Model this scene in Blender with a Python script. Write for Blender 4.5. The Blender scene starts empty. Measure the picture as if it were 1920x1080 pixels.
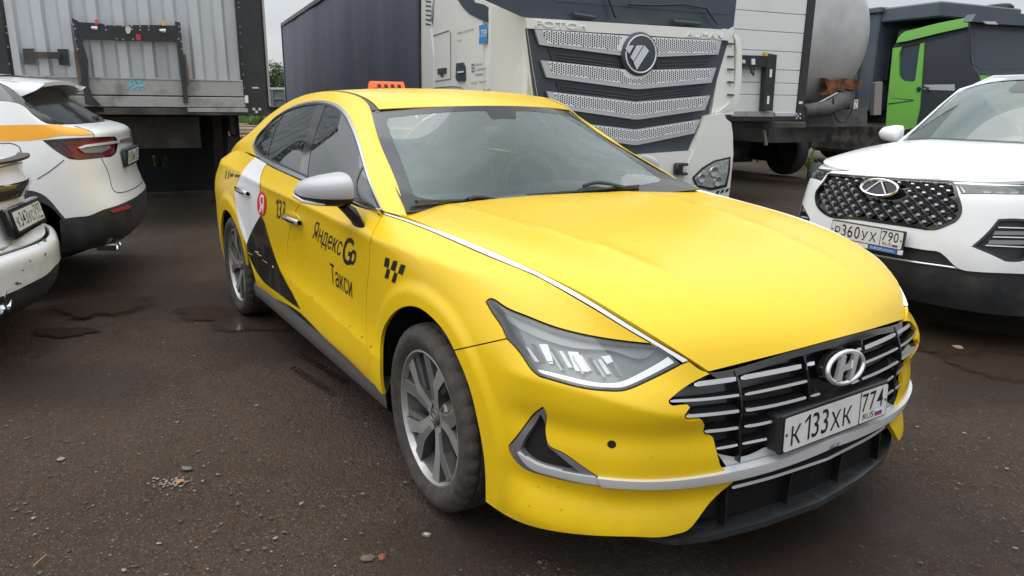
import bpy, bmesh, math, random
import numpy as np
from mathutils import Vector, Matrix, Euler, noise as mnoise
from mathutils.bvhtree import BVHTree
from mathutils.geometry import delaunay_2d_cdt, tessellate_polygon

random.seed(7)
RNG = np.random.default_rng(7)
SC = bpy.context.scene
COL = SC.collection
R = math.radians

# ------------------------------------------------------------------ camera
# world frame = the taxi's frame: X forward, Y to its left, Z up, origin on the
# ground under the middle of its front axle
CAM = np.array([2.1222, -1.9360, 1.4123])
YAW, PITCH, ROLL, FPX = 2.56427, -0.25123, 0.0116, 1357.39
_f = np.array([math.cos(PITCH)*math.cos(YAW), math.cos(PITCH)*math.sin(YAW), math.sin(PITCH)])
_r = np.cross(_f, [0, 0, 1.]); _r /= np.linalg.norm(_r); _u = np.cross(_r, _f)
_c, _s = math.cos(ROLL), math.sin(ROLL)
CR = np.array([_c*_r+_s*_u, -_s*_r+_c*_u, _f])
cd = bpy.data.cameras.new('camera'); cam = bpy.data.objects.new('camera', cd); COL.objects.link(cam)
cd.sensor_width = 36.0; cd.lens = FPX/1920*36.0; cd.clip_start = .05; cd.clip_end = 3000
cam.matrix_world = Matrix([[CR[0][i], CR[1][i], -CR[2][i], CAM[i]] for i in range(3)]+[[0, 0, 0, 1]])
SC.camera = cam

# ------------------------------------------------------------------ world, sun, exposure
SUN_EL, SUN_AZ = R(68), R(245)      # azimuth of the sun measured from +X towards +Y
w = bpy.data.worlds.new('World'); SC.world = w; w.use_nodes = True
nt = w.node_tree; nt.nodes.clear()
out = nt.nodes.new('ShaderNodeOutputWorld'); bg = nt.nodes.new('ShaderNodeBackground')
sky = nt.nodes.new('ShaderNodeTexSky'); sky.sky_type = 'NISHITA'; sky.sun_disc = False
sky.sun_elevation = SUN_EL; sky.sun_rotation = math.pi/2-SUN_AZ; sky.air_density = 1.0; sky.dust_density = 3.0
tc = nt.nodes.new('ShaderNodeTexCoord')
mp = nt.nodes.new('ShaderNodeMapping'); mp.inputs['Scale'].default_value = (1, 1, 2.6)
nz = nt.nodes.new('ShaderNodeTexNoise'); nz.inputs['Scale'].default_value = 2.3; nz.inputs['Detail'].default_value = 7; nz.inputs['Roughness'].default_value = .56
nt.links.new(tc.outputs['Generated'], mp.inputs['Vector']); nt.links.new(mp.outputs['Vector'], nz.inputs['Vector'])
cr = nt.nodes.new('ShaderNodeValToRGB')
cr.color_ramp.elements[0].position = .34; cr.color_ramp.elements[0].color = (.68, .73, .78, 1)
cr.color_ramp.elements[1].position = .62; cr.color_ramp.elements[1].color = (.98, 1.0, 1.015, 1)
nt.links.new(nz.outputs['Fac'], cr.inputs['Fac'])
sc_ = nt.nodes.new('ShaderNodeVectorMath'); sc_.operation = 'SCALE'; sc_.inputs['Scale'].default_value = 9.6   # overcast deck on the scale of the Nishita sky
# overcast luminance: three times brighter overhead than at the horizon, and brighter round the veiled sun
dirn = nt.nodes.new('ShaderNodeVectorMath'); dirn.operation = 'NORMALIZE'; nt.links.new(tc.outputs['Generated'], dirn.inputs[0])
sepd = nt.nodes.new('ShaderNodeSeparateXYZ'); nt.links.new(dirn.outputs['Vector'], sepd.inputs[0])
el = nt.nodes.new('ShaderNodeMapRange'); el.inputs['From Min'].default_value = 0; el.inputs['From Max'].default_value = 1; el.inputs['To Min'].default_value = .50; el.inputs['To Max'].default_value = 1.36; el.clamp = True
nt.links.new(sepd.outputs['Z'], el.inputs['Value'])
sdot = nt.nodes.new('ShaderNodeVectorMath'); sdot.operation = 'DOT_PRODUCT'; nt.links.new(dirn.outputs['Vector'], sdot.inputs[0]); sdot.inputs[1].default_value = (math.cos(SUN_EL)*math.cos(SUN_AZ), math.cos(SUN_EL)*math.sin(SUN_AZ), math.sin(SUN_EL))
sg_ = nt.nodes.new('ShaderNodeMapRange'); sg_.inputs['From Min'].default_value = -.2; sg_.inputs['From Max'].default_value = 1.; sg_.inputs['To Min'].default_value = .88; sg_.inputs['To Max'].default_value = 1.28; sg_.clamp = True
nt.links.new(sdot.outputs['Value'], sg_.inputs['Value'])
ml = nt.nodes.new('ShaderNodeMath'); ml.operation = 'MULTIPLY'; nt.links.new(el.outputs['Result'], ml.inputs[0]); nt.links.new(sg_.outputs['Result'], ml.inputs[1])
ov = nt.nodes.new('ShaderNodeVectorMath'); ov.operation = 'SCALE'; nt.links.new(cr.outputs['Color'], ov.inputs[0]); nt.links.new(ml.outputs[0], ov.inputs['Scale'])
nt.links.new(ov.outputs['Vector'], sc_.inputs[0])
mx = nt.nodes.new('ShaderNodeMixRGB'); mx.inputs['Fac'].default_value = .88
nt.links.new(sky.outputs['Color'], mx.inputs['Color1']); nt.links.new(sc_.outputs['Vector'], mx.inputs['Color2'])
nt.links.new(mx.outputs['Color'], bg.inputs['Color']); bg.inputs['Strength'].default_value = .10
nt.links.new(bg.outputs['Background'], out.inputs['Surface'])
sl = bpy.data.lights.new('sun', 'SUN'); sl.energy = .9; sl.angle = R(70); sl.color = (1, .975, .94)
so = bpy.data.objects.new('sun', sl); COL.objects.link(so)
sd = Vector((math.cos(SUN_EL)*math.cos(SUN_AZ), math.cos(SUN_EL)*math.sin(SUN_AZ), math.sin(SUN_EL)))
so.rotation_euler = sd.to_track_quat('Z', 'Y').to_euler(); so.location = (0, 0, 30)
vs = SC.view_settings; vs.view_transform = 'Standard'; vs.look = 'None'; vs.gamma = 1; vs.exposure = .60
try: vs.use_curve_mapping = False
except Exception: pass
SC.cycles.max_bounces = 8;  SC.cycles.transparent_max_bounces = 24
SC.cycles.use_denoising = True
try: SC.cycles.denoiser = 'OPENIMAGEDENOISE'
except Exception: pass
SC.cycles.caustics_reflective = False; SC.cycles.caustics_refractive = False

# ------------------------------------------------------------------ projection helpers
def ray(px, py):
    return np.array([(px-960)/FPX, -(py-540)/FPX, 1.0]) @ CR
def rays(pts):
    p = np.asarray(pts, float)
    return np.stack([(p[:, 0]-960)/FPX, -(p[:, 1]-540)/FPX, np.ones(len(p))], 1) @ CR
def at(px, py, **k):
    (ax, v), = k.items(); d = ray(px, py)
    if ax == 'd': return CAM+d*v
    i = 'xyz'.index(ax); return CAM+d*((v-CAM[i])/d[i])
class Plane:
    """a real plane in the yard: origin o, unit axes a (along) and b (up); solves where things seen lie on it"""
    def __init__(s, o, a, b=(0, 0, 1)):
        s.o = np.array(o, float); s.a = np.array(a, float)/np.linalg.norm(a); s.b = np.array(b, float)/np.linalg.norm(b)
        s.n = np.cross(s.a, s.b)
    def hit(s, px, py):
        d = ray(px, py); t = ((s.o-CAM)@s.n)/(d@s.n); q = CAM+d*t-s.o
        return float(q@s.a), float(q@s.b)
    def P(s, u, v, n=0.): return s.o+s.a*u+s.b*v+s.n*n

# ------------------------------------------------------------------ materials
MATS = {}
def mat(name, col, rough=.5, metal=0., coat=0., spec=.5, emit=None, build=None, **kw):
    if name in MATS: return MATS[name]
    m = bpy.data.materials.new(name); m.use_nodes = True; b = m.node_tree.nodes['Principled BSDF']
    b.inputs['Base Color'].default_value = (*col, 1); b.inputs['Roughness'].default_value = rough
    b.inputs['Metallic'].default_value = metal; b.inputs['Specular IOR Level'].default_value = spec
    b.inputs['Coat Weight'].default_value = coat; b.inputs['Coat Roughness'].default_value = kw.get('cr', .05)
    if emit: b.inputs['Emission Color'].default_value = (*emit[0], 1); b.inputs['Emission Strength'].default_value = emit[1]
    MATS[name] = m
    if build: build(m.node_tree, b)
    return m
def N(nt, t, **inp):
    n = nt.nodes.new(t)
    for k, v in inp.items():
        k2 = k.replace('_', ' ')
        if k2 in n.inputs: n.inputs[k2].default_value = v
        else: setattr(n, k, v)
    return n
def noise_fac(nt, scale, detail=4, rough=.6, lo=.4, hi=.6, coord='Object', dist=0., stretch=None):
    t = nt.nodes.new('ShaderNodeTexCoord'); n = N(nt, 'ShaderNodeTexNoise', Scale=scale, Detail=detail, Roughness=rough, Distortion=dist)
    src = t.outputs[coord]
    if stretch:
        mpn = nt.nodes.new('ShaderNodeMapping'); mpn.inputs['Scale'].default_value = stretch; nt.links.new(src, mpn.inputs['Vector']); src = mpn.outputs['Vector']
    nt.links.new(src, n.inputs['Vector'])
    m = N(nt, 'ShaderNodeMapRange', From_Min=lo, From_Max=hi); m.clamp = True
    nt.links.new(n.outputs['Fac'], m.inputs['Value']); return m.outputs['Result']
def mixc(nt, fac, a, b):
    m = nt.nodes.new('ShaderNodeMixRGB')
    if isinstance(fac, float): m.inputs['Fac'].default_value = fac
    else: nt.links.new(fac, m.inputs['Fac'])
    for s, c in (('Color1', a), ('Color2', b)):
        if isinstance(c, tuple): m.inputs[s].default_value = (*c, 1) if len(c) == 3 else c
        else: nt.links.new(c, m.inputs[s])
    return m.outputs['Color']
def mathn(nt, op, a, b):
    m = nt.nodes.new('ShaderNodeMath'); m.operation = op
    for i, v in enumerate((a, b)):
        if isinstance(v, (int, float)): m.inputs[i].default_value = v
        else: nt.links.new(v, m.inputs[i])
    return m.outputs[0]
def bump(nt, b, h, strength=.2, dist=.01):
    n = nt.nodes.new('ShaderNodeBump'); n.inputs['Strength'].default_value = strength; n.inputs['Distance'].default_value = dist
    nt.links.new(h, n.inputs['Height']); nt.links.new(n.outputs['Normal'], b.inputs['Normal']); return n
def dirty(c1, c2, scale=3., lo=.45, hi=.75, rough=(.4, .7), bs=0., bscale=60., stretch=None, amt=1.):
    def f(nt, b):
        fac = noise_fac(nt, scale, 6, .62, lo, hi, stretch=stretch)
        if amt < 1: fac = mathn(nt, 'MULTIPLY', fac, amt)
        nt.links.new(mixc(nt, fac, c1, c2), b.inputs['Base Color'])
        r = N(nt, 'ShaderNodeMapRange', To_Min=rough[0], To_Max=rough[1]); nt.links.new(fac, r.inputs['Value']); nt.links.new(r.outputs['Result'], b.inputs['Roughness'])
        if bs: bump(nt, b, noise_fac(nt, bscale, 3, .6, .2, .8), bs, .004)
    return f

# ------------------------------------------------------------------ objects
def tag(o, label=None, cat=None, group=None, kind=None):
    if label: o['label'] = label
    if cat: o['category'] = cat
    if group: o['group'] = group
    if kind: o['kind'] = kind
    return o
def thing(name, label, cat, loc=(0, 0, 0), rz=0., group=None):
    o = bpy.data.objects.new(name, None); COL.objects.link(o); o.location = loc; o.rotation_euler = (0, 0, rz); o.empty_display_size = .2
    return tag(o, label, cat, group)
def make(name, V, F, m, parent=None, smooth=False, normals=None, fm=None, local=False):
    """mesh object from world coordinates; the parent's transform is taken off so that it stays where it was written"""
    me = bpy.data.meshes.new(name)
    V = np.asarray(V, float)
    if parent is not None and not local:
        if parent.parent is not None: Mx = (parent.parent.matrix_basis @ parent.matrix_basis)
        else: Mx = parent.matrix_basis
        Mi = np.array(Mx.inverted()); V = V@Mi[:3, :3].T+Mi[:3, 3]
        if normals is not None: normals = np.asarray(normals)@Mi[:3, :3].T
    me.from_pydata(V.tolist(), [], [tuple(int(i) for i in f) for f in F])
    ms = m if isinstance(m, (list, tuple)) else [m]
    for x in ms: me.materials.append(x)
    if fm is not None: me.polygons.foreach_set('material_index', np.asarray(fm, np.int32))
    if smooth is True: me.polygons.foreach_set('use_smooth', np.ones(len(me.polygons), bool))
    elif smooth:
        me.polygons.foreach_set('use_smooth', np.ones(len(me.polygons), bool))
        me.set_sharp_from_angle(angle=R(smooth))
    me.validate(verbose=False)
    if normals is not None and len(normals) == len(me.vertices): me.normals_split_custom_set_from_vertices([tuple(n) for n in normals])
    me.update()
    o = bpy.data.objects.new(name, me); COL.objects.link(o)
    if parent is not None: o.parent = parent
    return o
def copy_tree(o, parent=None):
    c = o.copy(); COL.objects.link(c); c.parent = parent
    for ch in list(o.children): copy_tree(ch, c)
    return c
class MB:
    def __init__(s): s.V = []; s.F = []; s.m = []
    def add(s, V, F, mi=0):
        n = len(s.V); s.V += [tuple(float(c) for c in v) for v in V]; s.F += [tuple(n+i for i in f) for f in F]; s.m += [mi]*len(F); return s
    def box(s, c, size, ax=None, bev=0., mi=0):
        c = np.array(c, float); h = np.array(size, float)/2; A = np.eye(3) if ax is None else np.array(ax, float)
        if bev <= 0:
            V = [c+(np.array(k)*h)@A for k in ((-1,-1,-1),(1,-1,-1),(1,1,-1),(-1,1,-1),(-1,-1,1),(1,-1,1),(1,1,1),(-1,1,1))]
            return s.add(V, [(0,3,2,1),(4,5,6,7),(0,1,5,4),(1,2,6,5),(2,3,7,6),(3,0,4,7)], mi)
        b = min(bev, h.min()*.98); V = []; idx = {}
        for sx in (-1, 1):
            for sy in (-1, 1):
                for sz in (-1, 1):
                    for a in range(3):
                        v = np.array([sx, sy, sz])*(h-b); v[a] = np.array([sx, sy, sz])[a]*h[a]; idx[(sx, sy, sz, a)] = len(V); V.append(c+v@A)
        F = []
        for a in range(3):
            p, q = [(1, 2), (2, 0), (0, 1)][a]
            for sg in (-1, 1):
                def g(sp, sq, ax_):
                    k = [0, 0, 0]; k[a] = sg; k[p] = sp; k[q] = sq; return idx[(k[0], k[1], k[2], ax_)]
                f = [g(-1, -1, a), g(1, -1, a), g(1, 1, a), g(-1, 1, a)]; F.append(f if sg > 0 else f[::-1])
        for a in range(3):
            p, q = [(1, 2), (2, 0), (0, 1)][a]
            for sp in (-1, 1):
                for sq in (-1, 1):
                    def g(sa, ax_):
                        k = [0, 0, 0]; k[a] = sa; k[p] = sp; k[q] = sq; return idx[(k[0], k[1], k[2], ax_)]
                    f = [g(-1, p), g(1, p), g(1, q), g(-1, q)]; F.append(f if sp*sq < 0 else f[::-1])
        for sx in (-1, 1):
            for sy in (-1, 1):
                for sz in (-1, 1):
                    f = [idx[(sx, sy, sz, a)] for a in range(3)]; F.append(f if sx*sy*sz > 0 else f[::-1])
        return s.add(V, F, mi)
    def tube(s, pts, r, n=10, cap=True, mi=0, rs=None):
        P = [np.array(p, float) for p in pts]; V = []; F = []; up = np.array([0, 0, 1.])
        prev = None
        for i, p in enumerate(P):
            t = P[min(i+1, len(P)-1)]-P[max(i-1, 0)]; t = t/(np.linalg.norm(t)+1e-12)
            if prev is None:
                a = np.cross(t, up if abs(t[2]) < .9 else np.array([1., 0, 0])); a /= np.linalg.norm(a)
            else: a = prev-t*(prev@t); a /= np.linalg.norm(a)+1e-12
            prev = a; b = np.cross(t, a); rr = rs[i] if rs is not None else r
            for k in range(n):
                an = 2*math.pi*k/n; V.append(p+rr*(math.cos(an)*a+math.sin(an)*b))
        for i in range(len(P)-1):
            for k in range(n): F.append((i*n+k, i*n+(k+1) % n, (i+1)*n+(k+1) % n, (i+1)*n+k))
        if cap: F.append(tuple(range(n))[::-1]); F.append(tuple((len(P)-1)*n+k for k in range(n)))
        return s.add(V, F, mi)
    def prism(s, poly, o, ax, ay, az, d, mi=0, bev=0.):
        """polygon (2-D, in axes ax, ay about o) extruded along az by d"""
        o = np.array(o, float); ax = np.array(ax, float); ay = np.array(ay, float); az = np.array(az, float); n = len(poly)
        area = sum(poly[i][0]*poly[(i+1) % n][1]-poly[(i+1) % n][0]*poly[i][1] for i in range(n))
        poly = list(poly) if area > 0 else list(poly)[::-1]
        b = [o+ax*p[0]+ay*p[1] for p in poly]
        tris = tessellate_polygon([[Vector((p[0], p[1], 0)) for p in poly]])
        def fix(t):
            a2 = (poly[t[1]][0]-poly[t[0]][0])*(poly[t[2]][1]-poly[t[0]][1])-(poly[t[2]][0]-poly[t[0]][0])*(poly[t[1]][1]-poly[t[0]][1])
            return t if a2 > 0 else t[::-1]
        tris = [fix(tuple(t)) for t in tris]
        flip = np.cross(ax, ay)@az*d < 0
        V = b+[p+az*d for p in b]
        F = [t[::-1] for t in tris]+[tuple(n+i for i in t) for t in tris]+[(i, (i+1) % n, n+(i+1) % n, n+i) for i in range(n)]
        if flip: F = [tuple(f)[::-1] for f in F]
        return s.add(V, F, mi)
    def lathe(s, prof, o, axis, n=48, mi=0, ref=None):
        """prof = list of (r, h) along axis"""
        o = np.array(o, float); ax = np.array(axis, float); ax /= np.linalg.norm(ax)
        a = np.cross(ax, [0, 0, 1.] if abs(ax[2]) < .9 else [1., 0, 0]); a /= np.linalg.norm(a); b = np.cross(ax, a); V = []; F = []
        for r, h in prof:
            for k in range(n):
                t = 2*math.pi*k/n; V.append(o+ax*h+r*(math.cos(t)*a+math.sin(t)*b))
        for i in range(len(prof)-1):
            for k in range(n): F.append((i*n+k, i*n+(k+1) % n, (i+1)*n+(k+1) % n, (i+1)*n+k))
        return s.add(V, F, mi)
    def grid(s, G, mi=0, closed=False, flip=False):
        G = np.asarray(G); n, m = G.shape[:2]; F = []
        for i in range(n-1):
            for j in range(m-1):
                f = (i*m+j, (i+1)*m+j, (i+1)*m+j+1, i*m+j+1); F.append(f[::-1] if flip else f)
        return s.add(G.reshape(-1, 3), F, mi)
    def build(s, name, m, parent=None, smooth=40): return make(name, s.V, s.F, m, parent, smooth, fm=s.m if isinstance(m, (list, tuple)) else None)

# ------------------------------------------------------------------ splines and surfaces
class Spl:
    """natural cubic spline basis on given knots: value(q) = B(q) @ y"""
    def __init__(s, t):
        t = np.asarray(t, float); n = len(t); s.t = t; h = np.diff(t); A = np.zeros((n, n)); Rm = np.zeros((n, n)); A[0, 0] = A[-1, -1] = 1
        for i in range(1, n-1):
            A[i, i-1] = h[i-1]; A[i, i] = 2*(h[i-1]+h[i]); A[i, i+1] = h[i]
            Rm[i, i-1] = 6/h[i-1]; Rm[i, i] = -6/h[i-1]-6/h[i]; Rm[i, i+1] = 6/h[i]
        s.S = np.linalg.solve(A, Rm)
    def B(s, q):
        q = np.clip(np.asarray(q, float), s.t[0], s.t[-1]); n = len(s.t); i = np.clip(np.searchsorted(s.t, q, side='right')-1, 0, n-2)
        h = s.t[i+1]-s.t[i]; b = (q-s.t[i])/h; a = 1-b; k = np.arange(len(q)); E = np.zeros((len(q), n)); E[k, i] = a; E[k, i+1] = b
        return E+((a**3-a)*h*h/6)[:, None]*s.S[i]+((b**3-b)*h*h/6)[:, None]*s.S[i+1]
def chord(P):
    return np.concatenate([[0], np.cumsum(np.linalg.norm(np.diff(np.asarray(P, float), axis=0), axis=1))])
def curve(pts, n):
    P = np.asarray(pts, float)
    if len(P) == 2: return P[0]+(P[1]-P[0])*np.linspace(0, 1, n)[:, None]
    t = chord(P); return Spl(t).B(np.linspace(0, t[-1], n))@P
class Surf:
    """tensor-product spline surface through a grid of control points G[i][j]; u in [0,Lu], v in [0,Lv] in metres"""
    def __init__(s, G, disp=None, flip=False, nu=160, nv=80):
        s.G = np.asarray(G, float)
        du = np.linalg.norm(np.diff(s.G, axis=0), axis=2).mean(1); dv = np.linalg.norm(np.diff(s.G, axis=1), axis=2).mean(0)
        s.tu = np.concatenate([[0], np.cumsum(du)]); s.tv = np.concatenate([[0], np.cumsum(dv)]); s.Lu, s.Lv = s.tu[-1], s.tv[-1]
        s.Su, s.Sv = Spl(s.tu), Spl(s.tv); s.disp = disp; s.sg = -1. if flip else 1.
        s.nu, s.nv = nu, nv; U = np.linspace(0, s.Lu, nu); W = np.linspace(0, s.Lv, nv)
        uu, vv = np.meshgrid(U, W, indexing='ij'); s.uvg = np.stack([uu.ravel(), vv.ravel()], 1)
        s.Pg = s.P(s.uvg); F = [(i*nv+j, (i+1)*nv+j, (i+1)*nv+j+1, i*nv+j+1) for i in range(nu-1) for j in range(nv-1)]
        s.Fg = F; s.bvh = BVHTree.FromPolygons(s.Pg.tolist(), F)
    def base(s, uv): return np.einsum('qi,qj,ijk->qk', s.Su.B(uv[:, 0]), s.Sv.B(uv[:, 1]), s.G)
    def _n(s, f, uv, e=.002):
        a = np.array([[e, 0]]); b = np.array([[0, e]]); lim = np.array([[s.Lu, s.Lv]])
        u0, u1 = np.clip(uv-a, 0, lim), np.clip(uv+a, 0, lim); v0, v1 = np.clip(uv-b, 0, lim), np.clip(uv+b, 0, lim)
        n = np.cross(f(u1)-f(u0), f(v1)-f(v0)); return s.sg*n/(np.linalg.norm(n, axis=1, keepdims=True)+1e-12)
    def P(s, uv, off=0.):
        uv = np.asarray(uv, float); P = s.base(uv)
        if s.disp is not None or np.any(off):
            n = s._n(s.base, uv); d = np.asarray(off)+(s.disp(P) if s.disp is not None else 0.)
            P = P+n*np.broadcast_to(d, len(P))[:, None]
        return P
    def Nrm(s, uv): return s._n(s.P, np.asarray(uv, float), .003)
    def solve(s, O, D):
        """uv where rays O + t D meet the surface (nearest point on a miss)"""
        O = np.broadcast_to(np.asarray(O, float), D.shape); uv = np.zeros((len(D), 2)); t = np.zeros(len(D))
        for k in range(len(D)):
            d = Vector(D[k]); L = d.length; loc, nr, idx, dist = s.bvh.ray_cast(Vector(O[k]), d/L)
            if idx is None or (nr.dot(d))*s.sg > 0:
                best = None
                g = s.Pg-O[k]; dd = D[k]/L; tt = g@dd; e = np.linalg.norm(g-tt[:, None]*dd, axis=1)+(tt < 0)*1e3; q = int(np.argmin(e)); uv[k] = s.uvg[q]; t[k] = tt[q]/L
            else:
                i, j = divmod(idx, s.nv-1); uv[k] = [(i+.5)*s.Lu/(s.nu-1), (j+.5)*s.Lv/(s.nv-1)]; t[k] = dist/L
        e = .0015; lim = np.array([[s.Lu, s.Lv]])
        for it in range(5):
            P = s.P(uv); u1 = np.clip(uv+[e, 0], 0, lim); v1 = np.clip(uv+[0, e], 0, lim)
            eu = np.maximum(u1[:, 0]-uv[:, 0], 1e-6); ev = np.maximum(v1[:, 1]-uv[:, 1], 1e-6)
            Pu = (s.P(u1)-P)/eu[:, None]; Pv = (s.P(v1)-P)/ev[:, None]
            J = np.stack([Pu, Pv, -D], 2)+np.eye(3)*1e-9; r = O+t[:, None]*D-P
            try: x = np.linalg.solve(J, r[:, :, None])[:, :, 0]
            except Exception: break
            x[:, :2] = np.clip(x[:, :2], -.05, .05); uv = np.clip(uv+x[:, :2], 0, lim); t = t+x[:, 2]
        return uv
    def px(s, pts): return s.solve(CAM, rays(pts))
    def xz(s, pts, side=-1):
        p = np.asarray(pts, float); O = np.stack([p[:, 0], np.full(len(p), side*5.), p[:, 1]], 1); return s.solve(O, np.tile([0, -side*1., 0], (len(p), 1)))
    def yz(s, pts):
        p = np.asarray(pts, float); O = np.stack([np.full(len(p), 5.), p[:, 0], p[:, 1]], 1); return s.solve(O, np.tile([-1., 0, 0], (len(p), 1)))
    def xy(s, pts):
        p = np.asarray(pts, float); O = np.stack([p[:, 0], p[:, 1], np.full(len(p), 5.)], 1); return s.solve(O, np.tile([0, 0, -1.], (len(p), 1)))
def seg(pts, step=5.):
    """smooth curve through points, sampled"""
    P = np.asarray(pts, float); n = max(2, int(chord(P)[-1]/step)+1); return curve(P, n)
def outline(segs, step=5.):
    out_ = []
    for g in segs:
        c = seg(g, step) if len(g) > 1 else np.asarray(g, float)
        if out_ and np.linalg.norm(out_[-1]-c[0]) < 1e-6: c = c[1:]
        out_ += list(c)
    if np.linalg.norm(out_[0]-out_[-1]) < 1e-6: out_.pop()
    return np.array(out_)
def area2(p): return float(np.sum(p[:, 0]*np.roll(p[:, 1], -1)-np.roll(p[:, 0], -1)*p[:, 1]))/2
def inset(p, g):
    """move a closed polygon inwards by g"""
    if g == 0: return p
    sgn = 1 if area2(p) > 0 else -1; d1 = p-np.roll(p, 1, 0); d2 = np.roll(p, -1, 0)-p
    n1 = np.stack([-d1[:, 1], d1[:, 0]], 1)*sgn; n2 = np.stack([-d2[:, 1], d2[:, 0]], 1)*sgn
    n1 /= np.linalg.norm(n1, axis=1, keepdims=True)+1e-12; n2 /= np.linalg.norm(n2, axis=1, keepdims=True)+1e-12
    m = n1+n2; L = (m*n1).sum(1, keepdims=True); m = m/np.maximum(L, .35)
    return p+m*g
def pip(pts, poly):
    x, y = pts[:, 0], pts[:, 1]; ins = np.zeros(len(pts), bool); n = len(poly); j = n-1
    for i in range(n):
        xi, yi = poly[i]; xj, yj = poly[j]
        c = ((yi > y) != (yj > y)) & (x < (xj-xi)*(y-yi)/(yj-yi+1e-15)+xi); ins ^= c; j = i
    return ins
def resample(p, step):
    q = np.vstack([p, p[:1]]); o = []
    for a, b in zip(q[:-1], q[1:]):
        n = max(1, int(np.linalg.norm(b-a)/step)); o += [a+(b-a)*k/n for k in range(n)]
    return np.array(o)
def cdt(poly, holes=(), step=.04):
    """triangles filling a polygon: boundary points kept, a hexagonal fill inside"""
    loops = [resample(np.asarray(l), step) for l in (poly, *holes)]; V = []; E = []
    for l in loops:
        n0 = len(V); V += [tuple(p) for p in l]; E += [(n0+i, n0+(i+1) % len(l)) for i in range(len(l))]
    B = np.array(V); mn, mxx = loops[0].min(0), loops[0].max(0); h = step*.866
    ys = np.arange(mn[1]+h*.5, mxx[1], h); pts = []
    for k, y in enumerate(ys):
        xs = np.arange(mn[0]+(step*.5 if k % 2 else step*.25), mxx[0], step); pts.append(np.stack([xs, np.full(len(xs), y)], 1))
    if pts:
        pts = np.concatenate(pts); ok = pip(pts, loops[0])
        for l in loops[1:]: ok &= ~pip(pts, l)
        pts = pts[ok]
        if len(pts):
            dm = np.concatenate([np.min(np.linalg.norm(pts[i:i+400, None]-B[None], axis=2), axis=1) for i in range(0, len(pts), 400)])
            pts = pts[dm > step*.5]
        V += [tuple(p) for p in pts]
    res = delaunay_2d_cdt([Vector(v) for v in V], E, [], 0, 1e-6)
    Vo = np.array([tuple(v) for v in res[0]]); T = np.array([t for t in res[2] if len(t) == 3]); c = Vo[T].mean(1); ok = pip(c, loops[0])
    for l in loops[1:]: ok &= ~pip(c, l)
    T = T[ok]; a = Vo[T]; ar = (a[:, 1, 0]-a[:, 0, 0])*(a[:, 2, 1]-a[:, 0, 1])-(a[:, 2, 0]-a[:, 0, 0])*(a[:, 1, 1]-a[:, 0, 1])
    T = T[np.abs(ar) > 1e-12]; ar = ar[np.abs(ar) > 1e-12]; T[ar < 0] = T[ar < 0][:, ::-1]
    return Vo, T
def panel(s, poly, holes=(), gap=.002, step=.035, off=0., rim=.012, name='panel', m=None, parent=None, mirror=False, offf=None):
    """sheet of the surface inside a uv outline, with its edge turned in"""
    poly = inset(np.asarray(poly), gap); hl = [inset(np.asarray(h), -gap) for h in holes]
    V2, T = cdt(poly, hl, step); o = off if offf is None else off+offf(V2)
    P = s.P(V2, o); n = s.Nrm(V2); V = list(P); NN = list(n); F = [tuple(t) if s.sg > 0 else tuple(t[::-1]) for t in T]
    if rim:
        cnt = {}
        for t in F:
            for a, b in ((t[0], t[1]), (t[1], t[2]), (t[2], t[0])): cnt[(a, b)] = 1
        for (a, b) in list(cnt):
            if (b, a) not in cnt:
                k = len(V); e = P[b]-P[a]; out_n = np.cross(e, (n[a]+n[b])/2); out_n = out_n/(np.linalg.norm(out_n)+1e-12)
                V += [P[a], P[b], P[b]-n[b]*rim, P[a]-n[a]*rim]; NN += [out_n]*4; F.append((k+1, k, k+3, k+2))
    ob = make(name, V, F, m, parent, True, NN)
    if not mirror: return ob
    V = np.array(V)*[1, -1, 1]; NN = np.array(NN)*[1, -1, 1]
    return ob, make(name, V, [tuple(f)[::-1] for f in F], m, parent, True, NN)
def mirror_obj(o, parent=None):
    """mirrored twin (y -> -y in the thing's own frame) of a part"""
    me = o.data.copy(); c = o.copy(); c.data = me; COL.objects.link(c)
    nr = [Vector(l.normal) for l in me.loops] if False else None
    bm = bmesh.new(); bm.from_mesh(me)
    for v in bm.verts: v.co.y = -v.co.y
    bmesh.ops.reverse_faces(bm, faces=bm.faces); bm.to_mesh(me); bm.free()
    c.parent = parent if parent is not None else o.parent
    return c
_fonts = {}
def text2d(body, shear=0., bold=0.):
    """flat triangles of a text, in units of its own letter height; returns V (n,2), faces"""
    cu = bpy.data.curves.new('t', 'FONT'); cu.body = body; cu.resolution_u = 3; cu.shear = shear; cu.offset = bold
    ob = bpy.data.objects.new('t', cu); COL.objects.link(ob); dg = bpy.context.evaluated_depsgraph_get()
    me = ob.evaluated_get(dg).to_mesh(); V = np.array([v.co[:2] for v in me.vertices]); F = [tuple(p.vertices) for p in me.polygons]
    ob.evaluated_get(dg).to_mesh_clear(); bpy.data.objects.remove(ob); bpy.data.curves.remove(cu)
    return V, F
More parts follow.
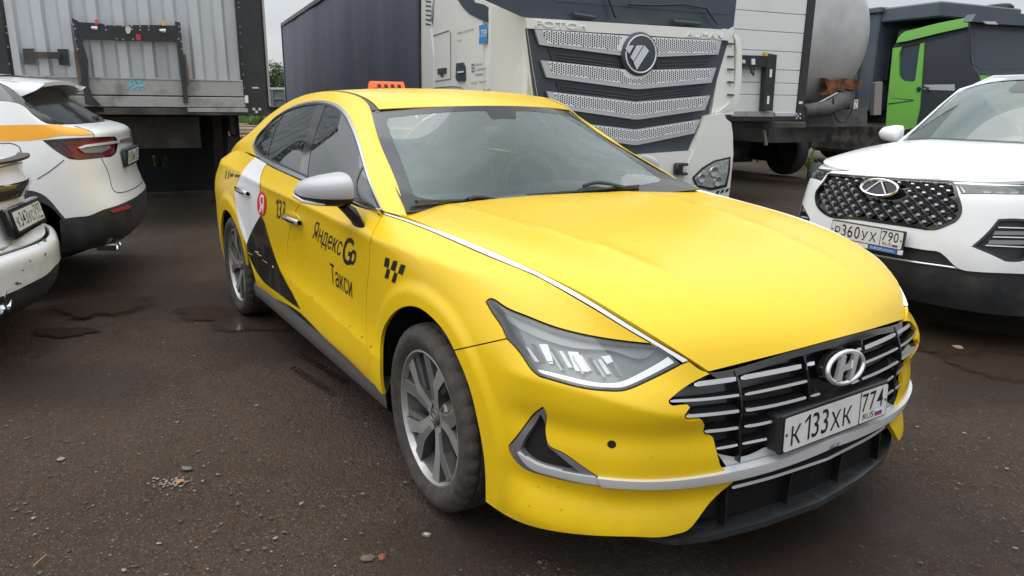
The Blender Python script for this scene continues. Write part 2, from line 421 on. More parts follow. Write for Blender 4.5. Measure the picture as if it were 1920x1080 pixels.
def text_with_en(body):
    """the built-in letter н fills badly: set the word with и and swap that letter for three bars"""
    k = body.index('н'); V, F = text2d(body.replace('н', 'и')); x0 = text2d(body[:k]+'|')[0][:, 0].max()-.12 if k else 0.
    adj = {}
    for f in F:
        for a in f: adj.setdefault(a, set()).update(f)
    seen, comps = set(), []
    for a in adj:
        if a in seen: continue
        st, c = [a], set()
        while st:
            q = st.pop()
            if q in c: continue
            c.add(q); st += list(adj[q])
        seen |= c; comps.append(c)
    comps.sort(key=lambda c: V[list(c)][:, 0].mean()); c = comps[k]; P = V[list(c)]; l, r, b, t = P[:, 0].min(), P[:, 0].max(), P[:, 1].min(), P[:, 1].max(); s_ = (r-l)*.21
    F = [f for f in F if f[0] not in c]; n0 = len(V); Q = []
    for x_0, x_1, y_0, y_1 in ((l, l+s_, b, t), (r-s_, r, b, t), (l+s_, r-s_, b+(t-b)*.44, b+(t-b)*.59)):
        F.append(tuple(n0+len(Q)+i for i in range(4))); Q += [(x_0, y_0), (x_1, y_0), (x_1, y_1), (x_0, y_1)]
    return np.vstack([V, np.array(Q)]), F
def unit(V):
    mn, mx_ = V.min(0), V.max(0); return (V-mn)/(mx_-mn)
def text_on(name, body, o, ax, ay, wd, hg, m, parent, off=.001, depth=0., bold=0., shear=0., shapes=None):
    """lettering laid flat on a plane: o lower-left corner, ax/ay unit axes, wd x hg metres"""
    V, F = text2d(body, shear, bold)
    if wd is None:
        e = V.max(0)-V.min(0); wd = hg*e[0]/e[1]*(shapes or 1.)
    V = unit(V); o = np.array(o, float); ax = np.array(ax, float); ay = np.array(ay, float); n = np.cross(ax, ay)
    P = o+V[:, :1]*wd*ax+V[:, 1:]*hg*ay+n*off
    ob = make(name, P, F, m, parent); ob['w'] = float(wd); return ob
def smoothstep(x, a, b):
    t = np.clip((x-a)/(b-a), 0, 1); return t*t*(3-2*t)
# ------------------------------------------------------------------ the yard: wet brown asphalt millings with puddles
def ground_build(nt, b):
    tcn = nt.nodes.new('ShaderNodeTexCoord'); gp = nt.nodes.new('ShaderNodeNewGeometry'); pos = gp.outputs['Position']
    def nz(scale, detail, rough, lo, hi, dist=0.):
        n = N(nt, 'ShaderNodeTexNoise', Scale=scale, Detail=detail, Roughness=rough, Distortion=dist); nt.links.new(pos, n.inputs['Vector'])
        m = N(nt, 'ShaderNodeMapRange', From_Min=lo, From_Max=hi); m.clamp = True; nt.links.new(n.outputs['Fac'], m.inputs['Value']); return m.outputs['Result']
    big = nz(.55, 5, .6, .35, .68); mid = nz(5., 6, .65, .35, .68); fine = nz(60., 4, .7, .3, .7)
    c = mixc(nt, big, (.066, .047, .034), (.110, .080, .059))
    c = mixc(nt, mathn(nt, 'MULTIPLY', mid, .5), c, (.130, .093, .067))
    c = mixc(nt, mathn(nt, 'MULTIPLY', fine, .75), c, (.034, .0225, .0155))
    # little stones set in the surface: pale, grey and reddish specks
    for sc, lo, hi, col, th in ((75., .0, .16, (.20, .18, .155), .60), (120., .0, .2, (.12, .10, .085), .45), (48., .0, .14, (.16, .06, .035), .62)):
        v = N(nt, 'ShaderNodeTexVoronoi', Scale=sc); nt.links.new(pos, v.inputs['Vector']); sepc = nt.nodes.new('ShaderNodeSeparateColor'); nt.links.new(v.outputs['Color'], sepc.inputs[0])
        m = N(nt, 'ShaderNodeMapRange', From_Min=hi, From_Max=hi+.12, To_Min=1, To_Max=0); m.clamp = True; nt.links.new(v.outputs['Distance'], m.inputs['Value'])
        g = N(nt, 'ShaderNodeMath'); g.operation = 'GREATER_THAN'; g.inputs[1].default_value = th; nt.links.new(sepc.outputs[0], g.inputs[0])
        c = mixc(nt, mathn(nt, 'MULTIPLY', mathn(nt, 'MULTIPLY', m.outputs['Result'], g.outputs[0]), .85), c, col)
    # paler sandy ground at the back of the yard
    sp = nt.nodes.new('ShaderNodeSeparateXYZ'); nt.links.new(pos, sp.inputs[0])
    far = N(nt, 'ShaderNodeMapRange', From_Min=-5.5, From_Max=-11., To_Min=0, To_Max=1); far.clamp = True; nt.links.new(sp.outputs['X'], far.inputs['Value'])
    c = mixc(nt, mathn(nt, 'MULTIPLY', far.outputs['Result'], nz(.8, 5, .6, .3, .7)), c, (.17, .145, .11))
    nt.links.new(c, b.inputs['Base Color'])
    wet = nz(.42, 4, .55, .46, .62, .6); r = N(nt, 'ShaderNodeMapRange', To_Min=.85, To_Max=.50); nt.links.new(wet, r.inputs['Value']); nt.links.new(r.outputs['Result'], b.inputs['Roughness'])
    v2 = N(nt, 'ShaderNodeTexVoronoi', Scale=95.); nt.links.new(pos, v2.inputs['Vector'])
    h = mathn(nt, 'ADD', mathn(nt, 'MULTIPLY', v2.outputs['Distance'], -.9), mathn(nt, 'MULTIPLY', nz(160., 4, .7, .2, .8), .7)); h = mathn(nt, 'ADD', h, mathn(nt, 'MULTIPLY', nz(24., 5, .65, .3, .75), 1.6))
    bump(nt, b, h, 1., .009)
GND = mat('wet_millings', (.05, .042, .036), .7, spec=.18, build=ground_build)
V = []; F = []
xs = np.concatenate([[-400, -120, -50, -25, -14], np.arange(-9, 4.01, .14), [7, 20, 100, 400]]); ys = np.concatenate([[-400, -100, -30, -12], np.arange(-6, 6.01, .14), [10, 20, 40, 100, 400]])
for x in xs:
    for y in ys:
        near = max(0, 1-max(0, math.hypot(x+1, y)-6)/6); z = near*.016*(mnoise.fractal(Vector((x*.8, y*.8, 3.)), 1., 2., 4)) + near*.006*mnoise.noise(Vector((x*3, y*3, 1.)))
        V.append((x, y, min(z, .008)-.012))
ny = len(ys)
F = [(i*ny+j, (i+1)*ny+j, (i+1)*ny+j+1, i*ny+j+1) for i in range(len(xs)-1) for j in range(ny-1)]
tag(make('ground', V, F, GND, None, True), kind='structure')
def wet_mat(name, c1, c2, rough, amount):
    # a film of water that thins out towards its edge (attribute 'wet': 1 in the middle, 0 at the rim)
    m = bpy.data.materials.new(name); m.use_nodes = True; nt = m.node_tree; b = nt.nodes['Principled BSDF']; o = nt.nodes['Material Output']
    gp = nt.nodes.new('ShaderNodeNewGeometry'); n = N(nt, 'ShaderNodeTexNoise', Scale=9., Detail=6, Roughness=.65); nt.links.new(gp.outputs['Position'], n.inputs['Vector'])
    nt.links.new(mixc(nt, n.outputs['Fac'], c1, c2), b.inputs['Base Color']); b.inputs['Roughness'].default_value = rough; b.inputs['Specular IOR Level'].default_value = .5 if rough < .3 else .3
    at_ = nt.nodes.new('ShaderNodeAttribute'); at_.attribute_name = 'wet'; k = mathn(nt, 'ADD', mathn(nt, 'MULTIPLY', at_.outputs['Fac'], 1.3), mathn(nt, 'MULTIPLY', n.outputs['Fac'], .9))
    r = N(nt, 'ShaderNodeMapRange', From_Min=.62, From_Max=.62+amount[0], To_Min=0, To_Max=amount[1]); r.clamp = True; nt.links.new(k, r.inputs['Value'])
    bump(nt, b, n.outputs['Fac'], amount[2], .01); t = nt.nodes.new('ShaderNodeBsdfTransparent'); mx_ = nt.nodes.new('ShaderNodeMixShader'); nt.links.new(r.outputs['Result'], mx_.inputs['Fac']); nt.links.new(t.outputs[0], mx_.inputs[1]); nt.links.new(b.outputs[0], mx_.inputs[2]); nt.links.new(mx_.outputs[0], o.inputs['Surface']); return m
PUD = wet_mat('puddle_water', (.040, .028, .020), (.060, .044, .033), .10, (.30, .92, .06)); DAMP = wet_mat('damp_ground', (.030, .0215, .016), (.050, .036, .027), .46, (.9, .55, .7))
UZ_ = np.array([0, 0, 1.])
def puddle(px_c, w_, h_, seed, m, name, zz):
    c = at(px_c[0], px_c[1], z=0.); r_ = CR[0]*[1, 1, 0]; r_ /= np.linalg.norm(r_); f_ = np.array([-r_[1], r_[0], 0]); V = [c+UZ_*zz]; A = [1.]; F = []
    for j, t in enumerate((.3, .55, .75, .9, 1.)):
        for k in range(48):
            a = 2*math.pi*k/48; q = 1+.40*mnoise.fractal(Vector((math.cos(a)*1.3+seed, math.sin(a)*1.3, seed*.7)), 1., 2., 4)
            V.append(c+r_*math.cos(a)*w_*q*t+f_*math.sin(a)*h_*q*t+UZ_*zz); A.append(1-t)
    F = [(0, 1+k, 1+(k+1) % 48) for k in range(48)]+[(1+j*48+k, 1+(j+1)*48+k, 1+(j+1)*48+(k+1) % 48, 1+j*48+(k+1) % 48) for j in range(4) for k in range(48)]
    o = make(name, V, F, m); at_ = o.data.attributes.new('wet', 'FLOAT', 'POINT'); at_.data.foreach_set('value', A); tag(o, kind='structure')
for i, q in enumerate((((180, 576), .40, .32, 1.), ((125, 622), .22, .12, 2.3), ((405, 588), .32, .22, 3.1), ((480, 604), .38, .24, 9.4), ((1800, 640), .50, .40, 4.2), ((1895, 690), .4, .3, 5.5))): puddle(*q, PUD, 'puddle', .0036+.0003*i)
for i, q in enumerate((((1560, 985), .9, .55, 11.), ((1850, 720), .8, .6, 12.), ((300, 560), 1.3, .8, 13.), ((520, 640), .7, .6, 14.), ((1500, 1060), .5, .4, 15.), ((120, 720), .8, .4, 16.), ((900, 1010), .6, .35, 17.))): puddle(*q, DAMP, 'damp_patch', .0012+.0003*i)
def pebble(mb, c, s_, mi=0, rot=None):
    """angular stone: a squashed, jittered octahedral lump"""
    a = RNG.uniform(0, 6.28); ca, sa = math.cos(a), math.sin(a); V = []
    for v in ((1,0,.2),(.5,.87,.1),(-.5,.8,.25),(-1,.1,.15),(-.45,-.9,.2),(.55,-.8,.1),(.1,0,.75),(.4,.3,.6),(-.35,.2,.65)):
        v = np.array(v)*RNG.uniform(.75, 1.15, 3); V.append(c+s_*np.array([ca*v[0]-sa*v[1]*.75, sa*v[0]+ca*v[1]*.75, v[2]*.6]))
    mb.add(V, [(0,1,7),(1,2,8,7),(2,3,8),(3,4,6,8),(4,5,6),(5,0,7,6),(7,8,6)], mi)
GRV = [mat('gravel_pale', (.21, .19, .165), .8), mat('gravel_grey', (.095, .086, .078), .8), mat('gravel_brown', (.06, .043, .032), .8), mat('gravel_red', (.14, .055, .035), .8)]
mb = MB()
for k in range(16000):
    d = 1.3+6.5*RNG.random()**1.6; px = RNG.uniform(-200, 2120); lat = (px-960)/FPX*d; c = CAM+CR[0]*lat+(CR[2]*[1, 1, 0])/np.linalg.norm(CR[2][:2])*d; c[2] = -.004
    if -4 < c[0] < .95 and abs(c[1]) < .7: continue
    pebble(mb, c, RNG.choice([.002, .003, .004, .006, .010], p=[.30, .34, .22, .11, .03]), int(RNG.choice(4, p=[.2, .42, .32, .06])))
gv = mb.build('gravel', GRV, None, False); tag(gv, kind='stuff')
STN = [('pale flat stone chip alone on the dark ground at the left', (115, 860), .022, GRV[0]), ('dark grey flat stone left of the front wheel', (352, 878), .024, mat('stone_grey', (.11, .11, .105), .8)),
       ('small orange chip beside a pale crust on the ground', (337, 901), .018, mat('stone_orange', (.42, .21, .10), .8)), ('brown angular stone by the red chip below the front wheel', (688, 1046), .026, mat('stone_brown', (.13, .09, .06), .85)),
       ('red brick fragment on the ground below the front wheel', (716, 1044), .022, mat('stone_red', (.24, .06, .035), .85)), ('sandy stone on the ground right of the taxi bumper', (1796, 652), .045, mat('stone_sand', (.33, .24, .17), .85)),
       ('whitish stone nearest the front tyre', (800, 1002), .022, mat('stone_white', (.36, .32, .27), .85))]
for lab, p_, s_, m_ in STN:
    mb = MB(); pebble(mb, at(p_[0], p_[1], z=0.)-UZ_*.002, s_); tag(mb.build('stone', m_, None, False), lab, 'stone')
mb = MB(); mb.tube([at(62, 1062, z=.004), at(75, 1050, z=.007), at(87, 1040, z=.004)], .0025, 5); tag(mb.build('twig', mat('dry_straw', (.28, .16, .08), .8), None), 'thin dry twig lying on the ground in the lower left corner', 'twig')
# lighter crust of dried mud, and the print of a tyre tread beside the sill
mb = MB()
for k in range(60):
    c = at(330+RNG.normal(0, 22), 906+RNG.normal(0, 5), z=-.003); pebble(mb, c, RNG.uniform(.003, .009))
tag(mb.build('mud_crust', mat('mud_crust', (.22, .20, .16), .9), None, False), kind='stuff')
mb = MB()
for (xa, ya), (xb, yb), n, w_ in (((560,664),(655,722),15,8), ((548,690),(632,744),13,7)):
    for k in range(n):
        t = k/n+RNG.normal(0, .004); a = at(xa+(xb-xa)*t-w_*RNG.uniform(.6, 1), ya+(yb-ya)*t, z=0.); b = at(xa+(xb-xa)*t+w_*RNG.uniform(.6, 1), ya+(yb-ya)*t-5, z=0.); d = (b-a)/np.linalg.norm(b-a); n_ = np.array([-d[1], d[0], 0]); h = .0012
        mb.add([a-n_*.006-UZ_*.006, b-n_*.006-UZ_*.006, b+n_*.006-UZ_*.006, a+n_*.006-UZ_*.006, a+UZ_*h*.7, b+UZ_*h*.7], [(0, 1, 5, 4), (1, 2, 5), (2, 3, 4, 5), (3, 0, 4)])
tag(mb.build('tyre_print', GND, None, False), kind='stuff')
# ================================================================== the yellow taxi
def yellow_build(nt, b):
    f = noise_fac(nt, 1.6, 5, .6, .45, .8)
    g = noise_fac(nt, 420., 2, .5, .66, .74)               # fine specks of grit left by rain
    z = nt.nodes.new('ShaderNodeTexCoord'); sp = nt.nodes.new('ShaderNodeSeparateXYZ'); nt.links.new(z.outputs['Object'], sp.inputs[0])
    low = N(nt, 'ShaderNodeMapRange', From_Min=.62, From_Max=.22, To_Min=0, To_Max=1); low.clamp = True; nt.links.new(sp.outputs['Z'], low.inputs['Value'])
    road = mathn(nt, 'MULTIPLY', low.outputs['Result'], noise_fac(nt, 9., 6, .7, .42, .8))   # road film thrown up along the bottom
    c = mixc(nt, mathn(nt, 'MULTIPLY', f, .35), (.80, .525, .008), (.73, .47, .012))
    c = mixc(nt, mathn(nt, 'MULTIPLY', g, .30), c, (.30, .2, .03))
    c = mixc(nt, mathn(nt, 'MULTIPLY', road, .2), c, (.22, .15, .05))
    nt.links.new(c, b.inputs['Base Color'])
    r = N(nt, 'ShaderNodeMapRange', To_Min=.26, To_Max=.40); nt.links.new(f, r.inputs['Value']); nt.links.new(r.outputs['Result'], b.inputs['Roughness'])
    v = N(nt, 'ShaderNodeTexVoronoi', Scale=170.); v.feature = 'F1'; nt.links.new(z.outputs['Object'], v.inputs['Vector'])
    m = N(nt, 'ShaderNodeMapRange', From_Min=.0, From_Max=.28, To_Min=1, To_Max=0); m.clamp = True; nt.links.new(v.outputs['Distance'], m.inputs['Value'])
    h = mathn(nt, 'MULTIPLY', m.outputs['Result'], noise_fac(nt, 70., 2, .5, .50, .56))       # scattered rain beads
    bump(nt, b, h, .30, .004)
YEL = mat('yellow_vinyl', (.80, .545, .010), .35, spec=.45, coat=.15, cr=.15, build=yellow_build)
CHROME = mat('chrome', (.74, .75, .77), .12, 1.)
def wetchrome(nt, b):
    f = noise_fac(nt, 160., 2, .5, .60, .68); r = N(nt, 'ShaderNodeMapRange', To_Min=.24, To_Max=.34); nt.links.new(f, r.inputs['Value']); nt.links.new(r.outputs['Result'], b.inputs['Roughness'])
    bump(nt, b, f, .03, .002)
SATIN = mat('satin_chrome', (.80, .81, .83), .26, .4)
BLK = mat('black_plastic', (.018, .019, .021), .42)
GLOSSBLK = mat('gloss_black', (.012, .012, .013), .08, coat=.6)
DARK = mat('dark_void', (.006, .006, .006), .9)
GREYPL = mat('grey_plastic', (.13, .135, .14), .5)
SILL = mat('sill_plastic', (.09, .09, .085), .6, build=dirty((.07, .07, .068), (.13, .12, .105), 60, .4, .75, (.5, .85)))
SILVER = mat('silver_panel', (.62, .63, .64), .42, .35)
WHITEVINYL = mat('white_vinyl', (.78, .79, .8), .35, build=dirty((.78, .79, .8), (.6, .58, .54), 5, .5, .85, (.3, .5)))
BLACKVINYL = mat('black_vinyl', (.016, .015, .013), .38, build=dirty((.014, .014, .012), (.06, .05, .035), 7, .5, .8, (.3, .6)))
PRINT = mat('black_print', (.012, .012, .012), .4)
REDPRINT = mat('red_print', (.72, .03, .035), .35)
WHITEPRINT = mat('white_print', (.85, .85, .85), .4)
def glass_mat(name, tint, gl=.06, rough=.0, base=.12, drops=.16):
    m = bpy.data.materials.new(name); m.use_nodes = True; nt = m.node_tree; nt.nodes.clear()
    o = nt.nodes.new('ShaderNodeOutputMaterial'); t = nt.nodes.new('ShaderNodeBsdfTransparent'); t.inputs['Color'].default_value = (*tint, 1)
    g = nt.nodes.new('ShaderNodeBsdfGlossy'); g.inputs['Roughness'].default_value = rough+.015; g.inputs['Color'].default_value = (.95, .97, .97, 1)
    fr = nt.nodes.new('ShaderNodeFresnel'); fr.inputs['IOR'].default_value = 1.52
    # film of rain drops and dust on the pane
    d = nt.nodes.new('ShaderNodeBsdfDiffuse'); d.inputs['Color'].default_value = (.40, .60, .56, 1)
    a = N(nt, 'ShaderNodeMapRange', From_Min=0, From_Max=1, To_Min=base*.5, To_Max=1.); nt.links.new(fr.outputs['Fac'], a.inputs['Value'])
    m1 = nt.nodes.new('ShaderNodeMixShader'); nt.links.new(a.outputs['Result'], m1.inputs['Fac']); nt.links.new(t.outputs[0], m1.inputs[1]); nt.links.new(g.outputs[0], m1.inputs[2])
    spots = noise_fac(nt, 120., 2, .5, .6, .72); film = mathn(nt, 'ADD', mathn(nt, 'MULTIPLY', spots, drops), gl)
    m2 = nt.nodes.new('ShaderNodeMixShader'); nt.links.new(film, m2.inputs['Fac']); nt.links.new(m1.outputs[0], m2.inputs[1]); nt.links.new(d.outputs[0], m2.inputs[2])
    bp = nt.nodes.new('ShaderNodeBump'); bp.inputs['Strength'].default_value = .12; bp.inputs['Distance'].default_value = .003
    bp.inputs['Strength'].default_value = .12 if drops > .05 else 0.
    nt.links.new(spots, bp.inputs['Height']); nt.links.new(bp.outputs[0], g.inputs['Normal'])
    nt.links.new(m2.outputs[0], o.inputs['Surface']); MATS[name] = m; return m
WSGLASS = glass_mat('windshield_glass', (.78, .93, .88), .10, base=.18, drops=.08)
SIDEGLASS = glass_mat('side_glass', (.20, .24, .235), .006, base=.10, drops=.10)
LENS = glass_mat('lamp_lens', (.90, .92, .92), .02, base=.08, drops=.0)
FRIT = mat('frit_black', (.02, .021, .023), .22, coat=.3)

# --- body surfaces (right half; the left is its mirror image)
def taxi_disp(P):
    x, y, z = P[:, 0], np.abs(P[:, 1]), P[:, 2]; d = np.zeros(len(P))
    side = smoothstep(x, -3.6, -3.2)*(1-smoothstep(x, .05, .42))
    zc = .895-.03*x; d += .019*np.exp(-np.sqrt((z-zc)**2+.004**2)/.04)*side
    zc2 = .43-.045*x; env = smoothstep(x, -2.05, -1.5)*(1-smoothstep(x, -.42, -.24))
    k = (z-zc2)
    d += env*np.where(k > 0, .017*np.exp(-k/.08), .017-.06*np.maximum(-k-.0, 0)*.35)*1.0
    for xw, zw in ((0, .334), (-2.84, .334)):
        r = np.hypot(x-xw, z-zw); d += .011*(1-smoothstep(r, .445, .495))*smoothstep(r, .2, .3)*(y > .6)
    # shelf under the headlamps and the hollow below it, with a second hollow under the bright bar
    fr = smoothstep(x, .42, .58)*smoothstep(y, .2, .5)
    zs = .605+.06*smoothstep(y, .55, .85); q = z-zs
    d += fr*(.017*np.exp(-np.sqrt(q**2+.008**2)/.05)-.012*np.exp(-((z-.535)/.045)**2))
    d -= fr*.016*np.exp(-((z-.345)/.045)**2); d += fr*.012*np.exp(-((z-.23)/.05)**2)
    return d
def Cc(*pts): return [(a, -b, c) for a, b, c in pts]
LOW = [
 Cc((-3.88,0,.25),(-3.93,0,.38),(-3.95,0,.54),(-3.94,0,.70),(-3.93,0,.86),(-3.91,0,.96),(-3.88,0,1.03)),
 Cc((-3.84,.45,.25),(-3.89,.46,.38),(-3.91,.46,.54),(-3.90,.46,.70),(-3.89,.46,.86),(-3.88,.45,.96),(-3.84,.42,1.03)),
 Cc((-3.68,.74,.25),(-3.72,.76,.37),(-3.74,.765,.52),(-3.74,.765,.70),(-3.73,.75,.86),(-3.70,.72,.96),(-3.66,.67,1.02)),
 Cc((-3.40,.855,.24),(-3.42,.875,.36),(-3.43,.885,.52),(-3.43,.885,.70),(-3.42,.875,.87),(-3.40,.83,.97),(-3.38,.775,1.025)),
 Cc((-3.1,.885,.24),(-3.1,.90,.36),(-3.1,.912,.52),(-3.1,.915,.70),(-3.1,.912,.88),(-3.1,.875,.995),(-3.08,.813,1.07)),
 Cc((-2.75,.895,.24),(-2.75,.91,.36),(-2.75,.92,.52),(-2.75,.925,.70),(-2.75,.92,.88),(-2.75,.89,1.0),(-2.72,.838,1.098)),
 Cc((-2.2,.885,.27),(-2.2,.905,.36),(-2.2,.897,.52),(-2.2,.903,.70),(-2.2,.912,.87),(-2.2,.898,.985),(-2.2,.865,1.08)),
 Cc((-1.4,.885,.28),(-1.4,.906,.36),(-1.4,.892,.52),(-1.4,.895,.69),(-1.4,.905,.86),(-1.4,.895,.96),(-1.4,.878,1.041)),
 Cc((-.6,.885,.28),(-.6,.908,.36),(-.6,.897,.51),(-.6,.900,.67),(-.6,.905,.85),(-.6,.892,.935),(-.6,.862,1.003)),
 Cc((-.15,.895,.20),(-.15,.91,.36),(-.15,.912,.52),(-.15,.915,.68),(-.15,.908,.83),(-.16,.88,.915),(-.18,.80,.979)),
 Cc((.18,.895,.165),(.18,.905,.34),(.18,.912,.51),(.18,.912,.67),(.18,.895,.80),(.185,.85,.885),(.19,.756,.95)),
 Cc((.42,.875,.165),(.43,.882,.32),(.44,.886,.49),(.44,.885,.64),(.43,.858,.755),(.42,.80,.85),(.40,.725,.922)),
 Cc((.60,.825,.17),(.61,.832,.31),(.615,.832,.47),(.62,.828,.61),(.60,.80,.715),(.585,.74,.80),(.565,.685,.888)),
 Cc((.745,.735,.19),(.755,.745,.31),(.755,.745,.455),(.76,.735,.585),(.745,.71,.68),(.725,.665,.75),(.70,.635,.838)),
 Cc((.838,.61,.185),(.848,.617,.31),(.85,.615,.445),(.855,.605,.565),(.85,.59,.65),(.84,.565,.70),(.832,.543,.754)),
 Cc((.89,.445,.185),(.905,.452,.31),(.91,.455,.44),(.905,.465,.55),(.895,.475,.63),(.885,.475,.67),(.868,.477,.709)),
 Cc((.925,.25,.185),(.932,.25,.31),(.943,.25,.44),(.942,.25,.55),(.932,.25,.64),(.922,.25,.685),(.908,.25,.725)),
 Cc((.94,0,.185),(.948,0,.31),(.957,0,.44),(.957,0,.55),(.948,0,.65),(.94,0,.695),(.928,0,.737))]
S1 = Surf(LOW, taxi_disp, nu=300, nv=100)
def up(*c):
    (b, t, i) = [np.array((q[0], -q[1], q[2])) for q in c]; e = (b+t)/2+np.array([0, -.018, .012]); return [b, e, t, i]
UPR = [up((-3.4,.758,1.012),(-3.45,.70,1.075),(-3.5,.62,1.10)), up((-3.05,.803,1.058),(-3.1,.715,1.17),(-3.15,.61,1.245)),
 up((-2.7,.83,1.085),(-2.75,.70,1.245),(-2.8,.60,1.335)), up((-2.4,.855,1.092),(-2.45,.68,1.315),(-2.45,.59,1.405)),
 up((-2.1,.868,1.075),(-2.106,.655,1.385),(-2.0,.582,1.452)), up((-1.8,.874,1.057),(-1.711,.65,1.403),(-1.5,.585,1.448)),
 up((-1.55,.877,1.047),(-1.392,.655,1.374),(-1.20,.588,1.388)), up((-1.4,.878,1.042),(-1.254,.67,1.341),(-1.10,.61,1.325)),
 up((-1.2,.876,1.03),(-1.089,.70,1.274),(-.96,.645,1.245)), up((-.95,.872,1.018),(-.896,.745,1.176),(-.78,.685,1.168)),
 up((-.70,.868,1.007),(-.716,.79,1.087),(-.60,.725,1.095)), up((-.43,.852,.975),(-.465,.845,1.002),(-.36,.79,.985))]
S3 = Surf(UPR, None, nu=200, nv=60)
# hood
HE = [((-.44,.806,.998),(-.70,.985)),((-.2,.797,.983),(-.42,.99)),((.02,.78,.967),(-.14,.983)),((.22,.752,.947),(.14,.968)),((.40,.725,.922),(.40,.940)),
      ((.565,.685,.888),(.62,.905)),((.70,.635,.838),(.785,.855)),((.80,.568,.78),(.882,.795)),((.868,.477,.709),(.932,.742))]
HOOD = []
for i_, ((xe, ye, ze), (xc, zc)) in enumerate(HE):
    row = []; w_ = (0, 0, 0, 0, 0, 0, .3, .65, 1.)[i_]
    for a in (-1, -.93, -.75, -.4, 0, .4, .75, .93, 1):
        k = abs(a); h = (1-w_)*(.14*k**2+.86*k**9)+w_*(.55*k+.45*k*k); row.append((xc+(xe-xc)*((1-w_)*k**2.2+w_*k**1.5), ye*a, zc+(ze-zc)*h))
    HOOD.append(row)
def hood_disp(P):
    y = np.abs(P[:, 1]); x = P[:, 0]
    yc = .50-.16*smoothstep(x, -.4, .85); return .006*np.exp(-np.sqrt((y-yc)**2+.005**2)/.035)*(1-smoothstep(x, .6, .88))
SH = Surf(HOOD, hood_disp, nu=160, nv=160)
# windscreen
WS = []
we = curve([(-.37,.788,1.008),(-.60,.737,1.087),(-.78,.697,1.160),(-.96,.657,1.237),(-1.10,.622,1.316),(-1.185,.60,1.366)], 7)
for t in np.linspace(0, 1, 7):
    row = []
    for a in (-1, -.6, -.2, .2, .6, 1):
        k = abs(a); xe, ye, ze = we[int(round(t*6))]; xc = -.76-.22*t; zc = .93+.465*t
        bl = .03*math.sin(math.pi*t)*(1-k**2); row.append((xc+(xe-xc)*k**2+bl*.5, ye*a, zc+(ze-zc)*k**2+bl))
    WS.append(row)
SW = Surf(WS, None, nu=60, nv=60, flip=True)
# roof, rear glass and boot lid
RF = []
for (xe, ye, ze), (xc, zc) in [((-1.166,.59,1.371),(-.975,1.392)),((-1.22,.587,1.395),(-1.10,1.425)),((-1.5,.584,1.447),(-1.4,1.468)),((-2.0,.58,1.451),(-1.95,1.482)),((-2.45,.588,1.404),(-2.42,1.44)),
      ((-2.8,.60,1.334),(-2.82,1.36)),((-3.15,.61,1.244),(-3.2,1.255)),((-3.5,.615,1.10),(-3.55,1.11)),((-3.66,.60,1.06),(-3.86,1.075))]:
    RF.append([(xc+(xe-xc)*abs(a)**2, ye*a, zc+(ze-zc)*abs(a)**2.2) for a in (-1, -.8, -.45, 0, .45, .8, 1)])
SR = Surf(RF, None, nu=120, nv=60, flip=True)

taxi = thing('taxi', 'yellow taxi sedan with the number 133 and a white and black stripe on its side', 'taxi', (0, 0, 0))
TX = lambda o: o
def tp(name, s, segs, m, gap=.0022, step=.035, off=0., rim=.014, mirror=True, holes=(), parent=None, px=True, offf=None, st=5.):
    pl = s.px(outline(segs, st)) if px else np.asarray(segs)
    return panel(s, pl, holes, gap, step, off, rim, name, m, parent or taxi, mirror, offf)
# inner shell, a little behind the panels, so that the joints are dark and nothing shows through
def shell(s, off, m, keep=None):
    V = s.P(s.uvg, off); F = s.Fg
    if keep is not None:
        k = keep(s.Pg); F = [f for f in F if all(k[i] for i in f)]
    return V, F
mb = MB()
def arches(P):
    ok = np.ones(len(P), bool)
    for xw in (0, -2.84): ok &= np.hypot(P[:, 0]-xw, P[:, 2]-.334) > .44
    gr = (P[:, 0] > .6) & (np.abs(P[:, 1]) < .8)
    lamp = (P[:, 0] > .30) & (P[:, 2] > .58)
    return ok & ~gr & ~lamp & (P[:, 2] > .2)
for off, sgn in ((-.02, 1), (-.02, -1)):
    V, F = shell(S1, off, DARK, arches); mb.add(np.array(V)*[1, sgn, 1], F)
make('inner_shell', mb.V, mb.F, DARK, taxi)
# wheel arches liners
for xw, nm in ((0, 0), (-2.84, 1)):
    for sg in (-1, 1):
        mb = MB(); G = []
        for t in np.linspace(R(-14), R(194), 28):
            rr = .40 if nm else .435
            G.append([(xw+(rr+o)*math.cos(t), sg*yy, max(.12, .334+(rr+o)*math.sin(t))) for yy, o in ((.875, -.002), (.85, .0), (.60, .0), (.52, -.12), (.5, -.38))])
        mb.grid(G); mb.build('wheel_arch_liner', BLK, taxi)
# --- outlines (taken where the edges are seen on the bodywork)
ARCH_F = [(718,741),(714,715),(713,680),(714,640),(719,617),(728,600),(745,582),(765,575),(782,577),(803,590),(822,609),(838,631),(851,657)]
ARCH_F2 = [(851,657),(866,690),(882,735),(894,785),(904,838),(909,885),(910,941)]
STRIP_UP = [(716,393),(758,406),(840,438),(930,475),(1008,510),(1080,548),(1150,590),(1220,634),(1292,676)]
STRIP_LO = [(717,401),(760,415),(842,448),(930,486),(1001,515),(1064,549),(1130,588),(1180,619),(1230,648),(1280,680)]
HL_TOP = [(911,566),(916,561),(940,571),(980,590),(1028,609),(1080,624),(1130,634),(1180,641),(1232,646)]
HL_LOW = [(1277,683),(1240,702),(1200,721),(1170,732),(1140,733),(1100,729),(1050,717),(1012,706)]
HL_LEFT = [(1012,706),(1000,697),(985,677),(965,650),(952,637),(940,612),(925,590),(911,566)]
BELT = [(466,288),(484,296),(497,305.5),(515,315.5),(543,328.5),(571,341.5),(620,363.5),(660,382.5),(717,399)]
DOORGAP = [(697,440)]
FENDER_REAR = [(717,399),(716,404),(709,418),(700,436),(694,455),(693,480),(690,520),(687,560),(687,600),(689,650),(692,680)]
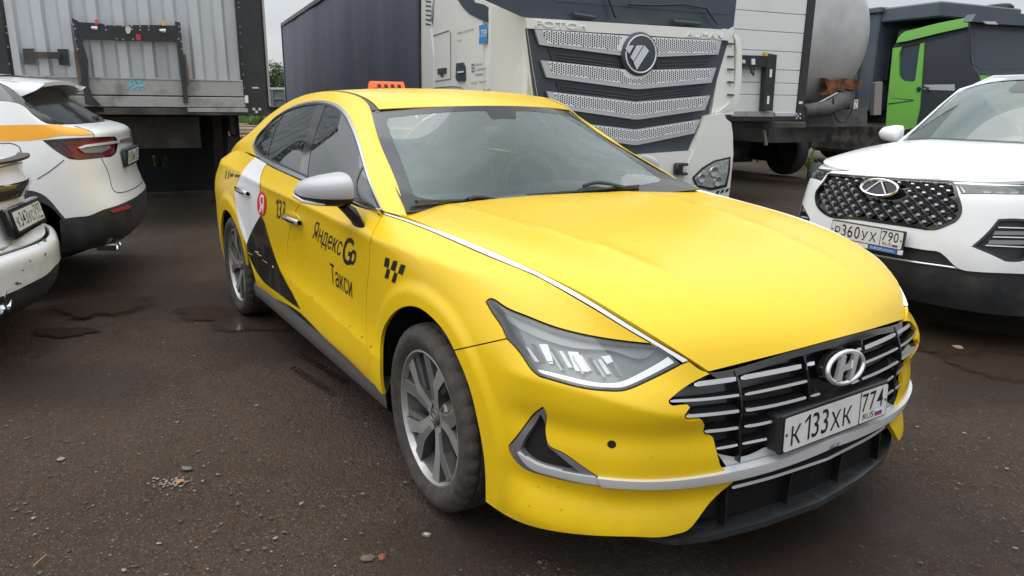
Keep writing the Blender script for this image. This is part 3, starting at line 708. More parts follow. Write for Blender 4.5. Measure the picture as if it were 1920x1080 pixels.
FOG = [[(1018,764),(1005,773),(990,790),(970,817),(954,836)], [(954,836),(956,848),(968,868),(986,882),(1010,890),(1060,902),(1117,911)], [(1117,911),(1131,911),(1119,893)],
       [(1119,893),(1085,870),(1050,847),(1028,834),(1023,818),(1022,800),(1023,775),(1018,764)]]
GR_L = [[(1332,701),(1300,717),(1272,736),(1255,751)], [(1255,751),(1256,756),(1280,758),(1290,758)], [(1290,758),(1295,764)], [(1295,764),(1285,779)], [(1285,779),(1287,786),(1310,787),(1318,789)], [(1318,789),(1322,796)],
        [(1322,796),(1320,809)], [(1320,809),(1325,816),(1335,817),(1340,826),(1343,840)], [(1343,840),(1348,858),(1356,878),(1368,884)]]
# front bumper: right half, with the grille, lower intake and fog openings left open
bar_up = [(1120,898),(1180,901),(1240,900),(1300,893),(1368,882)]
uv = S1.px
fender = [STRIP_LO[:-2], [(1180,619),(1205,633),(1230,646)], HL_TOP[::-1], [(911,566),(925,590),(940,612),(950,635)], [(950,635),(900,646),(851,657)], ARCH_F[::-1], [(718,741),(704,724),(697,700),(692,680)], FENDER_REAR[::-1]]
fender = [list(STRIP_LO[:9]), [(1230,648),(1232,646)], HL_TOP[::-1], [(911,566),(925,590),(940,612),(950,635)], [(950,635),(900,646),(851,657)], ARCH_F[::-1], [(718,741),(704,724),(697,700),(692,680)], FENDER_REAR[::-1]]
fs = tp('front_fender', S1, fender, YEL, step=.015)
LOWEDGE = [(910,941),(940,962),(975,980),(1010,991),(1060,1000),(1130,1006),(1200,1008),(1250,1007),(1270,1002)]
top_seam = S1.px(outline([[(1290,678),(1310,688),(1331,701)]]))
bump_px = [[(851,657),(900,646),(950,635)], [(950,635),(965,650),(985,677),(1000,697),(1012,706)], HL_LOW[::-1], [(1277,683),(1292,677)], [(1292,677),(1310,688),(1331,701)], *GR_L, bar_up[::-1][:1]+[(1368,884)][:0],
           [(1368,884),(1374,902)], [(1374,902),(1376,904)], [(1376,904),(1350,925),(1325,952),(1305,980),(1285,998),(1270,1002)], LOWEDGE[::-1], ARCH_F2[::-1]]
bump_px = [s for s in bump_px if len(s) > 1]
foguv = S1.px(outline(FOG, 4.))
tp('front_bumper', S1, bump_px, YEL, step=.015, holes=[foguv], st=4.)
# front door, rear door, quarter panel
DOOR_MID = [(575,345),(574,357),(569,372),(560,385),(552,402),(545,425),(540,450),(539,475),(541,500),(547,535),(556,568),(563,587)]
front_door = [BELT[5:], FENDER_REAR, [(692,680),(697,700),(704,724)], [(704,724),(690,711),(659,680),(630,653),(607,632),(585,609),(563,587)], DOOR_MID[::-1], [(575,345),(571,341.5)]]
tp('front_door', S1, front_door, YEL, step=.015)
DOOR_REAR = [(466,288),(459,302),(453,318),(446,340),(441,360),(441,385),(447,410),(455,440),(462,463),(466,480),(475,510),(482,536),(489,552)]
rear_door = [BELT[:6], [(571,341.5),(575,345)], DOOR_MID, [(563,587),(545,575),(526,565),(505,556),(489,552)], DOOR_REAR[::-1]]
tp('rear_door', S1, rear_door, YEL, step=.02)
# quarter panel: laid out in side view
def arc(xc, zc, r, a0, a1, n=24): return [(xc+r*math.cos(R(a)), zc+r*math.sin(R(a))) for a in np.linspace(a0, a1, n)]
dr = S1.px(outline([DOOR_REAR])) if False else S1.px(seg(DOOR_REAR))
edge0 = dr[0]
arch_r = S1.xz(arc(-2.84, .334, .372, -16, 196))
q = [dr[-1]]
qp = np.array(list(dr)[:int(len(dr)*.62)]+list(arch_r)[3:]+[(0.012, .06), (0.012, S1.Lv-.012)]+[(u_, S1.Lv-.004) for u_ in np.linspace(.1, dr[0][0]-.05, 14)])
panel(S1, qp, (), .0022, .022, 0., .014, 'rear_quarter_panel', YEL, taxi, True)
# side sill
for sg in (-1, 1):
    G = []
    for x in np.linspace(-2.40, -.36, 24):
        k = 0.0; G.append([(x, sg*(.86), .345), (x, sg*.886, .335), (x, sg*.904, .295), (x, sg*.90, .235), (x, sg*.85, .18), (x, sg*.6, .175)])
    mb = MB(); mb.grid(G, flip=sg > 0); mb.build('side_sill', SILL, taxi)
mb = MB(); mb.box((-1.42, 0, .24), (4.3, 1.2, .12)); mb.build('underbody', DARK, taxi)
# upper frame: A pillar, roof rail, C pillar with the window opening cut out
DLO = [[(717,396),(695,341),(682,294),(668,247),(656,219)], [(656,219),(642,202),(622,192),(601,189),(579,191),(557,197),(534,208),(512,224),(495,241),(481,258),(475,272)], [(475,272),(477,283),(484,294),(497,304),(515,314),(543,327),(571,340),(620,362),(660,381),(717,396)]]
dlo = S3.px(outline(DLO, 4.))
eps = .003
fr_uv = np.array([(eps, eps)]+[(u_, eps) for u_ in np.linspace(.2, S3.Lu-.02, 40)]+[(S3.Lu-eps, S3.Lv*.5), (S3.Lu-eps, S3.Lv-eps)]+[(u_, S3.Lv-eps) for u_ in np.linspace(S3.Lu-.06, .05, 50)]+[(eps, S3.Lv-eps)])
panel(S3, fr_uv, [inset(dlo, .004)], .0, .03, 0., .004, 'body_frame', YEL, taxi, True)
ring = panel(S3, dlo, [inset(dlo, .013)], 0., .02, .004, .012, 'window_trim', mat('window_trim', (.40, .41, .42), .22, .8, build=wetchrome), taxi, True)
def clip_uv(poly, a, b, keep):   # half-plane clip in uv
    o = []; d = b-a; nrm = np.array([-d[1], d[0]]); sd_ = lambda p: (p-a)@nrm*keep
    for i in range(len(poly)):
        p, q_ = poly[i], poly[(i+1) % len(poly)]; s0, s1 = sd_(p), sd_(q_)
        if s0 >= 0: o.append(p)
        if s0*s1 < 0: o.append(p+(q_-p)*(s0/(s0-s1)))
    return np.array(o)
panel(S3, inset(dlo, .012), [inset(dlo, .021)], 0., .02, .001, .01, 'window_seal', BLK, taxi, True)
inn = inset(dlo, .020)
panel(S3, fr_uv, [inset(dlo, .010)], .0, .05, -.018, 0., 'pillar_lining', mat('headliner', (.50, .52, .50), .9), taxi, True)
bt, bb = S3.px([(606,199), (573,336)]); ct, cb = S3.px([(530,214), (498,302)]); at_, ab = S3.px([(684,305), (676,378)])
wid = .012
def side_glass(name, cuts, m=SIDEGLASS, off=-.004, mir=True):
    pl = inn
    for a, b, k, w_ in cuts:
        d = (b-a)/np.linalg.norm(b-a); nn = np.array([-d[1], d[0]])*k*w_; pl = clip_uv(pl, a+nn, b+nn, k)
    return panel(S3, pl, (), .0, .04, off, .004, name, m, taxi, mir)
side_glass('front_window', [(bt, bb, 1, wid), (at_, ab, -1, .008)])
side_glass('front_quarter_window', [(at_, ab, 1, .008)])
side_glass('rear_window_pane', [(bt, bb, -1, .05), (ct, cb, 1, .008)])
side_glass('rear_quarter_window', [(ct, cb, -1, .008)])
side_glass('door_pillar', [(bt, bb, -1, -.010), (bt, bb, 1, -.048)], GLOSSBLK, -.002)
side_glass('window_divider', [(ct, cb, 1, -.007), (ct, cb, -1, -.007)], BLK, -.001)
side_glass('window_divider', [(at_, ab, 1, -.007), (at_, ab, -1, -.007)], BLK, -.001)
# hood, roof, rear glass, boot
def rect_uv(s, u0, u1, v0, v1, n=30):
    return np.array([(u, v0) for u in np.linspace(u0, u1, n)]+[(u1, v) for v in np.linspace(v0, v1, n)][1:]+[(u, v1) for u in np.linspace(u1, u0, n)][1:]+[(u0, v) for v in np.linspace(v1, v0, n)][1:-1])
panel(SH, rect_uv(SH, .004, SH.Lu-.002, .003, SH.Lv-.003), (), .001, .035, 0, .02, 'hood', YEL, taxi)
roof_u1 = SR.xy([(-2.40, 0)])[0][0]; rear_u = SR.xy([(-3.28, 0)])[0][0]
vl, vr_ = .03, SR.Lv-.03
panel(SR, rect_uv(SR, .004, roof_u1, vl, vr_), (), .001, .045, 0, .004, 'roof', YEL, taxi)
panel(SR, rect_uv(SR, roof_u1+.004, rear_u, vl, vr_), (), .001, .06, -.002, .006, 'rear_windscreen', SIDEGLASS, taxi)
panel(SR, rect_uv(SR, rear_u+.004, SR.Lu-.003, vl, vr_), (), .001, .05, 0, .015, 'boot_lid', YEL, taxi)
for v0, v1 in ((.001, .027), (SR.Lv-.027, SR.Lv-.001)):
    panel(SR, rect_uv(SR, .002, roof_u1, v0, v1), (), 0, .03, -.004, .01, 'roof_ditch_moulding', mat('ditch_rubber', (.03, .032, .034), .45), taxi)
# windscreen: clear pane, black printed border, black band below
wsb = rect_uv(SW, .0, SW.Lu, .0, SW.Lv)
def ws_pt(t, a): return (SW.Lu*t, SW.Lv*(a+1)/2)
inner = np.array([ws_pt(t, a) for t, a in outline([[(.13,-.85),(.085,-.60),(.07,0.),(.085,.60),(.13,.87)],[(.16,.90),(.5,.915),(.88,.925)],[(.92,.90),(.935,.5),(.94,.14)],[(.94,.14),(.92,.125),(.85,.11),(.845,0),(.85,-.11),(.92,-.125),(.94,-.14)],[(.94,-.14),(.935,-.5),(.92,-.87)],[(.88,-.89),(.5,-.875),(.16,-.875)]], .03)])
panel(SW, wsb, [inner], 0, .05, .0, .004, 'windscreen_border', FRIT, taxi)
panel(SW, inner, (), 0, .06, -.001, .0, 'windscreen', WSGLASS, taxi)
# bright strips along the bonnet edge
jo = (1004, 512.5)
st1 = [STRIP_UP[:5], [(1008,510),(1001,515)], STRIP_LO[:5][::-1], [(717,401),(716,393)]]
st2 = [STRIP_UP[4:], [(1292,676),(1280,680)], STRIP_LO[4:][::-1], [(1001,515),(1008,510)]]
for k, st_ in enumerate((st1, st2)): tp('bonnet_strip', S1, st_, SATIN, gap=.001, off=.002, rim=.012, step=.02)
# --- headlamps
hl = [HL_TOP, [(1232,646),(1252,660),(1277,682)], HL_LOW, HL_LEFT]
hl = [HL_TOP, [(1232,646),(1255,662),(1277,683)], HL_LOW, HL_LEFT]
hluv = S1.px(outline(hl, 4.))
LAMPBODY = mat('lamp_housing', (.22, .23, .24), .4, .3)
LAMPDARK = mat('lamp_bezel', (.018, .02, .022), .4)
REFL = mat('lamp_reflector', (.52, .54, .56), .3, .8)
DRL = mat('daytime_light', (.86, .88, .90), .25, emit=((1., 1., 1.), .4))
hls = panel(S1, hluv, (), .003, .03, -.045, 0., 'headlight', LAMPBODY, taxi, True)
def sub(name, poly_px, m, off, gap=0., step=.02, rim=.01, st=4., px=True, offf=None):
    pl = S1.px(outline(poly_px, st)) if px else poly_px
    a, b = panel(S1, pl, (), gap, step, off, rim, name, m, hls[0], True, offf)
    b.parent = hls[1]; return a, b
a, b = panel(S1, hluv, [inset(hluv, .013)], .001, .015, -.003, .03, 'lamp_bezel', LAMPDARK, hls[0], True); b.parent = hls[1]
drl_lo = [(1007,701),(1030,709),(1060,716),(1100,725),(1140,730),(1168,729),(1198,718),(1236,700),(1270,683)]
drl_up = [(1256,668),(1230,683),(1195,701),(1160,715),(1130,717),(1095,712),(1060,704),(1030,697),(1006,692)]
sub('daytime_light', [drl_lo, [(1270,683),(1256,668)], drl_up, [(1006,692),(1007,701)]], DRL, -.012, rim=.02)
for k, pxs in enumerate([[(1003,640),(1021,640),(1031,672),(1019,673)], [(1060,653),(1080,654),(1101,692),(1075,690)], [(1125,663),(1142,661),(1149,673),(1137,677)], [(975,645),(985,650),(1003,676),(992,674)]]):
    sub('reflector', [[pxs[i], pxs[(i+1) % 4]] for i in range(4)], REFL, -.030, rim=.02, step=.012)
sub('lamp_visor', [[(938,584),(980,600),(1040,620),(1100,638),(1180,650),(1228,656)], [(1228,656),(1215,668),(1150,656),(1090,650),(1030,637),(975,616),(948,600)], [(948,600),(938,584)]], mat('lamp_visor', (.30, .31, .32), .35, .3), -.022)
for k in range(9):
    x0 = 985+k*19; y0 = 640+k*4.0; sub('lamp_step', [[(x0,y0),(x0+7,y0-1)], [(x0+7,y0-1),(x0+27,y0+34-k)], [(x0+27,y0+34-k),(x0+18,y0+35-k)], [(x0+18,y0+35-k),(x0,y0)]], mat('lamp_step', (.34, .35, .36), .2, .8) if k % 2 else LAMPDARK, -.034, rim=.012, step=.015)
for k in range(3):
    x0 = 1025+k*42; sub('lamp_fin', [[(x0,655+k*8),(x0+4,654+k*8)], [(x0+4,654+k*8),(x0+26,690+k*6)], [(x0+26,690+k*6),(x0+21,691+k*6)], [(x0+21,691+k*6),(x0,655+k*8)]], mat('lamp_fin', (.3, .31, .32), .3, .6), -.026, rim=.015)
a, b = panel(S1, hluv, (), .004, .03, .0, 0., 'lens', LENS, hls[0], True); b.parent = hls[1]
# --- fog surround
FT = mat('fog_surround', (.20, .195, .20), .35, .3)
fgb = tp('fog_light_recess', S1, FOG, BLK, off=-.05, rim=0., gap=0, st=4., step=.03)
lv_px = [[(1013,779),(1000,800),(985,822),(976,842)], [(976,842),(985,855),(1003,868),(1030,877),(1084,886)], [(1084,886),(1050,858),(1026,838)], [(1026,838),(1021,818),(1020,795),(1013,779)]]
lvuv = S1.px(outline(lv_px, 4.))
panel(S1, foguv, [lvuv], .002, .02, -.002, .035, 'fog_light_surround', FT, taxi, True)
for k, (x0, y0, x1, y1) in enumerate([(1004,803,1017,805),(996,817,1020,821),(986,830,1025,839),(979,842,1060,862),(990,858,1075,877)]):
    tp('fog_light_louvre', S1, [[(x0,y0),(x1,y1)], [(x1,y1),(x1+1,y1+4)], [(x1+1,y1+4),(x0-1,y0+4)], [(x0-1,y0+4),(x0,y0)]], mat('louvre_grey', (.19, .19, .185), .45), off=-.022, gap=0, rim=.02, step=.02, st=3.)
fc_lo = [(972,849),(984,867),(1000,880),(1030,890),(1070,900),(1127,910)]; fc_up = [(1117,894),(1080,889),(1040,880),(1010,871),(990,860),(972,847)]
tp('fog_light_trim', S1, [fc_lo, [(1127,910),(1117,894)], fc_up, [(972,847),(972,849)]], SATIN, gap=0, off=.004, rim=.012, step=.015)
# --- bright bar across the bumper
def polyline_uv(pts, st=6.): return S1.px(seg(pts, st))
BAR_UP = [(1121,894),(1180,899),(1240,899),(1310,892),(1380,879),(1450,861),(1510,839),(1556,820)]
BAR_LO = [(1129,910),(1190,914),(1250,914),(1320,907),(1390,894),(1460,874),(1520,852),(1564,833)]
bu, bl_ = polyline_uv(BAR_UP), polyline_uv(BAR_LO)
def to_center(uvl):   # carry a line on to the middle of the nose at constant height
    e = uvl[-1]; return np.vstack([uvl, [(u_, e[1]+0*u_) for u_ in np.linspace(e[0], S1.Lu, 6)[1:]]])
bu, bl_ = to_center(bu), to_center(bl_)
barpoly = np.vstack([bl_, bu[::-1]])
def both(name, poly, m, off, rim=.012, gap=0., step=.02, parent=taxi):
    """one part across the middle of the nose from its right half"""
    a, b = panel(S1, poly, (), gap, step, off, rim, name, m, parent, True)
    me, mb_ = a.data, b.data; bm = bmesh.new(); bm.from_mesh(me); bm.from_mesh(mb_); bmesh.ops.remove_doubles(bm, verts=bm.verts, dist=.0004); bm.to_mesh(me); bm.free()
    me.polygons.foreach_set('use_smooth', np.ones(len(me.polygons), bool)); me.set_sharp_from_angle(angle=R(35)); bpy.data.objects.remove(b); return a
both('bumper_bar', barpoly, SATIN, .012, .03)
# --- grille
half = outline([s for s in GR_L]+[[(1368,884),(1374,880)]], 4.)
gu = S1.px(half); gpoly = np.vstack([gu, [(S1.Lu, bu[-1][1])], [(S1.Lu, S1.Lv-.002)], [(u_, S1.Lv-.003) for u_ in np.linspace(S1.Lu, gu[0][0], 12)[1:]]])
grille = both('grille', gpoly, mat('grille_black', (.010, .010, .011), .22, coat=.3), -.034, 0., 0., .03)
CHR2 = mat('grille_chrome', (.50, .50, .50), .28, .55)
def sweep_fin(pts, w_up, back, mirror=True, m=(GLOSSBLK, CHR2), uvl=None):
    """one grille fin: a bright front edge on a black blade that runs back into the grille"""
    u0 = S1.px(seg(pts, 8.)) if uvl is None else uvl; n = len(u0); res = []
    nn = S1.Nrm(u0); P = S1.P(u0); up_ = np.array([0, 0, 1.]); tp_ = np.ones((n, 1)); tp_[0] = .45; tp_[-1] = .8
    A = P-nn*.006+up_*w_up*.5*tp_; Bq = P-nn*.003-up_*w_up*.5*tp_; C_ = P-nn*back+up_*.012; D_ = P-nn*back-up_*.004
    V = np.concatenate([A, Bq, C_, D_]); F = []; mi = []
    for i in range(n-1):
        F += [(i, n+i, n+i+1, i+1), (2*n+i, i, i+1, 2*n+i+1), (n+i, 3*n+i, 3*n+i+1, n+i+1)]; mi += [1, 0, 0]
    F += [(0, 2*n, 3*n, n), (n-1, 2*n-1, 4*n-1, 3*n-1)]; mi += [0, 0]
    o = make('grille_slat', V, F, list(m), grille, fm=mi); res.append(o)
    if mirror: res.append(make('grille_slat', V*[1, -1, 1], [f[::-1] for f in F], list(m), grille, fm=mi))
    return res
def shift(pts, dx=0, dy=0): return [(a+dx, b+dy) for a, b in pts]
FINS = [([(1303,721),(1340,716),(1382,710)], .024), ([(1391,708.5),(1450,698),(1505,687)], .024), ([(1514,684),(1530,681)], .02),
        ([(1258,752),(1320,749),(1388,741)], .016), ([(1399,740),(1450,730),(1516,715)], .016),
        ([(1288,782),(1340,778),(1388,772)], .016), ([(1401,771),(1450,762),(1514,746)], .016), ([(1522,744),(1540,739)], .014),
        ([(1323,811),(1355,808),(1388,803)], .015), ([(1398,801),(1425,797),(1450,791)], .015), ([(1345,842),(1365,839),(1385,835)], .014), ([(1394,833),(1415,829),(1440,824)], .014)]
for pts, w_ in FINS: sweep_fin(pts, w_*(.62 if w_ > .018 else .52), .030, m=(GLOSSBLK, SATIN if w_ > .018 else CHR2))
# upright ribs
def rib(px_top, px_bot, wd=.007):
    a, b = S1.px([px_top, px_bot]); uvl = a+(b-a)*np.linspace(0, 1, 12)[:, None]; P = S1.P(uvl, -.003); nn = S1.Nrm(uvl); side = np.array([0, 1., 0])
    Pb = P-nn*.06; V = np.concatenate([P-side*wd/2, P+side*wd/2, Pb-side*wd/2, Pb+side*wd/2]); n = 12; F = []
    for i in range(n-1): F += [(i, i+1, n+i+1, n+i), (2*n+i, 2*n+i+1, i+1, i), (n+i, n+i+1, 3*n+i+1, 3*n+i)]
    F.append((0, n, 3*n, 2*n)); F.append((n-1, 3*n-1, 4*n-1, 2*n-1))
    make('grille_rib', V, F, GLOSSBLK, grille); make('grille_rib', V*[1, -1, 1], [f[::-1] for f in F], GLOSSBLK, grille)
rib((1380,695), (1388,868)); rib((1510,668), (1520,752))
# side gills that close the grille behind the ribs, and the pale panel below
both('grille_top_edge', np.vstack([[(u_, S1.Lv-.040) for u_ in np.linspace(gu[0][0]+.03, S1.Lu, 14)], [(u_, S1.Lv-.001) for u_ in np.linspace(S1.Lu, gu[0][0], 14)]]), GLOSSBLK, -.006, .03)
both('grille_lower_panel', np.vstack([S1.px(seg([(1352,856),(1400,862),(1440,846)])), [(S1.Lu, S1.px([(1440,846)])[0][1])], [(S1.Lu, bu[-1][1]+.002)], S1.px(seg([(1510,842),(1450,864),(1372,884)]))]), SILVER, -.02, 0.)
# --- emblem: oval ring with a slanted letter, standing proud of the grille
ec = np.array([.968, 0, .662]); ew, eh = .088, .045
def oval_ring(mbx, c, w_, h_, t, r, n=48, tilt=.2):
    pts = [c+np.array([-math.sin(a)*h_*tilt, w_*math.cos(a), h_*math.sin(a)]) for a in np.linspace(0, 2*math.pi, n+1)]; mbx.tube(pts, r, 8, cap=False)
mb = MB(); oval_ring(mb, ec, ew, eh, 0, .0075)
em = mb.build('emblem', CHROME, taxi, 60)
mb = MB(); mb.prism([(ew*1.08*math.cos(a), eh*1.12*math.sin(a)) for a in np.linspace(0, 2*math.pi, 40)[:-1]], ec-np.array([.012, 0, 0]), (0, 1, 0), (-.2, 0, .98), (-1, 0, -.2), .02); mb.build('emblem_backing', GLOSSBLK, em)
EMB = mat('emblem_chrome', (.78, .79, .80), .2, .7)
mb = MB(); az_ = np.array([1, 0, .2])/1.02
for k, q_ in enumerate([[(-.058,-.030),(-.036,-.036),(-.002,.036),(-.022,.040)], [(.004,-.040),(.024,-.036),(.060,.029),(.038,.036)]]):
    mb.prism(q_, ec-np.array([.004, 0, 0]), (0, 1, 0), (-.2, 0, .98), az_, .012)
cb_ = list(curve([(-.040,-.022),(-.014,-.008),(.014,-.008),(.030,.004)], 8)); ct_ = list(curve([(.034,.020),(.012,.008),(-.010,.009),(-.024,.004)], 8))
mb.prism([tuple(q_) for q_ in cb_+ct_], ec-np.array([.004, 0, 0]), (0, 1, 0), (-.2, 0, .98), az_, .0105)
mb.build('emblem_letter', EMB, em, False); em.data.materials[0] = EMB
# --- number plate
def flag(parent, o, ax, ay, wd, hg):
    o = np.array(o); n = np.cross(ax, ay)
    for k, c in enumerate(((.62, .02, .03), (.03, .06, .40), (.85, .85, .85))):
        q = o+n*.0012; V = [q+np.array(ay)*hg*k/3, q+np.array(ax)*wd+np.array(ay)*hg*k/3, q+np.array(ax)*wd+np.array(ay)*hg*(k+1)/3, q+np.array(ay)*hg*(k+1)/3]
        make('flag_band', V, [(0, 1, 2, 3)], mat('flag_'+str(k), c, .5), parent)
PLATE = mat('plate_white', (.70, .70, .67), .42, build=dirty((.70, .70, .67), (.52, .50, .45), 20, .5, .85, (.35, .6)))
PLATEFR = mat('plate_frame', (.02, .02, .022), .45)
def one2d():
    V = np.array([(.30, 0), (.42, 0), (.42, 1), (.32, 1), (.05, .80), (.05, .68), (.30, .84)]); return V, [(0, 1, 2, 3, 6), (3, 4, 5, 6)]
def plate(parent, c, ax, ay, left, right, frame=.012, extra=None, scale=1., digits=None):
    """a Russian plate 520 x 112 mm: c = centre, ax = reading direction, ay = up"""
    c = np.array(c, float); ax = np.array(ax, float)/np.linalg.norm(ax); ay = np.array(ay, float); ay = ay-ax*(ay@ax); ay /= np.linalg.norm(ay); n = np.cross(ax, ay); A = np.array([ax, ay, n])
    mb = MB(); mb.box(c-n*.012, (.52+2*frame, .112+2*frame, .016), A, .004); po = mb.build('number_plate', PLATEFR, parent, 30)
    def rrect(w_, h_, r):
        o_ = []
        for cx, cy, a0 in ((w_/2-r, h_/2-r, 0), (-w_/2+r, h_/2-r, 90), (-w_/2+r, -h_/2+r, 180), (w_/2-r, -h_/2+r, 270)):
            o_ += [(cx+r*math.cos(R(a0+t)), cy+r*math.sin(R(a0+t))) for t in (0, 22, 45, 68, 90)]
        return o_
    mb = MB(); mb.prism(rrect(.52, .112, .012), c-n*.004, ax, ay, n, .004); mb.build('plate_border', PRINT, po, False)
    mb = MB(); mb.prism(rrect(.512, .104, .010), c, ax, ay, n, .0012); mb.build('plate_face', PLATE, po, False)
    mb = MB(); q = c+ax*.1085; mb.box(q+n*.0016, (.004, .104, .0008), A); mb.build('plate_divider', PRINT, po)
    x = -.226
    for ch in left:
        big = ch.isdigit(); hgt = .078 if big else .060
        if ch == '1':
            V, F = one2d(); q = c+ax*x+ay*-.037+n*.002; make('plate_character', q+V[:, :1]*ax*.070+V[:, 1:]*ay*.078, F, PRINT, po); x += .0395; continue
        ob = text_on('plate_character', ch, c+ax*x+ay*-.037+n*.0014, ax, ay, None, hgt, PRINT, po, .0006, bold=.003, shapes=.80 if big else .95); x += ob['w']+.0125
    x = .118
    for ch in right:
        ob = text_on('plate_character', ch, c+ax*x+ay*-.016+n*.0014, ax, ay, None, .060, PRINT, po, .0006, bold=.003, shapes=.84); x += ob['w']+.008
    text_on('plate_lettering', 'RUS', c+ax*.128+ay*-.043+n*.0014, ax, ay, .058, .020, PRINT, po, .0006, bold=.0)
    flag(po, c+ax*.194+ay*-.044+n*.0014, ax, ay, .038, .022)
    for s_ in (-1, 1):
        mb = MB(); mb.prism([(.005*math.cos(a), .005*math.sin(a)) for a in np.linspace(0, 6.28, 12)[:-1]], c+ax*s_*.247+n*.001, ax, ay, n, .001); mb.build('plate_screw', PRINT, po, False)
    return po
plate(taxi, (.966, 0, .504), (0, 1, 0), (-.035, 0, 1), 'К133ХК', '774', .005)
mb = MB(); mb.box((.928, 0, .505), (.05, .54, .113), None, .006); mb.build('plate_holder', BLK, taxi, 30)
# --- lower intake and lip
lo_uv = S1.px(seg([(1376,904),(1350,925),(1325,952),(1305,980),(1285,998)]))
both('lower_intake', np.vstack([lo_uv[:1], lo_uv, [(S1.Lu, .004)], [(S1.Lu, bl_[-1][1])]]), mat('intake_black', (.008, .0085, .009), .6, spec=.2), -.05, 0.)
li = S1.px(seg([(1378,904),(1440,887),(1500,868)])); e = li[-1]
SL = np.vstack([li, [(u_, e[1]) for u_ in np.linspace(e[0], S1.Lu, 5)[1:]]])-[0, .028]
V0 = sweep_fin(None, .008, .04, True, (BLK, CHR2), uvl=SL)
for o in V0: o.name = 'intake_slat'; o.parent = taxi
for yy in (.13, .39):
    for sg in (-1, 1):
        u1 = S1.yz([(-yy, .40), (-yy, .22)]); uvl = u1[0]+(u1[1]-u1[0])*np.linspace(0, 1, 5)[:, None]; P = S1.P(uvl, -.008)*[1, -sg, 1]; mb = MB()
        G = [[p+np.array([-.04, -.0025, 0]), p+np.array([-.012, -.0025, 0]), p+np.array([-.012, .0025, 0]), p+np.array([-.04, .0025, 0])] for p in P]; mb.grid(G); mb.build('intake_rib', GLOSSBLK, taxi)
LIP = mat('lip_plastic', (.022, .024, .026), .42, build=dirty((.020, .022, .024), (.06, .056, .05), 18, .55, .85, (.32, .55)))
lipc = []
for k, yy in enumerate(np.linspace(-.68, .68, 41)):
    a = abs(yy); x0 = np.interp(a, [0, .25, .44, .60, .72], [.940, .920, .884, .825, .73]); end = smoothstep(np.array(a), .52, .68)
    zz = .192+.04*end; lipc.append([(x0-.09, yy*.97, zz+.028), (x0-.02, yy, zz+.022), (x0+.002, yy, zz+.012), (x0+.004, yy, zz-.006), (x0-.012, yy, zz-.016), (x0-.15, yy*.95, zz-.02)])
mb = MB(); mb.grid(lipc, flip=True); mb.build('front_lip', LIP, taxi, 50)
# tow-eye hole cover missing
ho = S1.px([(1147, 833)]); hp, hn = S1.P(ho)[0], S1.Nrm(ho)[0]; t1 = np.cross(hn, [0, 0, 1]); t1 /= np.linalg.norm(t1); t2 = np.cross(t1, hn)
mb = MB(); mb.prism([(.012*math.cos(a), .011*math.sin(a)) for a in np.linspace(0, 6.28, 18)[:-1]], hp-hn*.004, t1, t2, hn, .0052); mb.build('tow_eye_hole', DARK, taxi, False)

# --- decals
class SideMap:
    """places flat print on the body side from three corners of its box"""
    def __init__(s, surf, bl, br, tl):
        P = surf.P(surf.px([bl, br, tl])); s.s = surf; s.o = P[0][[0, 2]]; s.a = P[1][[0, 2]]-s.o; s.b = P[2][[0, 2]]-s.o
    def put(s, name, V, F, m, parent, off=.0012):
        q = s.o+V[:, :1]*s.a+V[:, 1:]*s.b; uvq = s.s.xz(q); return make(name, s.s.P(uvq, off), F, m, parent, True, s.s.Nrm(uvq))
def lettering(name, body, bl, br, tl, m=PRINT, bold=.0, off=.0012, parent=None, shear=0.):
    V, F = text_with_en(body) if 'н' in body else text2d(body, shear, bold)
    return SideMap(S1, bl, br, tl).put(name, unit(V), F, m, parent or taxi, off)
lettering('door_lettering', 'Яндекс', (584.5,453), (636,487.5), (592,414))      # box includes the descender of the д
lettering('door_lettering', 'G', (640,492), (657,499.5), (647,442), bold=.016, off=.0013)
lettering('door_lettering', 'o', (654,494), (665,499), (659,466), bold=.016, off=.0013)
lettering('door_lettering', 'Такси', (621,530.5), (661,559.5), (618.5,492), bold=.003)
V_, F_ = one2d(); SideMap(S1, (515.5,407), (520,409), (518,372)).put('door_number', unit(V_), F_, PRINT, taxi)
lettering('door_number', '33', (521.5,409.5), (533,413.5), (524,374.5), bold=.003)
# checker of five slanted blocks on the fender
for k, qd in enumerate([[(723,482),(731,485),(729,503),(720,499)], [(738,488),(746,490),(741,509),(732,505)], [(752,495),(761,498),(755,516),(746,512)], [(726,503),(732,506),(728,523),(721,521)], [(740,510),(746,513),(741,531),(734,528)]]):
    tp('checker_block', S1, [[qd[i], qd[(i+1) % 4]] for i in range(4)], PRINT, gap=0, off=.0012, rim=0, step=.02, mirror=False, st=3.)
wt = [[(481,294.5),(490,300.5),(501,307.5)], [(501,307.5),(497,313),(490,330),(488,350),(489,375)], [(489,375),(492,400),(489,405)], [(489,405),(480,420),(470,440),(463,458)], [(463,458),(455,440),(447,413),(443,385),(441,362),(447,340),(454,325),(466,308),(481,294.5)]]
tp('white_stripe', S1, wt, WHITEVINYL, gap=.001, off=.0026, rim=0, step=.014, mirror=True, st=4.)
bt_ = [[(489,404),(493,410),(500,430),(512,470),(530,515),(548,548),(564,580)], [(564,580),(545,567),(520,548),(500,533),(485,515),(474,495),(465,472),(463,458)], [(463,458),(470,440),(480,420),(489,404)]]
tp('black_stripe', S1, bt_, BLACKVINYL, gap=.001, off=.0029, rim=0, step=.014, mirror=True, st=4.)
rr_ = [[(491.5+8.2*math.cos(a)+1.0*math.sin(a), 382-23*math.sin(a)+2.6*math.cos(a)) for a in np.linspace(0, 2*math.pi, 32)]]
tp('red_roundel', S1, rr_, REDPRINT, gap=0, off=.0038, rim=0, step=.02, mirror=False, st=3.)
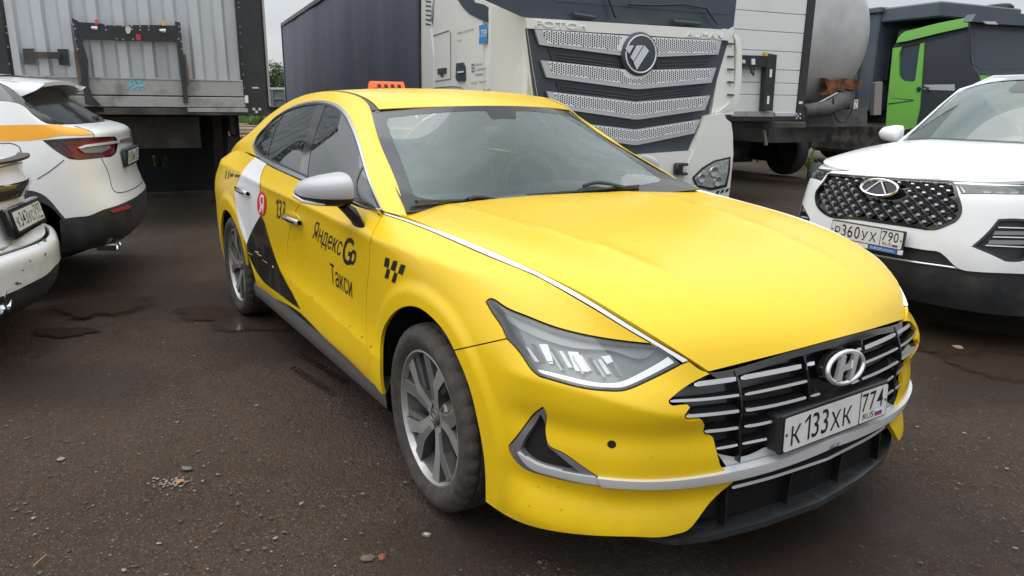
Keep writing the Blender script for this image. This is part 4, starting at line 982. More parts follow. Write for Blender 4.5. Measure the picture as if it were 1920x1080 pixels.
lettering('roundel_letter', 'Я', (487,398), (495,402), (488.5,363), WHITEPRINT, .008, .0046)
for a, b in ((422,427), (427,431)):
    tp('tail_mark', S1, [[(a,335),(a+2,320)], [(a+2,320),(a+3.5,321)], [(a+3.5,321),(a+1.5,336)], [(a+1.5,336),(a,335)]], PRINT, gap=0, off=.0012, rim=0, mirror=False, st=2., step=.015)
tp('tail_mark', S1, [[(432,325),(438,325.5)], [(438,325.5),(437,331)], [(437,331),(431,331.5)], [(431,331.5),(432,325)]], PRINT, gap=0, off=.0012, rim=0, mirror=False, st=2., step=.015)
tp('tail_mark', S1, [[(441,327),(449,328)], [(449,328),(448,332)], [(448,332),(440,331.5)], [(440,331.5),(441,327)]], PRINT, gap=0, off=.0012, rim=0, mirror=False, st=2., step=.015)
CHIP = mat('paint_chip', (.03, .022, .015), .8); MARK = mat('scuff_mark', (.42, .34, .16), .7)
for cx, cy, w_, h_ in ((584,557,3,2), (655,611,3,1.5), (677,631,4,1.8), (694,649,3,2.5), (560,540,2,1.2), (640,600,1.6,1.2), (1046,912,1.5,3), (1052,955,1.2,3), (1222,856,1.4,1.4), (1290,850,1.6,1.2), (992,948,1.2,3), (1009,911,1.2,3)):
    tp('paint_chip', S1, [[(cx,cy),(cx+w_*.6,cy-h_*.4)], [(cx+w_*.6,cy-h_*.4),(cx+w_,cy+h_*.5)], [(cx+w_,cy+h_*.5),(cx+w_*.3,cy+h_)], [(cx+w_*.3,cy+h_),(cx,cy)]], CHIP, gap=0, off=.0012, rim=0, step=.01, mirror=False, st=2.)
for pts in ([(478,470),(485,471),(487,474),(481,474)], [(484,475),(492,479),(491,481),(483,477)], [(511,498),(514,498),(515,502),(512,502)], [(466,473),(475,477),(474,478),(466,474.5)], [(493,486),(503,493),(502,494),(493,487)]):
    tp('scuff_mark', S1, [[pts[i], pts[(i+1) % 4]] for i in range(4)], MARK, gap=0, off=.0040, rim=0, step=.01, mirror=False, st=2.)
# --- door handles
def handle(p0, p1):
    P = S1.P(S1.px([p0, p1])); n = S1.Nrm(S1.px([p0]))[0]; cpt = (P[0]+P[1])/2; L = P[1]-P[0]; L[1] = 0; le = np.linalg.norm(L); ax = L/le; az = np.cross(ax, n); az /= np.linalg.norm(az); az = az if az[2] > 0 else -az
    mb = MB()
    G = []
    for t in np.linspace(-1, 1, 15):
        h = .016*(1-.25*abs(t)**3); o = .034-.016*t*t; c0 = cpt+ax*t*le*.5+n*o
        G.append([c0-az*h-n*.006, c0-az*h*.6+n*.006, c0+az*h*.5+n*.007, c0+az*h, c0+az*h*.5-n*.014, c0-az*h-n*.012, c0-az*h-n*.006])
    mb.grid(G, flip=True)
    h_ = mb.build('door_handle', CHROME, taxi, 60); me = h_.data
    c0 = cpt+n*.0015-ax*le*.02; mb = MB(); mb.prism([(le*.40*math.cos(a), .032*math.sin(a)) for a in np.linspace(0, 6.28, 28)[:-1]], c0-n*.006, ax, az, n, .007)
    cup = mb.build('handle_cup', YEL if p0[0] > 500 else WHITEVINYL, h_, 60)
    m2 = mirror_obj(h_, taxi); mirror_obj(cup, m2)
handle((536,402), (567,417)); handle((446,352), (470,363))
# --- wheels
ALLOY = mat('alloy_face', (.42, .42, .41), .42, .5, build=dirty((.44, .44, .43), (.26, .245, .22), 9, .35, .85, (.35, .6)))
ALLOYD = mat('alloy_dark', (.11, .11, .11), .5, .5, build=dirty((.10, .10, .10), (.17, .15, .13), 9, .4, .7, (.45, .8)))
TYRE = mat('tyre_rubber', (.028, .027, .026), .8, build=dirty((.030, .027, .024), (.088, .076, .062), 24, .36, .85, (.75, .95), .35, 150))
DISC = mat('brake_steel', (.25, .24, .23), .45, .9)
def wheel(name, R_t=.334, R_r=.243, W=.118, arms=5, dk=ALLOYD, face=ALLOY, logo=True, parent=None):
    """wheel about the origin, outer face towards -Y"""
    e = bpy.data.objects.new(name, None); COL.objects.link(e); e.parent = parent; e.empty_display_size = .1; e.parent = parent
    n = 140; g = .007
    prof = [(R_r-.006, W*.80), (R_r+.012, W*.90), (R_r+.045, W*1.0), (R_t-.03, W*.97), (R_t-.010, W*.86), (R_t-.002, W*.74), (R_t, W*.62), (R_t-g, W*.60), (R_t-g, W*.52), (R_t, W*.50), (R_t, W*.2), (R_t-g, W*.18), (R_t-g, W*.08), (R_t, W*.06)]
    prof[2:2] = [(R_r+.022, W*.945), (R_r+.024, W*.957), (R_r+.030, W*.962), (R_r+.032, W*.972)]; prof = prof+[(r, -h) for r, h in prof[::-1]]
    mb = MB(); mb.lathe(prof, (0, 0, 0), (0, -1, 0), n); V = np.array(mb.V).reshape(len(prof), n, 3)
    for i, (r, h) in enumerate(prof):
        if abs(h) > W*.6 and r > R_t-.02:
            for k in range(n):
                if (k % 4) == 0: V[i, k, [0, 2]] *= (r-.006)/r
        elif r == R_t:
            for k in range(n):
                if ((k+i) % 5) == 0: V[i, k, [0, 2]] *= (r-.005)/r
    ty = make('tyre', V.reshape(-1, 3), mb.F, TYRE, e, 35, local=True)
    # raised rings and rim
    mb = MB(); o = W*.80
    mb.lathe([(R_r-.004, o-.004), (R_r+.001, o+.004), (R_r-.006, o+.006), (R_r-.011, o-.004), (R_r-.014, o-.016), (R_r-.030, o-.05), (R_r-.045, o-.13), (R_r-.03, -W*.8)], (0, 0, 0), (0, -1, 0), 72)
    ri = make('rim', mb.V, mb.F, [face, dk], e, 40, fm=[0 if i < 4*72 else 1 for i in range(len(mb.F))], local=True) 
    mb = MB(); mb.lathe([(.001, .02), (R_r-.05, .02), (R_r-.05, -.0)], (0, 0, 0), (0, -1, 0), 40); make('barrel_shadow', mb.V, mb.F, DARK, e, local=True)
    mb = MB(); mb.lathe([(.075, .028), (.15, .028), (.15, .022)], (0, 0, 0), (0, -1, 0), 40); make('brake_disc', mb.V, mb.F, DISC, e, local=True)
    me_c = []
    def blade(nm, pts, m_top, m_side, th_, depth=.034):
        # flat facet: corners (r, angle, distance below the rim face), walls falling back from its edges
        T = [np.array([r_*math.cos(th_+R(a_)), -(W*.80-d_), r_*math.sin(th_+R(a_))]) for r_, a_, d_ in pts]; n_ = len(T); c_ = sum(T)/n_
        Bt = [c_+(t_-c_)*.93+np.array([0, depth, 0]) for t_ in T]; V_ = T+Bt; F_ = [tuple(range(n_))]+[(i, n_+i, n_+(i+1) % n_, (i+1) % n_) for i in range(n_)]
        nr = np.cross(T[1]-T[0], T[2]-T[0]); F_ = F_ if nr[1] < 0 else [f_[::-1] for f_ in F_]
        make(nm, V_, F_, [m_top, m_side], e, False, fm=[0]+[1]*n_, local=True)
    q = R_r/.236
    for k in range(arms):
        th = 2*math.pi*k/arms+math.pi/2; g = 5/arms
        blade('spoke', [(.045*q, -34*g, .026), (.085*q, -19*g, .018), (.130*q, -17*g, .011), (.222*q, -26*g, .005), (.222*q, -11*g, .005), (.150*q, -3*g, .010), (.222*q, 8*g, .005), (.222*q, 20*g, .005), (.130*q, 15*g, .011), (.085*q, 19*g, .018), (.045*q, 34*g, .026)], face, dk, th, .040)
        blade('spoke_facet', [(.060*q, 4*g, .0215), (.120*q, 1.5*g, .0115), (.150*q, -2*g, .0092), (.221*q, 9*g, .0042), (.221*q, 18.5*g, .0042), (.130*q, 13*g, .0098), (.085*q, 16.5*g, .0165), (.060*q, 24*g, .0215)], mat('alloy_shade', (.20, .20, .195), .45, .5), dk, th, .006)
        blade('spoke_facet', [(.105*q, -19.5*g, .028), (.130*q, -18*g, .020), (.222*q, -27*g, .012), (.222*q, -32*g, .02)], dk, dk, th, .02)
    mb = MB(); mb.lathe([(.001, W*.80-.018), (.026, W*.80-.018), (.030, W*.80-.024), (.031, W*.80-.05)], (0, 0, 0), (0, -1, 0), 28); hc = make('hub_cap', mb.V, mb.F, dk, e, 40, local=True)
    mb = MB()
    mb.lathe([(.030, W*.80-.032), (.060, W*.80-.034), (.072, W*.80-.045), (.075, W*.80-.08)], (0, 0, 0), (0, -1, 0), 30); make('hub', mb.V, mb.F, face, e, 40, local=True)
    for k in range(5):
        a = 2*math.pi*(k+.5)/5+math.pi/2; mb = MB(); mb.lathe([(.001, W*.8-.028), (.009, W*.8-.028), (.010, W*.8-.034), (.010, W*.8-.06)], (.055*math.cos(a), 0, .055*math.sin(a)), (0, -1, 0), 10); make('wheel_bolt', mb.V, mb.F, dk, e, 30, local=True)
    if logo:
        mb = MB(); oval_ring(mb, np.zeros(3), .017, .011, 0, .0014, 20, 0.); V = np.array(mb.V)[:, [1, 0, 2]]; V[:, 1] -= W*.80-.016
        make('cap_emblem', V, [f[::-1] for f in mb.F], face, e, 40, local=True)
        text_on('cap_letter', 'H', np.zeros(3)+np.array([-.008, -(W*.80-.0165), -.007]), (1, 0, 0), (0, 0, 1), .016, .014, face, e, shear=.3)
    return e
def wheel_copy(src, parent, loc, rz):
    c = copy_tree(src, parent); c.location = loc; c.rotation_euler = (0, src.rotation_euler[1], rz); return c
w0 = wheel('wheel', parent=taxi); w0.location = (0, -.80, .334); w0.rotation_euler = (0, R(8), -.035)
w1 = wheel_copy(w0, taxi, (-2.84, -.802, .334), 0.); w1.rotation_euler = (0, R(-22), 0)
wheel_copy(w0, taxi, (0, .80, .334), math.pi-.035); wheel_copy(w0, taxi, (-2.84, .802, .334), math.pi)
# --- mirrors
def door_mirror(sg):
    # shell: egg drawn as rings from the outer tip to the glass rim
    MW = mat('mirror_shell', (.40, .41, .43), .36, .2)
    mb = MB(); G = []; yt, yi = -1.100, -.926
    for t, hh, dp in ((0, .006, .012), (.03, .026, .036), (.12, .042, .066), (.28, .054, .090), (.48, .062, .104), (.70, .067, .112), (.88, .070, .114), (.965, .066, .108), (1., .052, .09), (1.005, .03, .06)):
        y = yt+(yi-yt)*t; zc = 1.060+.012*t; xb = -.742+.10*t**.8; ring_ = []          # xb: plane of the glass
        for k in range(25):
            an = math.pi*(k/24.)-math.pi/2; cx, sz = math.cos(an), math.sin(an); q_ = (abs(cx)**2.6+abs(sz)**2.6)**(-1/2.6)
            ring_.append((xb+dp*cx*q_, y, zc+hh*sz*q_*(1. if sz > 0 else .92)))
        G.append(ring_)
    V = np.array(G); nr_ = V.shape[0]; mb.grid(V*[1, 1 if sg < 0 else -1, 1], flip=sg < 0); mi = []
    for i in range(nr_-1):
        for k in range(24): mi.append(1 if k < 9 else 0)
    mo = make('door_mirror', mb.V, mb.F, [MW, BLK], taxi, 50, fm=mi); sv = np.array([1, 1 if sg < 0 else -1, 1])
    rim_ = np.concatenate([V[:, 0], V[::-1, -1]])*sv; n = len(rim_); cc_ = rim_.mean(0); inn_ = cc_+(rim_-cc_)*.92+[.01, 0, 0]
    mb = MB(); mb.grid(np.array([np.vstack([rim_, rim_[:1]]), np.vstack([inn_, inn_[:1]])])); mb.build('mirror_rim', BLK, mo)
    make('mirror_glass', inn_, [tuple(range(n))], mat('mirror_glass', (.6, .62, .63), .02, 1.), mo)
    # arm down to the door and repeater
    s_ = sg; P0 = np.array([-.63, s_*.955, 1.02]); P1 = np.array([-.60, s_*.915, .975]); P2 = np.array([-.58, s_*.90, .935])
    G = []
    for p, wx, wz in ((P0, .075, .022), ((P0+P1)/2, .07, .026), (P1, .068, .034), (P2, .060, .030), (P2+np.array([0, -s_*.03, -.02]), .05, .02)):
        G.append([p+np.array([wx*math.cos(a), 0, wz*math.sin(a)]) for a in np.linspace(0, 2*math.pi, 13)])
    mb = MB(); mb.grid(G, flip=sg < 0); mb.build('mirror_arm', BLK, mo, 60)
    arm_from = len(taxi.children)
    mb = MB(); mb.tube([(-.728, s_*1.108, 1.047), (-.672, s_*1.090, 1.030), (-.634, s_*1.050, 1.022), (-.618, s_*1.02, 1.020)], .007, 8); mb.build('indicator', mat('indicator_lens', (.5, .45, .4), .15), mo)
door_mirror(-1); door_mirror(1)
for o_ in [o_ for o_ in taxi.children if o_.name.startswith('door_mirror')][1:]:      # the far mirror is folded part-way in
    for q_ in [o_, *o_.children]: q_.data.transform(Matrix.Translation((-.86, .845, 0)) @ Matrix.Rotation(R(14), 4, 'Z') @ Matrix.Translation((.62, -.90, 0)))
# --- wipers
for y0, y1, x0, x1, z0, z1 in ((-.70, -.18, -.46, -.79, .99, .995), (-.06, .52, -.80, -.62, 1.0, 1.005)):
    pass
def wiper(p0, p1, pa):
    uvw = SW.px(seg([p0, p1], 12.)); P = SW.P(uvw, .016); mb = MB(); mb.tube(P, .008, 6); o = mb.build('wiper', BLK, taxi)
    q = SW.P(SW.px(seg(pa, 6.)), .030); mb = MB(); mb.tube(q, .009, 6); mb.build('wiper_arm', BLK, o)
wiper((776,384), (918,376), [(868,379),(880,375),(905,375),(925,378)]); wiper((985,368), (1198,352), [(1090,353),(1108,348),(1135,349),(1170,357)])
# --- cabin
SEAT = mat('seat_cloth', (.05, .053, .057), .8)
DASH = mat('dashboard', (.12, .125, .13), .55)
cab_ = MB(); cab_.box((-1.7, 0, .42), (2.4, 1.5, .1)); cab_.build('cabin_floor', mat('carpet', (.02, .02, .02), .95), taxi)
G = []
for yy in np.linspace(-.74, .74, 15):
    hump = .035*math.exp(-((yy-.37)/.2)**2); G.append([(-.55, yy, .95), (-.78, yy, .985), (-.95, yy, .985+hump), (-1.06, yy, .95+hump), (-1.08, yy, .80), (-1.0, yy, .55)])
mb = MB(); mb.grid(G); mb.build('dashboard', DASH, taxi, 60)
def seat(y, x=-1.75, w_=.50):
    mb = MB(); mb.box((x+.12, y, .56), (.52, w_, .16), None, .06)
    tl = np.array([[math.cos(.35), 0, -math.sin(.35)], [0, 1, 0], [math.sin(.35), 0, math.cos(.35)]]); tl = np.array([[.94, 0, .34], [0, 1, 0], [-.34, 0, .94]])
    o = None; mb.build('seat', SEAT, taxi); s_ = taxi.children[-1]
    mb = MB(); mb.box((x-.24, y, .85), (.14, w_, .58), tl, .06); mb.build('seat_back', SEAT, taxi)
    mb = MB(); mb.box((x-.38, y, 1.22), (.10, .27, .18), tl, .045); mb.build('head_rest', SEAT, taxi)
seat(-.36); seat(.36)
mb = MB(); mb.box((-2.62, 0, .55), (.5, 1.3, .16), None, .06); mb.box((-2.95, 0, .86), (.14, 1.3, .6), np.array([[.9, 0, .43], [0, 1, 0], [-.43, 0, .9]]), .06); mb.build('rear_bench', SEAT, taxi)
mb = MB(); c = np.array([-1.20, .37, .96]); ax1 = np.array([0, 1., 0]); ax2 = np.array([-.40, 0, .916])
mb.tube([c+.185*(math.cos(a)*ax1+math.sin(a)*ax2) for a in np.linspace(0, 2*math.pi, 33)], .014, 8, False)
mb.tube([c-ax1*.18, c, c+ax1*.18], .016, 6); mb.tube([c, c-ax2*.17], .016, 6); mb.tube([c, c+np.array([.2, 0, -.1])], .04, 8); mb.build('steering_wheel', SEAT, taxi)
mb = MB(); mb.box((-1.10, 0, 1.325), (.05, .24, .065), None, .015); mb.build('inner_mirror', BLK, taxi)
mb = MB(); mb.box((-1.87, 0, 1.36), (1.44, 1.15, .012)); mb.build('headliner', mat('headliner', (.55, .57, .55), .9), taxi)
# --- roof sign (held on by magnets)
def sign_build(nt, b): pass
sg_t = thing('taxi_roof_sign', 'orange illuminated style roof sign with a black chequered band on the yellow taxi roof', 'taxi sign', (-2.30, .0, 1.462))
ORG = mat('orange_plastic', (.80, .13, .02), .35)
c0 = np.array([-2.30, -.02, 1.437]); dirv = np.array([-.50, .866, 0.]); nv = np.array([.866, .5, 0.])
# lengthwise axis runs along the roof's width; faces front and back
dirv = np.array([0, 1., 0]); nv = np.array([1., 0, 0])
mb = MB(); half_w = .115
sec = [(-.055, 0), (.055, 0), (.050, .03), (.030, .077), (.018, .088), (-.018, .088), (-.030, .077), (-.050, .03)]
G = []
for t, sc_w, sc_h in ((-1, .55, .55), (-.985, .85, .85), (-.93, 1, 1), (.93, 1, 1), (.985, .85, .85), (1, .55, .55)):
    G.append([c0+dirv*half_w*t+nv*a*sc_w+np.array([0, 0, .005+b*sc_h]) for a, b in sec+sec[:1]])
mb.grid(G, flip=True); mb.F += [tuple(range(9))[:8], tuple(5*9+i for i in range(8))[::-1]]; mb.m += [0, 0]
mb.build('sign_shell', ORG, sg_t, 40)
for r_ in range(2):
    for k in range(9):
        if (k+r_) % 2 == 0:
            ya = -.100+k*.0225; z0 = .026+.022*r_; fz = lambda z: .050-.020*(z-.03)/.055
            q = [c0+dirv*ya+nv*(fz(z0)+.001)+np.array([0, 0, .005+z0]), c0+dirv*(ya+.0225)+nv*(fz(z0)+.001)+np.array([0, 0, .005+z0]), c0+dirv*(ya+.0225)+nv*(fz(z0+.022)+.001)+np.array([0, 0, .005+z0+.022]), c0+dirv*ya+nv*(fz(z0+.022)+.001)+np.array([0, 0, .005+z0+.022])]
            make('checker_square', q, [(0, 1, 2, 3)], PRINT, sg_t)
mb = MB(); mb.box((-2.30, 0, 1.465), (.09, .26, .012)); mb.build('sign_base', BLK, sg_t)
# ================================================================== lorries and trailers behind the taxi
AT = np.array([.148, .989, 0]); AT /= np.linalg.norm(AT); BT = np.array([-AT[1], AT[0], 0]); UZ = np.array([0, 0, 1.])   # across (to the right as seen), backwards, up
def gnd(p): return np.array([p[0], p[1], 0.])
class Face(Plane):
    def __init__(s, o, a, b=(0, 0, 1)):
        super().__init__(o, a, b)
    def shift(s, d): return Face(s.o+s.n*d, s.a, s.b)
    def uv(s, pts): return [s.hit(*p) for p in pts]
    def poly(s, name, pts, d, m, parent, off=0., smooth=False, px=True, st=None):
        """plate with the outline seen at pts, its front face d proud of the plane (+off)"""
        f = s.shift(off+d) if px else s; q = f.uv(pts) if px else pts
        if not px: f = s.shift(off+d)
        mb = MB(); mb.prism([tuple(x) for x in q], f.o, f.a, f.b, -f.n, abs(d) if d else .002); return mb.build(name, m, parent, smooth)
    def box(s, name, u0, u1, v0, v1, n0, n1, m, parent, bev=.01):
        mb = MB(); mb.box(s.P((u0+u1)/2, (v0+v1)/2, (n0+n1)/2), (abs(u1-u0), abs(v1-v0), abs(n1-n0)), np.array([s.a, s.b, s.n]), bev); return mb.build(name, m, parent, 30)
    def text(s, name, body, bl, br, tl, m, parent, off=.002, bold=0., depth=0.):
        f = s.shift(off); a, b, c = [np.array(f.hit(*q)) for q in (bl, br, tl)]; V, F = text2d(body, 0., bold); V = unit(V)
        q = a+V[:, :1]*(b-a)+V[:, 1:]*(c-a); P = np.array([f.P(x, y) for x, y in q])
        if depth:
            n = len(P); P2 = P+f.n*depth; E = {}
            for g in F:
                for i, j in zip(g, g[1:]+g[:1]): E[(i, j)] = 1
            F2 = [tuple(n+i for i in g) for g in F]+[(i, j, n+j, n+i) for (i, j) in E if (j, i) not in E]
            return make(name, np.vstack([P, P2]), F2, m, parent)
        return make(name, P, F, m, parent)
TWHITE = mat('truck_white', (.78, .785, .73), .32, coat=.25, cr=.15, build=dirty((.78, .785, .73), (.62, .61, .54), 1.4, .5, .85, (.28, .5)))
TDARK = mat('truck_dark', (.045, .058, .076), .42, build=dirty((.042, .056, .074), (.075, .085, .095), 2.5, .45, .8, (.35, .55)))  # blacks lifted to blue grey in the colour, standing in for haze
TGRILLE = mat('truck_grille_dark', (.028, .037, .048), .5)
PERF = mat('perforated_silver', (.82, .83, .84), .4, .1)
PERF2 = mat('grille_edge_silver', (.55, .555, .565), .36, .5)
HOLE = mat('hole_dark', (.012, .016, .02), .8)
TEXTGREY = mat('text_grey', (.13, .14, .15), .5)
BLUEST = mat('blue_sticker', (.04, .27, .55), .4)
RUBBER = mat('rubber_black', (.022, .022, .023), .7, build=dirty((.02, .02, .021), (.07, .06, .05), 8, .4, .8, (.6, .9)))
FRAMEBLK = mat('frame_black', (.020, .023, .027), .5, build=dirty((.018, .021, .025), (.055, .052, .048), 3., .5, .85, (.4, .7)))
CHASS = mat('chassis_grey', (.10, .10, .095), .7, build=dirty((.11, .11, .105), (.05, .045, .04), 3, .4, .7, (.6, .85)))
def big_wheel(parent, c, ax, r=.5, w_=.3):
    ax = np.array(ax, float); c = np.array(c, float)
    mb = MB(); mb.lathe([(r*.56, w_*.42), (r*.62, w_*.5), (r*.9, w_*.48), (r*.98, w_*.38), (r, w_*.2), (r, -w_*.2), (r*.98, -w_*.38), (r*.9, -w_*.5), (r*.5, -w_*.48)], c, ax, 40); o = mb.build('wheel', RUBBER, parent)
    mb = MB(); mb.lathe([(.001, w_*.36), (r*.22, w_*.36), (r*.25, w_*.2), (r*.48, w_*.1), (r*.55, w_*.30), (r*.57, w_*.44)], c, ax, 28); mb.build('rim', CHASS, o)
# ------------------------------------------------------------------ the cream tractor unit
L0 = CAM+ray(990, 60)*6.55
TF = Face(gnd(L0), AT)                      # front plane
TS = Face(gnd(L0), -BT)                     # left flank plane as seen (normal towards the taxi's right)
lorry = thing('lorry', 'cream white tractor lorry with perforated silver grille bars and a round emblem', 'lorry', gnd(TF.P(1.15, 0, -1.)), math.atan2(AT[1], AT[0])-math.pi/2)
W_T = TF.hit(1372, 75)[0]
def tplate(name, pts, d, m, off=0., parent=None): return TF.poly(name, pts, d, m, parent or lorry, off)
# body block behind the front skin
def tb(name, u0, u1, v0, v1, n0, n1, m, bev=.02, parent=None): return TF.box(name, u0, u1, v0, v1, n0, n1, m, parent or lorry, bev)
zb = TF.hit(990, 34)[1]
tb('cab_shell', .02, W_T-.02, 1.0, 3.6, -2.3, -.10, TWHITE, .03)
tb('cab_base', .03, W_T-.03, .62, 1.05, -2.0, -.12, TDARK)
# dark windscreen surround and glass
tplate('windscreen_surround', [(905,-60),(912,0),(985,33),(1375,54),(1388,-60)], .03, TDARK, -.06)
wsq = tplate('windscreen', [(1020,-60),(1040,2),(1368,28),(1370,-60)], .01, mat('truck_glass', (.06, .08, .10), .12, spec=.3), -.035)
tplate('grille_header', [(985,33),(1368,56),(1366,76),(988,53)], .05, TWHITE, -.03)
gp = tplate('grille_panel', [(987,52),(1366,76),(1344,150),(1322,225),(1300,282),(1200,292),(1010,240)], .03, TDARK, -.04)
def louvre(pts, k):
    tplate('grille_recess', pts, .008, TGRILLE, -.008, gp)
louvre([(1028,92),(1165,107),(1165,128),(1035,112)], 0); louvre([(1228,108),(1333,108),(1325,126),(1228,128)], 0)
louvre([(1042,155),(1193,172),(1320,158),(1312,178),(1193,192),(1050,175)], 0)
louvre([(1070,215),(1192,232),(1300,215),(1296,224),(1192,243),(1080,228)], 0)
for (xa, ya), (xm, ym), (xb, yb), n in (((1040,97),(1110,105),(1165,111),), ((1230,113),(1280,112),(1330,111))) and [((1045,98),(1105,105),(1165,113),3), ((1228,113),(1280,112),(1328,110),3), ((1052,158),(1193,176),(1316,161),3)]:
    for k in range(n):
        dy = 5.5*k+2; pts = [(xa+2*k, ya+dy), (xm, ym+dy), (xb-2*k, yb+dy)]
        tplate('grille_louvre', pts+[(x, y+2.2) for x, y in pts[::-1]], .012, TDARK, -.002, gp)
def perf_bar(top, bot, inner_top, inner_bot, skip=None):
    """silver chevron bar: solid edge, punched field"""
    o = tplate('grille_bar', top+bot[::-1], .03, PERF2, .0)
    f = TF.shift(.034); poly = np.array([f.hit(*p) for p in inner_top+inner_bot[::-1]])
    TF.poly('punched_sheet', inner_top+inner_bot[::-1], .006, PERF, o, .028)
    mn, mx_ = poly.min(0), poly.max(0); ph = .0245; V = []; F = []
    cent = f.hit(1195, 102); mid = poly[len(inner_top)//2] if len(inner_top) % 2 else None
    t = np.array([f.hit(*p) for p in inner_top]); b = np.array([f.hit(*p) for p in inner_bot]); us = np.arange(max(t[0, 0], b[0, 0]*0+t[0, 0]), t[-1, 0], ph*.98)
    for i, u in enumerate(us):
        zt = np.interp(u, t[:, 0], t[:, 1]); zb_ = np.interp(u, b[:, 0], b[:, 1]); k = 0; z = zt-.012-(.5*ph*.85 if i % 2 else 0)
        while z > zb_+.008:
            if pip(np.array([[u, z]]), poly)[0] and (skip is None or np.hypot(u-cent[0], z-cent[1]) > skip):
                n0 = len(V); V += [f.P(u+.0085*math.cos(a), z+.0085*math.sin(a), .001) for a in np.linspace(0, 2*math.pi, 9)[:-1]]; F.append(tuple(range(n0, n0+8)))
            z -= ph*.85
    h = make('perforation', V, F, HOLE, o); h['kind'] = 'stuff'
perf_bar([(1003,55),(1195,68),(1353,76)], [(1012,84),(1195,108),(1347,102)], [(1017,56),(1195,69),(1345,77)], [(1027,81),(1195,99),(1338,99)], .235)
perf_bar([(1014,113),(1170,130),(1195,134),(1225,131),(1343,127)], [(1025,145),(1190,167),(1200,167),(1334,155)], [(1027,115),(1170,131),(1195,135),(1225,132),(1335,129)], [(1037,138),(1190,159),(1200,159),(1325,148)], .235)
perf_bar([(1025,171),(1193,191),(1332,179)], [(1036,202),(1190,224),(1198,224),(1322,206)], [(1038,174),(1193,193),(1323,181)], [(1049,196),(1190,216),(1198,216),(1314,199)])
perf_bar([(1072,229),(1193,243),(1313,224)], [(1090,258),(1190,272),(1200,271),(1302,250)], [(1085,232),(1193,245),(1304,227)], [(1100,253),(1190,264),(1200,263),(1294,244)])
# round emblem
ce = np.array(TF.hit(1195, 102)); rr_e = .205
f0 = TF.shift(.04)
mb = MB(); mb.lathe([(.001, .055), (rr_e*.86, .055), (rr_e*.95, .05), (rr_e, .03), (rr_e, -.04)], TF.P(ce[0], ce[1], .01), TF.n, 56); tem = mb.build('emblem_disc', TDARK, lorry, 50)
mb = MB(); mb.tube([TF.P(ce[0]+rr_e*.84*math.cos(a), ce[1]+rr_e*.84*math.sin(a), .066) for a in np.linspace(0, 2*math.pi, 49)], .0075, 6, False); mb.build('emblem_ring', PERF, tem)
for q_ in ([(1172,90),(1181,85),(1189,85),(1180,101)], [(1182,107),(1194,85),(1206,85),(1188,115)], [(1188,117),(1208,85),(1217,95),(1194,131)]):
    TF.poly('emblem_bar', q_, .016, CHROME, tem, .066)
TF.text('brand_lettering', 'FOTOn', (1003,50), (1098,57), (1003,38), PERF, lorry, .021, depth=.012)
TF.text('brand_lettering', 'AUMAN', (1285,69), (1354,73), (1287,59), PERF, lorry, .021, depth=.012)
# wipers and handles on the dark band
for a, b in (((1075,27),(1115,33)), ((1262,40),(1312,45))):
    f = TF.shift(.01); mb = MB(); mb.tube([f.P(*f.hit(*a)), f.P(*f.hit(*b))], .022, 8); mb.build('grab_rail', TDARK, lorry)
for pts in ([(1135,-20),(1152,28),(1155,33)], [(1345,46),(1325,16),(1282,8)], [(1180,8),(1230,10),(1282,8)]):
    f = TF.shift(.03); mb = MB(); mb.tube([f.P(*f.hit(*p)) for p in pts], .010, 6); mb.build('wiper', BLK, lorry)
# white corner fairing on the left: bevelled from the flank to the front
FA = [(918,5),(932,8),(984,34),(988,52),(998,120),(1010,190),(1014,260),(990,260),(960,190),(950,120),(930,50)]
mb = MB()
fl = [TF.P(*TF.shift(.0).hit(*p), .0) for p in ((984,33),(988,52),(998,120),(1010,190),(1016,262))]; bk = [TS.P(*TS.hit(*p)) for p in ((916,6),(914,20),(915,100),(916,175),(918,262))]
md = [(np.array(a)*.52+np.array(b)*.48)+TF.n*.10+TS.n*.03 for a, b in zip(fl, bk)]; md2 = [(np.array(a)*.22+np.array(b)*.78)+TF.n*.02+TS.n*.06 for a, b in zip(fl, bk)]
G = np.array([bk, md2, md, fl]); mb.grid(G, flip=False); o_ = mb.build('corner_fairing', TWHITE, lorry, 60)
# right-hand lower fairing, curved air deflector with dark slots
tplate('corner_panel', [(1366,56),(1376,50),(1376,215),(1334,214),(1344,150),(1364,80)], .05, TWHITE, -.06)
f = TF.shift(-.02); pts_o = [(1376,62),(1386,72),(1389,95),(1388,150),(1384,185),(1376,202),(1350,213),(1338,214)]; 
mb = MB(); G = []
for p, q_ in zip(pts_o, [(1372,66),(1376,76),(1378,98),(1376,150),(1371,178),(1362,196),(1346,208),(1336,211)]):
    a, b = f.P(*f.hit(*p)), f.P(*f.hit(*q_)); G.append([a-TF.n*.22, a, a+TF.n*.02, b+TF.n*.03, b-TF.n*.02])
mb.grid(G); mb.build('air_deflector', TWHITE, lorry, 50)
for k in range(5):
    y = 80+k*24; TF.poly('deflector_slat', [(1366,y),(1377,y+1),(1377,y+4),(1366,y+3)], .02, TDARK, lorry, .0)
